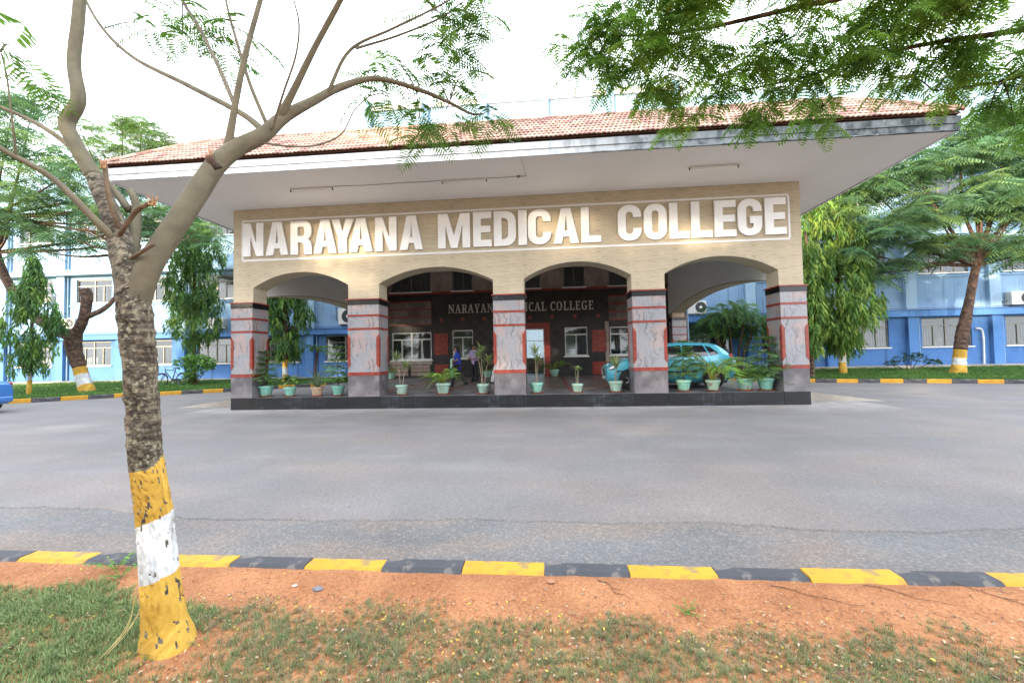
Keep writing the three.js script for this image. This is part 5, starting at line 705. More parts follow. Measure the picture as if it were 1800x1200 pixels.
// flat panel lying on the body side, from points [x,y] with z from function
function sidePanel(pts, zf, off, s) { const shape = poly(pts), g = new THREE.ShapeGeometry(shape, 4); let src = g.toNonIndexed().attributes.position.array; for (let it = 0; it < 3; it++) { const o = []; for (let i = 0; i < src.length; i += 9) { const A = [src[i], src[i + 1], 0], B = [src[i + 3], src[i + 4], 0], C = [src[i + 6], src[i + 7], 0], m = (a, b) => [(a[0] + b[0]) / 2, (a[1] + b[1]) / 2, 0], D = m(A, B), E = m(B, C), F = m(C, A); o.push(...A, ...D, ...F, ...D, ...B, ...E, ...F, ...E, ...C, ...D, ...E, ...F); } src = o; } const q = tris(Array.from(src)); const p = q.attributes.position; for (let i = 0; i < p.count; i++) p.setZ(i, s * (zf(p.getX(i), p.getY(i)) + off)); q.computeVertexNormals(); return q; }
{
  const t = thing('hatchback_car', 'turquoise small hatchback parked under the portico between the last two pillars', 'car', [4.07, 0.362, -2.25]);
  t.scale.set(1.03, 1, 1);
  const cp = new THREE.MeshPhysicalMaterial({ color: lin(0.085, 0.46, 0.60), roughness: 0.35, metalness: 0.15, clearcoat: 1, clearcoatRoughness: 0.05 });
  // x: front -2.0 .. rear 2.0
  const st = [[-2.00, 0.30, 0.50, 0.40, 0.58, 0.66, 0.60, 0.70, 0.55], [-1.93, 0.22, 0.60, 0.38, 0.70, 0.72, 0.70, 0.78, 0.60], [-1.75, 0.20, 0.70, 0.38, 0.79, 0.80, 0.76, 0.88, 0.66], [-1.35, 0.20, 0.74, 0.38, 0.83, 0.88, 0.80, 0.985, 0.68], [-0.98, 0.20, 0.74, 0.38, 0.83, 0.92, 0.82, 1.06, 0.68], [-0.55, 0.20, 0.74, 0.38, 0.83, 0.945, 0.83, 1.31, 0.62], [-0.15, 0.20, 0.74, 0.38, 0.83, 0.955, 0.83, 1.455, 0.58], [0.35, 0.20, 0.74, 0.38, 0.83, 0.965, 0.83, 1.49, 0.58], [0.95, 0.20, 0.74, 0.38, 0.83, 0.98, 0.83, 1.475, 0.57], [1.40, 0.21, 0.74, 0.38, 0.83, 1.0, 0.82, 1.42, 0.56], [1.66, 0.24, 0.72, 0.40, 0.81, 1.02, 0.79, 1.26, 0.58], [1.86, 0.28, 0.66, 0.42, 0.77, 0.98, 0.74, 1.06, 0.62], [1.98, 0.32, 0.58, 0.44, 0.70, 0.86, 0.68, 0.90, 0.58]];
  carBody(st, cp, t);
  const glass = new THREE.MeshPhysicalMaterial({ color: lin(0.012, 0.014, 0.018), roughness: 0.04, clearcoat: 1, clearcoatRoughness: 0.02 });
  const side = (x, y) => { let i = 0; while (i < st.length - 2 && x > st[i + 1][0]) i++; const f = clamp((x - st[i][0]) / (st[i + 1][0] - st[i][0])), L = k => st[i][k] + (st[i + 1][k] - st[i][k]) * f, yk = L(5), wk = L(6), yr = L(7), wr = L(8); if (y <= yk) return Math.max(L(4), wk) * 1.0; const u = (y - yk) / (yr - yk); return u < 0.35 ? wk * (1 - 0.015 * u / 0.35) + (wr - wk) * 0.18 * u / 0.35 : wk + (wr - wk) * (0.18 + (u - 0.35) / 0.4 * 0.54); };
  for (const s of [-1, 1]) {
    mesh('window', sidePanel([[-0.62, 1.0], [0.30, 1.01], [0.30, 1.40], [-0.10, 1.37], [-0.32, 1.24]], side, 0.02, s), glass, t);
    mesh('window', sidePanel([[0.37, 1.01], [1.12, 1.04], [1.0, 1.385], [0.37, 1.40]], side, 0.02, s), glass, t);
    mesh('window', sidePanel([[1.17, 1.05], [1.44, 1.10], [1.22, 1.33], [1.06, 1.375]], side, 0.02, s), glass, t);
    const arch = (x, r) => { const pts = []; for (let i = 0; i <= 16; i++) { const a = Math.PI * i / 16; pts.push([x + r * Math.cos(a), 0.31 + r * Math.sin(a)]); } return sidePanel(pts, () => 0.835, 0.006, s); };
    mesh('wheel_arch', arch(-1.30, 0.37), blackPlastic, t); mesh('wheel_arch', arch(1.24, 0.37), blackPlastic, t);
    mesh('side_trim', sidePanel([[-0.75, 0.47], [0.75, 0.54], [0.98, 0.62], [0.6, 0.585], [-0.75, 0.53]], side, 0.02, s), blackPlastic, t);
    for (const x of [-0.72, 0.335, 1.12]) mesh('door_seam', sidePanel([[x - 0.005, 0.32], [x + 0.005, 0.32], [x + 0.005, 0.99], [x - 0.005, 0.99]], side, 0.011, s), blackPlastic, t);
    for (const x of [0.12, 0.93]) mesh('door_handle', rbox(0.17, 0.03, 0.03, 0.01, x, 0.88, s * 0.845), cp, t);
    const mg = rbox(0.10, 0.12, 0.19, 0.04, -0.66, 1.02, s * 0.93); mesh('wing_mirror', mg, cp, t);
    const hl = new THREE.SphereGeometry(1, 20, 12); hl.scale(0.24, 0.10, 0.13); hl.rotateZ(0.35); hl.rotateY(s * 0.45); hl.translate(-1.74, 0.745, s * 0.655); const H = mesh('headlight', hl, new THREE.MeshPhysicalMaterial({ color: lin(0.72, 0.74, 0.76), roughness: 0.06, metalness: 0.4, clearcoat: 1 }), t);
    mesh('reflector', (() => { const g = new THREE.SphereGeometry(0.05, 14, 10); g.translate(-1.80, 0.735, s * 0.645); return g; })(), steel, H);
    mesh('fog_recess', rbox(0.06, 0.12, 0.16, 0.03, -1.90, 0.40, s * 0.52), blackPlastic, t);
    mesh('side_vent', sidePanel([[-1.72, 0.555], [-1.4, 0.60], [-1.38, 0.635], [-1.72, 0.60]], side, 0.02, s), blackPlastic, t);
    const tl = rbox(0.12, 0.24, 0.13, 0.04, 1.80, 0.98, s * 0.70); mesh('tail_light', tl, new THREE.MeshPhysicalMaterial({ color: lin(0.42, 0.03, 0.03), roughness: 0.1, clearcoat: 1 }), t);
    wheelPart(t, -1.30, s * 0.775, 0.30, s); wheelPart(t, 1.24, s * 0.775, 0.30, s);
  }
  const wind = (x0, y0, w0, x1, y1, w1, off) => { const g = new THREE.BufferGeometry(), p = []; const A = [x0, y0, w0], B = [x0, y0, -w0], C = [x1, y1, -w1], D = [x1, y1, w1]; p.push(...A, ...B, ...C, ...A, ...C, ...D); return tris(p); };
  mesh('windscreen', wind(-0.99, 1.10, 0.63, -0.18, 1.50, 0.53), glass, t); mesh('rear_window', wind(1.42, 1.455, 0.5, 1.76, 1.22, 0.54), glass, t);
  mesh('grille', (() => { const g = rbox(0.06, 0.24, 0.62, 0.04, -2.0, 0.56, 0); return g; })(), blackPlastic, t);
  mesh('grille_frame', (() => { const s = new THREE.Shape(); s.moveTo(-0.33, 0.13); s.lineTo(0.33, 0.13); s.lineTo(0.24, -0.14); s.lineTo(-0.24, -0.14); s.lineTo(-0.33, 0.13); const h = new THREE.Path(); h.moveTo(-0.29, 0.105); h.lineTo(-0.215, -0.115); h.lineTo(0.215, -0.115); h.lineTo(0.29, 0.105); h.lineTo(-0.29, 0.105); s.holes.push(h); const g = extr(s, 0.02); g.rotateY(-Math.PI / 2); g.translate(-2.02, 0.56, 0); return g; })(), steel, t);
  mesh('number_plate', rbox(0.015, 0.11, 0.46, 0.004, -2.025, 0.38, 0), mat({ color: lin(0.7, 0.7, 0.68), roughness: 0.5 }), t);
  mesh('underbody', bx(-1.7, 1.7, 0.17, 0.3, -0.66, 0.66), blackPlastic, t);
}
{
  const t = thing('sedan_car', 'blue sedan with red tail lamp parked at the kerb beyond the painted foreground tree', 'car', [-20.0, 0, 0.6], 0.03);
  const cp = new THREE.MeshPhysicalMaterial({ color: lin(0.05, 0.19, 0.52), roughness: 0.35, metalness: 0.2, clearcoat: 1, clearcoatRoughness: 0.05 });
  const st = [[-2.15, 0.3, 0.5, 0.42, 0.6, 0.66, 0.6, 0.7, 0.55], [-2.0, 0.22, 0.68, 0.4, 0.78, 0.76, 0.74, 0.82, 0.62], [-1.5, 0.2, 0.74, 0.4, 0.84, 0.86, 0.8, 0.95, 0.68], [-1.0, 0.2, 0.74, 0.4, 0.85, 0.9, 0.82, 1.03, 0.68], [-0.5, 0.2, 0.74, 0.4, 0.85, 0.93, 0.83, 1.33, 0.6], [0, 0.2, 0.74, 0.4, 0.85, 0.94, 0.83, 1.46, 0.56], [0.6, 0.2, 0.74, 0.4, 0.85, 0.95, 0.83, 1.45, 0.56], [1.1, 0.2, 0.74, 0.4, 0.85, 0.96, 0.82, 1.28, 0.58], [1.5, 0.22, 0.74, 0.4, 0.84, 0.96, 0.8, 1.06, 0.64], [2.0, 0.26, 0.7, 0.42, 0.8, 0.93, 0.76, 1.02, 0.66], [2.15, 0.32, 0.62, 0.46, 0.72, 0.84, 0.7, 0.9, 0.6]];
  carBody(st, cp, t);
  for (const s of [-1, 1]) { mesh('tail_light', rbox(0.2, 0.22, 0.13, 0.04, 1.99, 0.87, s * 0.71), new THREE.MeshPhysicalMaterial({ color: lin(0.30, 0.015, 0.04), roughness: 0.1, clearcoat: 1 }), t); wheelPart(t, -1.35, s * 0.79, 0.31, s); wheelPart(t, 1.3, s * 0.79, 0.31, s); mesh('window', sidePanel([[-0.6, 0.98], [1.05, 1.0], [0.7, 1.38], [0, 1.39]], () => 0.72, 0.06, s), blackPlastic, t); }
  mesh('rear_bumper', rbox(0.16, 0.2, 1.5, 0.06, 2.1, 0.42, 0), cp, t); mesh('number_plate', rbox(0.02, 0.12, 0.46, 0.004, 2.18, 0.68, 0), mat({ color: lin(0.7, 0.7, 0.66), roughness: 0.5 }), t);
}
// ---------- bicycle ----------
{
  const t = thing('bicycle', 'black roadster bicycle standing on the lawn beside the round bush', 'bicycle', [-20.75, 0.2, -8.95], 0.12); t.scale.setScalar(1.02);
  const wheel = (x) => { const g = new THREE.TorusGeometry(0.33, 0.027, 8, 40), w = mesh('wheel', g, rubber, t); w.position.set(x, 0.345, 0); const sp = [(() => { const q = new THREE.TorusGeometry(0.31, 0.009, 6, 40); return q; })()]; for (let k = 0; k < 24; k++) { const a = k / 24 * 6.283; sp.push(bar([0.02 * Math.cos(a + 1), 0.02 * Math.sin(a + 1), 0], [0.31 * Math.cos(a), 0.31 * Math.sin(a), 0], 0.0022, 4)); } const hub = cyl(0.022, 0.022, 0.1, 0, 0, 0, 10); hub.rotateX(Math.PI / 2); sp.push(hub); mesh('spokes', join(sp), steel, w); };
  wheel(-0.56); wheel(0.56);
  const T = (a, b, r = 0.024) => bar([...a, 0], [...b, 0], r, 8);
  mesh('frame', join([T([-0.36, 0.88], [0.16, 0.86]), T([-0.34, 0.78], [0.02, 0.33]), T([0.02, 0.33], [0.18, 0.92]), T([-0.38, 0.98], [-0.33, 0.72], 0.02), T([0.02, 0.33], [0.56, 0.345], 0.012), T([0.16, 0.8], [0.56, 0.345], 0.011)]), darkIron, t);
  mesh('fork', join([bar([-0.34, 0.74, 0.05], [-0.56, 0.345, 0.05], 0.017), bar([-0.34, 0.74, -0.05], [-0.56, 0.345, -0.05], 0.017)]), darkIron, t);
  mesh('handlebar', tube([[-0.22, 1.02, 0.28, 0.011], [-0.36, 1.06, 0.22, 0.011], [-0.40, 1.03, 0, 0.011], [-0.36, 1.06, -0.22, 0.011], [-0.22, 1.02, -0.28, 0.011]], 8, 5), steel, t);
  mesh('saddle', (() => { const g = rbox(0.28, 0.06, 0.17, 0.03, 0.22, 0.97, 0); return g; })(), blackPlastic, t);
  mesh('carrier', join([bx(0.3, 0.82, 0.735, 0.75, -0.07, -0.05), bx(0.3, 0.82, 0.735, 0.75, 0.05, 0.07), bx(0.55, 0.57, 0.735, 0.75, -0.05, 0.05), bx(0.8, 0.82, 0.735, 0.75, -0.05, 0.05), bar([0.75, 0.74, 0.06], [0.56, 0.345, 0.06], 0.006), bar([0.75, 0.74, -0.06], [0.56, 0.345, -0.06], 0.006)]), darkIron, t);
  const fend = (x, a0, a1) => { const p = []; for (let i = 0; i <= 10; i++) { const a = a0 + (a1 - a0) * i / 10; p.push([x + 0.372 * Math.cos(a), 0.345 + 0.372 * Math.sin(a), 0, 0.016]); } return tube(p, 6, 2); }; mesh('mudguard', fend(-0.56, 0.3, 2.2), darkIron, t); mesh('mudguard', fend(0.56, 0.0, 2.4), darkIron, t);
  mesh('chain_guard', rbox(0.5, 0.12, 0.03, 0.012, 0.24, 0.35, 0.05), darkIron, t); mesh('crank', join([T([0.02, 0.33], [0.1, 0.18], 0.01), bx(0.06, 0.16, 0.165, 0.185, 0.02, 0.12)]), steel, t); mesh('stand', join([bar([0.5, 0.34, 0.08], [0.6, 0.0, 0.13], 0.009), bar([0.5, 0.34, -0.08], [0.6, 0.0, -0.13], 0.009)]), darkIron, t);
}
// ---------- air conditioners ----------
function acUnit(label, x, y, z, w, h, group) {
  const t = thing('air_conditioner', label, 'air conditioner', [x, y, z], 0, group);
  mesh('casing', rbox(w, h, 0.38, 0.025, 0, h / 2, 0.2), mat({ color: lin(0.62, 0.61, 0.57), roughness: 0.5 }), t);
  const r = h * 0.40, g = []; for (let k = 1; k <= 5; k++) g.push((() => { const q = new THREE.TorusGeometry(r * k / 5, 0.006, 5, 28); q.translate(w * 0.2, h * 0.5, 0.395); return q; })()); for (let k = 0; k < 8; k++) { const a = k / 8 * 6.283; g.push(bar([w * 0.2, h * 0.5, 0.397], [w * 0.2 + r * Math.cos(a), h * 0.5 + r * Math.sin(a), 0.397], 0.005, 4)); }
  mesh('fan_well', (() => { const q = cyl(r, r, 0.012, 0, 0, 0, 28); q.rotateX(Math.PI / 2); q.translate(w * 0.2, h * 0.5, 0.388); return q; })(), blackPlastic, t); mesh('fan_guard', join(g), grilleMat, t); mesh('fan_hub', (() => { const q = cyl(r * 0.26, r * 0.26, 0.02, 0, 0, 0, 16); q.rotateX(Math.PI / 2); q.translate(w * 0.2, h * 0.5, 0.398); return q; })(), white, t);
  const lv = []; for (let k = 0; k < 9; k++) lv.push(bx(w / 2, w / 2 + 0.008, h * 0.15 + k * h * 0.08, h * 0.15 + k * h * 0.08 + 0.02, 0.06, 0.34)); mesh('side_louvres', join(lv), grilleMat, t);
  mesh('bracket', join([bx(-w * 0.36, -w * 0.30, -0.05, 0, 0, 0.4), bx(w * 0.30, w * 0.36, -0.05, 0, 0, 0.4)]), darkIron, t);
  mesh('pipe', tube([[-w / 2, h * 0.3, 0.15, 0.025], [-w / 2 - 0.2, h * 0.25, 0.12, 0.025], [-w / 2 - 0.3, h * 0.7, 0.06, 0.025], [-w / 2 - 0.3, h * 1.6, 0.04, 0.025]], 8, 5), grilleMat, t);
}
acUnit('white outdoor air conditioner on the band above the leaning tree fork', -33.05, 4.0, -13.8, 1.1, 0.72, 'outdoor air conditioner units');
acUnit('white outdoor air conditioner on the blue wing beside the corner pillar', -22.1, 3.72, -13.8, 1.2, 0.74, 'outdoor air conditioner units');
acUnit('white outdoor air conditioner above the sunshade seen through the first arch', -13.0, 3.78, -13.8, 0.95, 1.05, 'outdoor air conditioner units');
acUnit('white outdoor air conditioner on the sunshade over the hatchback, beside the palm', 9.25, 3.84, -13.8, 1.12, 0.8, 'outdoor air conditioner units');
acUnit('white outdoor air conditioner on the wing wall beyond the leaning tree trunk', 27.3, 3.88, -13.8, 1.15, 0.76, 'outdoor air conditioner units');
{ const t = thing('window_air_conditioner', 'boxy window air conditioner high on the pale blue wall behind the thin mast tree', 'air conditioner', [-34.7, 5.85, -13.8]); mesh('casing', rbox(0.85, 0.52, 0.5, 0.02, 0, 0.26, 0.2), mat({ color: lin(0.5, 0.48, 0.45), roughness: 0.6 }), t); const lv = []; for (let k = 0; k < 10; k++) lv.push(bx(-0.38 + k * 0.08, -0.35 + k * 0.08, 0.06, 0.46, 0.45, 0.462)); mesh('louvres', join(lv), blackPlastic, t); mesh('shelf', bx(-0.5, 0.5, -0.05, -0.003, 0, 0.5), ledgeBlue, t); }
// conduit, pipes, cables on the wings
{ const t = thing('drain_outlet_pipe', 'short white waste pipe on the blue wall beyond the leaning tree', 'pipe', [25.35, 0.5, -13.75]); mesh('pipe', tube([[0, 0, 0.06, 0.045], [0, 1.9, 0.06, 0.045], [-0.1, 2.05, 0.06, 0.045], [-0.3, 2.08, 0.0, 0.045]], 10, 4), white, t); mesh('clamp', join([bx(-0.07, 0.07, 0.4, 0.44, -0.05, 0.115), bx(-0.07, 0.07, 1.5, 1.54, -0.05, 0.115)]), steel, t); }
{ const t = thing('wall_cable', 'thin black cables sagging along the top of the blue sunshade band', 'cable'); const run = (x0, x1, y) => { const p = []; const n = Math.round((x1 - x0) / 0.8); for (let i = 0; i <= n; i++) { const x = x0 + (x1 - x0) * i / n; p.push([x, y + 0.05 * n3(x * 0.7, y) + 0.02 * n3(x * 3, y), Z_W + 0.44 + 0.02 * n3(x, 9), 0.012]); } return tube(p, 5, 2); }; mesh('cable', run(-48, -10.4, 3.63), blackPlastic, t); mesh('cable', run(-48, -10.4, 3.50), blackPlastic, t); mesh('cable', run(7.8, 42, 3.80), blackPlastic, t); mesh('cable', run(7.8, 42, 3.70), blackPlastic, t); }
// ---------- potted plants ----------
function pot(t, s, kind) {
  const P = [[0.0, 0.02], [0.135, 0.02], [0.148, 0.06], [0.185, 0.25], [0.19, 0.262], [0.212, 0.268], [0.215, 0.325], [0.20, 0.335], [0.182, 0.33], [0.175, 0.29], [0.0, 0.285]].map(([a, b]) => new THREE.Vector2(a * s, b * s));
  const p = mesh('pot', new THREE.LatheGeometry(P, 28), kind === 'cane' ? mat({ map: mottle(128, [0.62, 0.50, 0.40], [0.80, 0.70, 0.58], 8, 4, 0.25, 0.1, 5), roughness: 0.9 }) : potMats[Math.floor(R() * 3)], t);
  const ln = []; if (kind !== 'cane') for (let k = 0; k < 9; k++) { const q = []; for (let i = 0; i <= 6; i++) { const f = i / 6, a = k / 9 * 6.283 + f * 1.5, y = 0.07 + 0.17 * f, r = 0.150 + (y - 0.06) / 0.19 * 0.037; q.push([r * s * Math.cos(a), y * s, r * s * Math.sin(a), 0.0042 * s]); } ln.push(tube(q, 4, 2)); }
  else for (let k = 0; k < 7; k++) { const y = 0.06 + k * 0.036, r = 0.150 + (y - 0.06) / 0.19 * 0.037, g = new THREE.TorusGeometry(r * s, 0.008 * s, 5, 28); g.rotateX(Math.PI / 2); g.translate(0, y * s, 0); ln.push(g); }
  mesh('pot_pattern', join(ln), kind === 'cane' ? mat({ color: lin(0.42, 0.30, 0.22), roughness: 0.9 }) : mat({ color: lin(0.06, 0.16, 0.14), roughness: 0.7 }), p);
  mesh('soil', (() => { const g = new THREE.CircleGeometry(0.172 * s, 20); g.rotateX(-Math.PI / 2); g.translate(0, 0.30 * s, 0); return g; })(), soilDark, p);
  mesh('saucer', new THREE.LatheGeometry([[0, 0], [0.19, 0], [0.215, 0.03], [0.205, 0.032], [0.18, 0.014], [0, 0.014]].map(([a, b]) => new THREE.Vector2(a * s, b * s)), 28), terracotta, t);
}
function strap(L, w, bend, n = 5) { const p = [], P = (t, k) => [L * t * (1 - 0.35 * bend * t), L * (t * 0.75 - bend * t * t), k * w * (1 - Math.pow(t, 1.6)) * (0.5 + Math.min(1, t * 4) * 0.5)]; for (let i = 0; i < n; i++) { const a = P(i / n, 1), b = P(i / n, -1), c = P((i + 1) / n, -1), d = P((i + 1) / n, 1); p.push(...a, ...b, ...c, ...a, ...c, ...d); } return tris(p); }
const NEEDLE = [[0.14, 0.28, 0.09], [0.17, 0.33, 0.09], [0.21, 0.37, 0.10]], YEL = [[0.24, 0.35, 0.11], [0.32, 0.42, 0.15], [0.20, 0.31, 0.09], [0.40, 0.46, 0.20]], ARECA = [[0.19, 0.36, 0.05], [0.24, 0.42, 0.07], [0.15, 0.30, 0.05]];
const colors = (cols, n, q) => { const o = []; for (let i = 0; i < n; i++) { const b = cols[Math.floor(q() * cols.length)], v = 0.75 + 0.5 * q(); o.push(lin(b[0] * v, b[1] * v, b[2] * v)); } return o; };
const ARFR = frondGeo(13, 0, 0.12, 33, 0.034);
function araucaria(t, h, seed, sp = 0.62) {
  const q = mulberry(seed), qr = (a, b) => a + (b - a) * q(), br = [tube([[0, 0.28, 0, 0.014], [0.01, h * 0.6, 0, 0.01], [0, h, 0, 0.004]], 7, 5)], ms = [], ff = [], tw = strap(1, 0.17, 0.35, 3);
  const tiers = Math.round((h - 0.45) / 0.17); for (let k = 0; k < tiers; k++) { const f = k / (tiers - 1), y = 0.5 + (h - 0.53) * f, L = sp * (1 - 0.66 * f) * qr(0.85, 1.1), n = 6, a0 = q() * 6.28; for (let j = 0; j < n; j++) { const a = a0 + j / n * 6.283 + qr(-.15, .15), c = Math.cos(a), s = Math.sin(a), up = 0.18 * L, e = y + up - 0.12 * L * qr(0.4, 1.6) * (1 - f); br.push(tube([[0, y, 0, 0.006], [c * L * 0.55, y + up * 0.7, s * L * 0.55, 0.005], [c * L, e, s * L, 0.003]], 5, 3)); ff.push(M4(c * L * 0.1, y + 0.02, s * L * 0.1, qr(-.7, .7), -a, qr(-0.35, 0.3), L * qr(0.65, 0.9))); for (let i = 0; i < 9; i++) { const u = 0.2 + 0.8 * i / 8, X = c * L * u, Z = s * L * u, Y = y + (u < 0.55 ? up * 0.7 * u / 0.55 : up * 0.7 + (e - y - up * 0.7) * (u - 0.55) / 0.45); for (const sd of [-1, 1]) ms.push(M4(X, Y, Z, 0, -a + sd * qr(0.7, 1.1), qr(-0.75, -0.15), 0.17 * qr(0.7, 1.2) * (1 - 0.35 * Math.abs(u - 0.5)))); } } }
  mesh('stem', join(br), darkBark, t); inst('needles', tw, leafWhite, ms, t, colors(NEEDLE, ms.length, q)); inst('foliage', ARFR, leafWhite, ff, t, colors(NEEDLE, ff.length, q));
}
function dracaena(t, canes, seed) { const q = mulberry(seed), qr = (a, b) => a + (b - a) * q(), ms = [], st = [], g = strap(1, 0.055, 0.4, 4); for (const [x, z, h] of canes) { st.push(tube([[x * 0.25, 0.28, z * 0.25, 0.013], [x * 0.5, 0.28 + (h - 0.28) * 0.5, z * 0.5, 0.011], [x, h, z, 0.009]], 7, 4)); for (let k = 0; k < 44; k++) { const f = k / 44; ms.push(M4(x, h - 0.05 + 0.10 * f, z, 0, k * 2.4, qr(-0.55, 0.1) + f * 0.85 - 0.3, qr(0.30, 0.44))); } } mesh('stem', join(st), mat({ color: lin(0.30, 0.24, 0.17), roughness: 0.9 }), t); inst('leaves', g, leafWhite, ms, t, colors(YEL, ms.length, q)); }
function areca(t, n, L, seed, y0 = 0.28) { const q = mulberry(seed), qr = (a, b) => a + (b - a) * q(), F = [0, 1].map(i => palmFrond(1, 0.7 + 0.35 * i, 15, 0.34, seed + i, 0.3)), ms = [[], []], rg = []; for (let k = 0; k < n; k++) { const v = k % 2, yaw = k / n * 6.283 + qr(-.3, .3), m = M4(qr(-.05, .05), y0, qr(-.05, .05), 0, yaw, qr(0.15, 0.85), L * qr(0.75, 1.15)); ms[v].push(m); rg.push(F[v][0].clone().applyMatrix4(m)); } mesh('stalks', join(rg), leafMat(0.2, 0.22, 0.05, 0), t); for (const v of [0, 1]) inst('leaves', F[v][1], leafWhite, ms[v], t, colors(ARECA, ms[v].length, q)); }
function leafy(t, h, n, L, seed, cols) { const q = mulberry(seed), qr = (a, b) => a + (b - a) * q(), st = [], ms = []; for (let k = 0; k < 3; k++) { const a = k * 2.1, x = 0.07 * Math.cos(a), z = 0.07 * Math.sin(a); st.push(tube([[x * 0.4, 0.28, z * 0.4, 0.009], [x, h, z, 0.006]], 6, 3)); for (let i = 0; i < n; i++) ms.push(M4(x, h - 0.12 * (i / n), z, 0, i * 2.4 + k, qr(-0.35, 0.55), L * qr(0.7, 1.2))); } mesh('stem', join(st), mat({ color: lin(0.25, 0.22, 0.14), roughness: 0.9 }), t); inst('leaves', BLADE, leafWhite, ms, t, colors(cols, ms.length, q)); }
const PG = 'potted plants along the plinth', PY = 0.37;
const pots = [
  [-9.05, -0.42, 1, 'ara', 'straggly potted araucaria beside the corner pillar of the first arch'], [-8.22, -0.40, 0.86, 'leafb', 'small leafy plant in a mint pot between the araucaria and the spider plant'], [-7.27, -0.34, 0.95, 'spider', 'grey green spider plant in a woven basket pot in the first arch'], [-6.62, -0.42, 0.95, 'ara2', 'tiered potted araucaria just before the second pillar'],
  [-4.56, -0.46, 0.98, 'dra1', 'thin potted dracaena with a pale tuft beside the second pillar'], [-3.21, -0.42, 1.0, 'are1', 'bushy potted areca palm in the middle of the second arch'], [-1.95, -0.46, 1.0, 'dra2', 'potted dracaena with several heads before the centre pillar'],
  [-0.30, -0.46, 0.98, 'dra3', 'potted dracaena with two stacked heads right after the centre pillar'], [0.95, -0.48, 0.85, 'leafs', 'short sparse potted plant alone in the middle of the third arch'], [2.10, -0.48, 0.98, 'dra4', 'low potted dracaena in front of the hatchback bonnet'],
  [4.10, -0.50, 1.05, 'ara3', 'potted araucaria in front of the hatchback door'], [4.95, -0.50, 1.05, 'are2', 'tall potted areca palm in front of the hatchback rear wheel'], [5.86, -0.50, 1.05, 'are3', 'small potted areca palm just behind the hatchback tail'], [6.42, -0.45, 1.05, 'ara4', 'broad tiered potted araucaria against the last corner pillar']];
for (const [x, z, s, k, l] of pots) {
  const t = thing('potted_plant', l, 'potted plant', [x, PY, z], rr(0, 6), PG); pot(t, s * rr(0.92, 1.08), k === 'spider' ? 'cane' : '');
  if (k === 'ara') araucaria(t, 1.45, 101, 0.55); else if (k === 'ara2') araucaria(t, 1.55, 102, 0.62); else if (k === 'ara3') araucaria(t, 1.5, 103, 0.6); else if (k === 'ara4') araucaria(t, 1.55, 104, 0.72);
  else if (k === 'leafb') leafy(t, 0.62, 12, 0.30, 105, LIGHTGREENS); else if (k === 'leafs') leafy(t, 0.82, 6, 0.16, 106, YEL);
  else if (k === 'spider') { const q = mulberry(107), ms = []; for (let i = 0; i < 60; i++) ms.push(M4(0, 0.29, 0, 0, i * 2.4, -0.25 + 1.0 * q(), 0.95 * (0.5 + 0.6 * q()))); inst('leaves', strap(1, 0.026, 0.55, 6), leafWhite, ms, t, colors([[0.16, 0.24, 0.12], [0.2, 0.28, 0.15], [0.12, 0.2, 0.09]], 60, q)); }
  else if (k === 'dra1') dracaena(t, [[-0.14, 0.02, 1.12], [0.14, -0.03, 0.86]], 108); else if (k === 'dra2') dracaena(t, [[-0.16, 0.05, 1.0], [0.06, 0, 1.32], [0.14, -0.1, 1.15]], 109); else if (k === 'dra3') dracaena(t, [[-0.08, 0, 1.25], [0.08, 0.03, 0.98]], 110); else if (k === 'dra4') dracaena(t, [[-0.12, 0, 0.86], [0.14, 0, 0.78]], 111);
  else if (k === 'are1') areca(t, 14, 0.92, 112); else if (k === 'are2') areca(t, 12, 1.35, 113); else if (k === 'are3') areca(t, 10, 0.85, 114);
}
[[0.45, -9.75, 1.3, 'slim potted plant in a mint pot beside the glass entrance door'], [-3.1, -9.3, 1.0, 'mint potted plant by the dark wall behind the people'], [-8.3, -9.2, 0.9, 'small mint potted plant by the pale panels under the wide window']].forEach(([x, z, h, l], i) => { const t = thing('potted_plant', l, 'potted plant', [x, 0.363, z], i); pot(t, 1.15, ''); areca(t, 8, h * 0.8, 120 + i); });
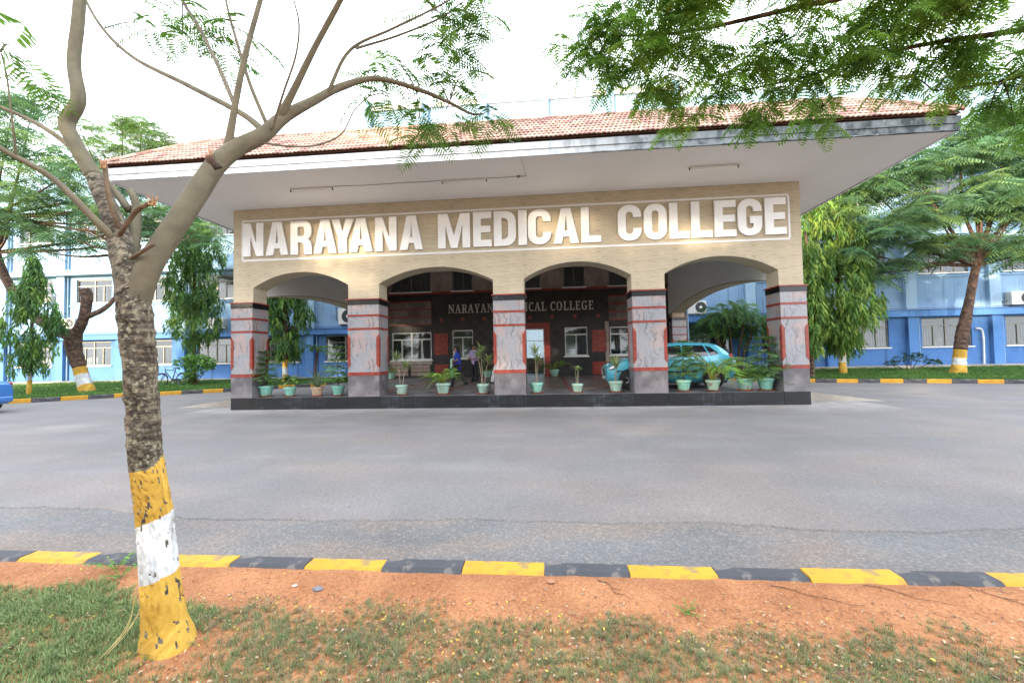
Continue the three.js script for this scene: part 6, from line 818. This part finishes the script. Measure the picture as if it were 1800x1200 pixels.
// ---------- people ----------
function sdMesh(bones, lo, hi, res, k = 0.03) {
  const sz = Math.max(hi[0] - lo[0], hi[1] - lo[1], hi[2] - lo[2]), cx = lo.map((v, i) => (v + hi[i]) / 2), mc = new MarchingCubes(res, undefined, false, false, 400000); mc.isolation = 0;
  const half = res / 2;
  for (let z = 0; z < res; z++) for (let y = 0; y < res; y++) for (let x = 0; x < res; x++) {
    const px = cx[0] + (x - half) / half * sz / 2, py = cx[1] + (y - half) / half * sz / 2, pz = cx[2] + (z - half) / half * sz / 2; let d = 9;
    for (const [a, b, r0, r1, sx] of bones) { const bx_ = b[0] - a[0], by = b[1] - a[1], bz = b[2] - a[2], qx = px - a[0], qy = py - a[1], qz = (pz - a[2]), l2 = bx_ * bx_ + by * by + bz * bz || 1e-6, t = clamp((qx * bx_ + qy * by + qz * bz) / l2); let ex = qx - bx_ * t, ey = qy - by * t, ez = qz - bz * t; if (sx) ex /= sx; const e = Math.hypot(ex, ey, ez) - (r0 + (r1 - r0) * t); const h = clamp(0.5 + 0.5 * (d - e) / k); d = d * (1 - h) + e * h - k * h * (1 - h); }
    mc.field[x + y * res + z * res * res] = -d;
  }
  mc.update(); const n = mc.count !== undefined ? mc.count : mc.geometry.drawRange.count, g = new THREE.BufferGeometry();
  const P = new Float32Array(mc.positionArray.slice(0, n * 3)), N = new Float32Array(mc.normalArray.slice(0, n * 3)); for (let i = 0; i < n; i++) { P[i * 3] = cx[0] + P[i * 3] * sz / 2; P[i * 3 + 1] = cx[1] + P[i * 3 + 1] * sz / 2; P[i * 3 + 2] = cx[2] + P[i * 3 + 2] * sz / 2; }
  g.setAttribute('position', new THREE.BufferAttribute(P, 3)); g.setAttribute('normal', new THREE.BufferAttribute(N, 3)); g.setAttribute('uv', new THREE.BufferAttribute(new Float32Array(n * 2), 2)); return g;
}
const skin = mat({ color: lin(0.26, 0.13, 0.075), roughness: 0.6 }), hairMat = mat({ color: lin(0.012, 0.010, 0.010), roughness: 0.5 });
// faces +z; J: joint positions; hands get five fingers
function person(label, pos, turn, J, H, topCol, legCol, opt = {}) {
  const t = thing('person', label, 'person', pos, turn); t.scale.setScalar(H / 1.7);
  const head = [...J.head], hb = [];
  hb.push([[head[0], head[1] + 0.02, head[2] - 0.01], [head[0], head[1] + 0.045, head[2] - 0.02], 0.088, 0.085, 0.86], [[head[0], head[1] - 0.06, head[2] + 0.03], [head[0], head[1] - 0.03, head[2] + 0.025], 0.055, 0.062, 0.95], [[head[0], head[1] - 0.012, head[2] + 0.09], [head[0], head[1] - 0.03, head[2] + 0.102], 0.008, 0.013], [[head[0] - 0.078, head[1] - 0.01, head[2] - 0.005], [head[0] - 0.08, head[1] + 0.02, head[2] - 0.01], 0.012, 0.014], [[head[0] + 0.078, head[1] - 0.01, head[2] - 0.005], [head[0] + 0.08, head[1] + 0.02, head[2] - 0.01], 0.012, 0.014], [[head[0] - 0.02, head[1] - 0.062, head[2] + 0.082], [head[0] + 0.02, head[1] - 0.062, head[2] + 0.082], 0.007, 0.007], [[J.neck[0], J.neck[1] - 0.04, J.neck[2]], [head[0], head[1] - 0.07, head[2] - 0.01], 0.052, 0.048]);
  const body = []; const arm = (s, e, w) => { body.push([s, e, 0.05, 0.04], [e, w, 0.04, 0.026]); };
  arm(J.ls, J.le, J.lw); arm(J.rs, J.re, J.rw);
  const legs = (l, k) => [[J.lh, J.lk, 0.085 + l, 0.06 + l], [J.lk, J.la, 0.058 + l, 0.042 + k], [J.rh, J.rk, 0.085 + l, 0.06 + l], [J.rk, J.ra, 0.058 + l, 0.042 + k]];
  const foot = a => [[a[0], a[1] - 0.045, a[2] - 0.03], [a[0], a[1] - 0.055, a[2] + 0.13], 0.038, 0.03];
  body.push(...legs(0, 0), foot(J.la), foot(J.ra));
  const torso = (e) => [[J.pelvis, J.chest, 0.115 + e, 0.125 + e, 1.25], [J.chest, J.neck, 0.115 + e, 0.055 + e, 1.2], [J.ls, J.rs, 0.055 + e, 0.055 + e], [J.lh, J.rh, 0.09 + e, 0.09 + e]];
  body.push(...torso(-0.012));
  const lo = [-0.6, -0.05, -0.6], hi = [0.6, 1.75, 0.6];
  const bg = sdMesh(body, lo, hi, 100, 0.03), hg = sdMesh(hb, [head[0] - 0.16, head[1] - 0.2, head[2] - 0.16], [head[0] + 0.16, head[1] + 0.16, head[2] + 0.16], 64, 0.02);
  const hands = [[J.le, J.lw, 1], [J.re, J.rw, -1]].map(([e, w, sd]) => { const d = V(w[0] - e[0], w[1] - e[1], w[2] - e[2]).normalize(), up = Math.abs(d.y) > 0.8 ? V(0, 0, 1) : V(0, 1, 0), side = d.clone().cross(up).normalize(), nn = side.clone().cross(d).normalize(), A = (f, s, n) => [w[0] + d.x * f + side.x * s + nn.x * n, w[1] + d.y * f + side.y * s + nn.y * n, w[2] + d.z * f + side.z * s + nn.z * n], b = [[A(0, -0.012, 0), A(0.075, -0.026, 0), 0.020, 0.014], [A(0, 0.012, 0), A(0.075, 0.026, 0), 0.020, 0.014]]; [-0.03, -0.010, 0.010, 0.029].forEach((s, i) => { const L = [0.065, 0.078, 0.072, 0.055][i]; b.push([A(0.075, s, 0), A(0.075 + L * 0.55, s * 1.1, -0.008), 0.0095, 0.009], [A(0.075 + L * 0.55, s * 1.1, -0.008), A(0.075 + L * 0.92, s * 1.1, -0.032), 0.009, 0.0075]); }); b.push([A(0.02, -0.025 * sd, 0), A(0.06, -0.055 * sd, -0.012), 0.012, 0.0105], [A(0.06, -0.055 * sd, -0.012), A(0.09, -0.058 * sd, -0.03), 0.010, 0.008]); const c = A(0.07, 0, 0); return sdMesh(b, c.map(v => v - 0.125), c.map(v => v + 0.125), 56, 0.008); });
  mesh('body', join([bg, hg, ...hands]), skin, t);
  const sl = (s, e, f) => [s, [s[0] + (e[0] - s[0]) * f, s[1] + (e[1] - s[1]) * f, s[2] + (e[2] - s[2]) * f], 0.066, 0.058];
  mesh('shirt', sdMesh([...torso(0.012).slice(0, 3), [[J.pelvis[0], J.pelvis[1] - (opt.hem || 0.06), J.pelvis[2]], J.chest, 0.125, 0.13, 1.25], sl(J.ls, J.le, opt.sleeve || 0.8), sl(J.rs, J.re, opt.sleeve || 0.8)], lo, hi, 100, 0.03), mat({ color: topCol, roughness: 0.85 }), t);
  mesh('trousers', sdMesh([...legs(0.018, 0.03), [J.lh, J.rh, 0.105, 0.105]], lo, hi, 100, 0.025), mat({ color: legCol, roughness: 0.9 }), t);
  const sh = [J.la, J.ra].map(a => { const f = foot(a); return [f[0], f[1], 0.046, 0.038]; }); mesh('shoes', sdMesh(sh, lo, [0.6, 0.6, 0.6], 64, 0.01), blackPlastic, t);
  const hr = [[[head[0], head[1] + 0.045, head[2] - 0.03], [head[0], head[1] + 0.06, head[2] - 0.01], 0.095, 0.088, 0.9], [[head[0], head[1] - 0.02, head[2] - 0.06], [head[0], head[1] + 0.03, head[2] - 0.05], 0.06, 0.07, 1.05]]; if (opt.long) hr.push([[head[0], head[1], head[2] - 0.08], [J.neck[0], J.neck[1] - 0.16, J.neck[2] - 0.1], 0.055, 0.04]);
  mesh('hair', sdMesh(hr, [head[0] - 0.25, head[1] - 0.35, head[2] - 0.25], [head[0] + 0.25, head[1] + 0.2, head[2] + 0.25], 60, 0.02), hairMat, t);
  for (const s of [-1, 1]) mesh('eye', (() => { const g = new THREE.SphereGeometry(0.009, 8, 6); g.translate(head[0] + s * 0.03, head[1] + 0.004, head[2] + 0.082); return g; })(), hairMat, t);
  return t;
}
const stand = { head: [0, 1.60, 0.03], neck: [0, 1.45, 0], chest: [0, 1.25, 0], pelvis: [0, 0.96, 0], ls: [0.19, 1.40, 0], rs: [-0.19, 1.40, 0], le: [0.24, 1.12, 0.0], re: [-0.24, 1.12, 0.0], lw: [0.14, 1.06, 0.22], rw: [-0.10, 1.08, 0.24], lh: [0.09, 0.90, 0], rh: [-0.09, 0.90, 0], lk: [0.10, 0.50, 0.02], rk: [-0.10, 0.50, 0.02], la: [0.11, 0.10, -0.02], ra: [-0.11, 0.10, -0.02] };
const walk = { head: [0, 1.58, 0.08], neck: [0, 1.43, 0.04], chest: [0, 1.24, 0.02], pelvis: [0, 0.95, 0], ls: [0.19, 1.38, 0.03], rs: [-0.19, 1.38, 0.03], le: [0.25, 1.12, 0.02], re: [-0.25, 1.12, -0.06], lw: [0.13, 1.03, 0.22], rw: [-0.22, 0.92, 0.14], lh: [0.09, 0.90, 0], rh: [-0.09, 0.90, 0], lk: [0.10, 0.50, 0.16], rk: [-0.10, 0.48, -0.02], la: [0.10, 0.10, 0.24], ra: [-0.10, 0.14, -0.36] };
person('person in royal blue top striding past with a pale green file and dark trousers', [-3.42, 0.366, -3.55], -1.35, walk, 1.58, lin(0.015, 0.05, 0.36), lin(0.015, 0.015, 0.02), { long: true, hem: 0.16, sleeve: 0.7 });
person('person in lilac shirt and dark trousers standing with hands together', [-3.25, 0.366, -6.3], -0.5, stand, 1.68, lin(0.40, 0.30, 0.52), lin(0.015, 0.014, 0.018), { sleeve: 1.0 });
person('person in navy top and white trousers half behind the centre pillar', [-2.12, 0.366, -5.4], -1.2, walk, 1.6, lin(0.01, 0.02, 0.09), lin(0.62, 0.62, 0.6), { long: true, hem: 0.12 });
{ const t = thing('file_folder', 'pale green file folder held against the blue top', 'folder', [-3.66, 1.27, -3.42], -1.2); t.rotation.x = -0.15; mesh('cover', rbox(0.30, 0.36, 0.025, 0.006), mat({ color: lin(0.30, 0.62, 0.42), roughness: 0.6 }), t); mesh('papers', rbox(0.28, 0.34, 0.012, 0.002, 0.012, 0.01, -0.02), white, t); }
{ const t = thing('cloth_bag', 'teal cloth bag hanging beside the dark trousers', 'bag', [-3.62, 0.86, -3.36], -1.2); mesh('bag', rbox(0.30, 0.28, 0.10, 0.04), mat({ color: lin(0.02, 0.30, 0.22), roughness: 0.9 }), t); mesh('strap', tube([[-0.1, 0.12, 0, 0.008], [-0.06, 0.28, 0, 0.008], [0.06, 0.28, 0, 0.008], [0.1, 0.12, 0, 0.008]], 6, 5), mat({ color: lin(0.02, 0.25, 0.19), roughness: 0.9 }), t); }
// ---------- grass and litter ----------
function tuftGeo(n, seed, h, w, spread) { const q = mulberry(seed), p = []; for (let i = 0; i < n; i++) { const a = q() * 6.28, r = q() * spread, x = Math.cos(a) * r, z = Math.sin(a) * r, L = h * (0.5 + 0.7 * q()), b = q() * 6.28, l = L * (0.25 + 0.7 * q()), dx = Math.cos(b), dz = Math.sin(b), sx = -dz * w, sz = dx * w; const m = [x + dx * l * 0.35, L * 0.62, z + dz * l * 0.35], e = [x + dx * l, L * 0.9, z + dz * l]; p.push(x - sx, 0, z - sz, x + sx, 0, z + sz, m[0] + sx * 0.7, m[1], m[2] + sz * 0.7, x - sx, 0, z - sz, m[0] + sx * 0.7, m[1], m[2] + sz * 0.7, m[0] - sx * 0.7, m[1], m[2] - sz * 0.7, m[0] - sx * 0.7, m[1], m[2] - sz * 0.7, m[0] + sx * 0.7, m[1], m[2] + sz * 0.7, ...e); } return tris(p); }
const grassMat = leafMat(1, 1, 1, 0.25), GR = [[0.18, 0.24, 0.09], [0.22, 0.27, 0.11], [0.15, 0.21, 0.08], [0.28, 0.27, 0.15], [0.25, 0.23, 0.14]];
{
  const q = mulberry(500), qr = (a, b) => a + (b - a) * q(), ms = [[], []], cs = [[], []];
  for (let i = 0; i < 130000; i++) { const x = qr(-6.5, 5.5), z = qr(9.48, 11.6), edge = 9.68 + 0.12 * sstep(-1, 2.5, x) - 0.02 * sstep(-1.4, -2.6, x) + 0.22 * fbm(x * 0.9, 3, 1, 3), d = z - edge + 0.30 * fbm(x * 2.2, z * 2.2, 5, 4); const bare = Math.exp(-((x + 1.8) ** 2 + (z - 10.22) ** 2) / 0.05); if (d < 0.0 || q() > sstep(0, 0.22, d) * (0.50 + 0.5 * sstep(-0.25, 0.2, fbm(x * 3, z * 3, 9, 3))) || q() < bare * 0.95) continue; const v = q() < 0.5 ? 0 : 1, lush = sstep(-1.2, -2.6, x); ms[v].push(M4(x, islandY(x, z) - 0.004, z, 0, q() * 6.28, 0, qr(0.6, 1.2) * (1 + 0.45 * lush))); const b = GR[Math.floor(q() * (lush > 0.5 ? 3 : 5))], k = qr(0.7, 1.3); cs[v].push(lin(b[0] * k, b[1] * k * (1 + 0.05 * lush), b[2] * k)); }
  const g = [tuftGeo(8, 1, 0.032, 0.0014, 0.018), tuftGeo(6, 2, 0.042, 0.0014, 0.016)]; for (const v of [0, 1]) inst('island_grass', g[v], grassMat, ms[v], null, cs[v]).userData.label = v ? 'longer grass blades of the worn island lawn' : 'short grass blades of the worn island lawn';
  // dead leaflets and bits on soil, grass, and a little on the road
  const lm = [], lc = [], lf = leafBlade(1, 0.24, 0.5), LC = [[0.20, 0.10, 0.06], [0.28, 0.17, 0.09], [0.14, 0.06, 0.05], [0.32, 0.24, 0.15], [0.30, 0.22, 0.12], [0.34, 0.26, 0.18], [0.17, 0.09, 0.06], [0.24, 0.14, 0.08], [0.38, 0.29, 0.18], [0.46, 0.34, 0.07]];
  for (let i = 0; i < 22000; i++) { const x = qr(-6, 5.2), z = qr(9.37, 11.2), dens = z > 9.65 ? 1.0 * sstep(-0.45, 0.2, 0.12 * sstep(-1, 2, x) + fbm(x * 1.7, z * 1.7, 15, 3)) : 0.12; if (q() > dens) continue; lm.push(M4(x, islandY(x, z) + qr(0.004, z > 9.7 ? 0.03 : 0.008), z, qr(-.5, .5), q() * 6.28, qr(-.4, .4), qr(0.008, 0.024))); const b = LC[Math.floor(q() * LC.length)], k = qr(.7, 1.3); lc.push(lin(b[0] * k, b[1] * k, b[2] * k)); }
  for (let i = 0; i < 260; i++) { const x = qr(-7, 7), z = qr(2, 9); lm.push(M4(x, 0.006, z, qr(-.2, .2), q() * 6.28, qr(-.2, .2), qr(0.008, 0.022))); const b = LC[Math.floor(q() * LC.length)]; lc.push(lin(...b)); }
  inst('leaf_litter', lf, leafMat(1, 1, 1, 0), lm, null, lc).userData.label = 'small dead leaflets strewn over soil and lawn';
  // pebbles and crumbs on the soil
  const pm = [], pc = [], pg = new THREE.IcosahedronGeometry(1, 0); for (let i = 0; i < 5000; i++) { const x = qr(-6, 5.5), z = qr(9.37, 10.9); pm.push(M4(x, islandY(x, z), z, q() * 6, q() * 6, 0, qr(0.0015, 0.006), qr(0.001, 0.004))); const k = qr(.5, 1.2); q() < 0.05 ? pc.push(lin(.4 * k, .37 * k, .32 * k)) : pc.push(lin(.30 * k, .13 * k, .06 * k)); } inst('soil_crumbs', pg, mat({ color: 0xffffff, roughness: 1 }), pm, null, pc).userData.label = 'reddish crumbs and grit on the soil';
  // lawns beyond the road
  for (const [L, seed, lab] of [[lawnL, 601, 'left_lawn_grass'], [lawnR, 602, 'right_lawn_grass']]) { const q2 = mulberry(seed), m2 = [], c2 = []; for (let i = 0; i < 26000; i++) { const x = L.xa + (L.xb - L.xa) * q2(), z0 = Math.max(L.at(x) - 0.1, L.zb), t = q2(), z = z0 + (L.zb - z0) * t; if (x < -32 || x > 27 || z0 - L.zb < 0.3) continue; if (fbm(x * 0.6, z * 0.9, 3, 3) + 0.35 < q2() * 0.5) continue; m2.push(M4(x, L.Y(x, t), z, 0, q2() * 6.28, 0, 0.8 + 0.7 * q2())); const b = [[0.06, 0.155, 0.03], [0.08, 0.185, 0.035], [0.11, 0.20, 0.045]][Math.floor(q2() * 3)], k = 0.75 + 0.5 * q2(); c2.push(lin(b[0] * k, b[1] * k, b[2] * k)); } inst(lab, tuftGeo(9, 7, 0.10, 0.006, 0.07), grassMat, m2, null, c2).userData.label = lab === 'left_lawn_grass' ? 'green grass of the lawn strip under the bicycle' : 'green grass of the lawn strip under the leaning tree'; }
}
// twigs, stones and weeds on the island
[[[0.32, 9.42], [0.45, 9.62], 'thin pale twig lying on the red soil'], [[1.9, 9.40], [2.25, 9.58], 'bent dark twig lying on the red soil'], [[2.45, 9.35], [2.75, 9.68], 'long dry stalk lying on the red soil'], [[1.35, 9.42], [1.75, 9.62], 'knobbly dark twig near the lawn edge']].forEach(([a, b, l]) => { const t = thing('twig', l, 'twig'); const p = []; for (let i = 0; i <= 5; i++) { const f = i / 5, x = a[0] + (b[0] - a[0]) * f + rr(-.02, .02), z = a[1] + (b[1] - a[1]) * f + rr(-.015, .015); p.push([x, islandY(x, z) + 0.006, z, 0.0022 * (1 - 0.6 * f)]); } mesh('stem', tube(p, 6, 3), darkBark, t); mesh('side_shoot', tube([[p[2][0], p[2][1], p[2][2], 0.0014], [p[2][0] + 0.05, p[2][1] + 0.01, p[2][2] + 0.04, 0.0012]], 5, 2), darkBark, t); });
[[-1.46, 9.60, 0.024, 'grey flat stone by the trunk at the lawn edge'], [-1.63, 9.57, 0.012, 'pale pebble beside the grey stone'], [0.0, 9.45, 0.022, 'reddish clod on the bare soil']].forEach(([x, z, s, l], i) => { const g = new THREE.IcosahedronGeometry(1, 2), p = g.attributes.position; for (let k = 0; k < p.count; k++) { const v = V(p.getX(k), p.getY(k), p.getZ(k)), f = 1 + 0.35 * n3(v.x * 1.5 + i * 9, v.y * 1.5, v.z * 1.5); p.setXYZ(k, v.x * f * s * 1.3, v.y * f * s * 0.5, v.z * f * s); } g.computeVertexNormals(); const m = mesh('stone', g, mat({ color: [lin(.16, .16, .18), lin(.5, .48, .44), lin(.32, .16, .09)][i], roughness: 0.95 })); m.position.set(x, islandY(x, z) + s * 0.3, z); m.userData = { label: l, category: 'stone' }; });
[[-3.05, 9.42, 0.10, 'bright green weed sprouting on the soil by the kerb'], [-2.9, 9.52, 0.07, 'low weed with small leaves on the bare soil beside the trunk'], [0.75, 9.72, 0.05, 'small green weed at the ragged lawn edge']].forEach(([x, z, s, l], i) => { const t = thing('weed', l, 'weed', [x, islandY(x, z), z]), q = mulberry(700 + i), ms = [], st = []; for (let k = 0; k < 7; k++) { const a = k * 2.4, L = s * (0.8 + q()), e = [Math.cos(a) * L, s * (0.5 + 0.8 * q()), Math.sin(a) * L]; st.push(tube([[0, 0, 0, 0.0025], [e[0] * .5, e[1] * .7, e[2] * .5, 0.002], [...e, 0.001]], 5, 3)); for (let j = 0; j < 6; j++) { const f = 0.3 + 0.7 * j / 5; ms.push(M4(e[0] * f, e[1] * f, e[2] * f, 0, q() * 6.28, 0.4 * q(), s * 0.35 * (0.6 + 0.6 * q()))); } } mesh('stems', join(st), leafMat(0.12, 0.2, 0.04, 0), t); inst('leaves', BLADE, leafWhite, ms, t, colors([[0.12, 0.28, 0.04], [0.16, 0.32, 0.05]], ms.length, q)); });
renderer.render(scene, camera);
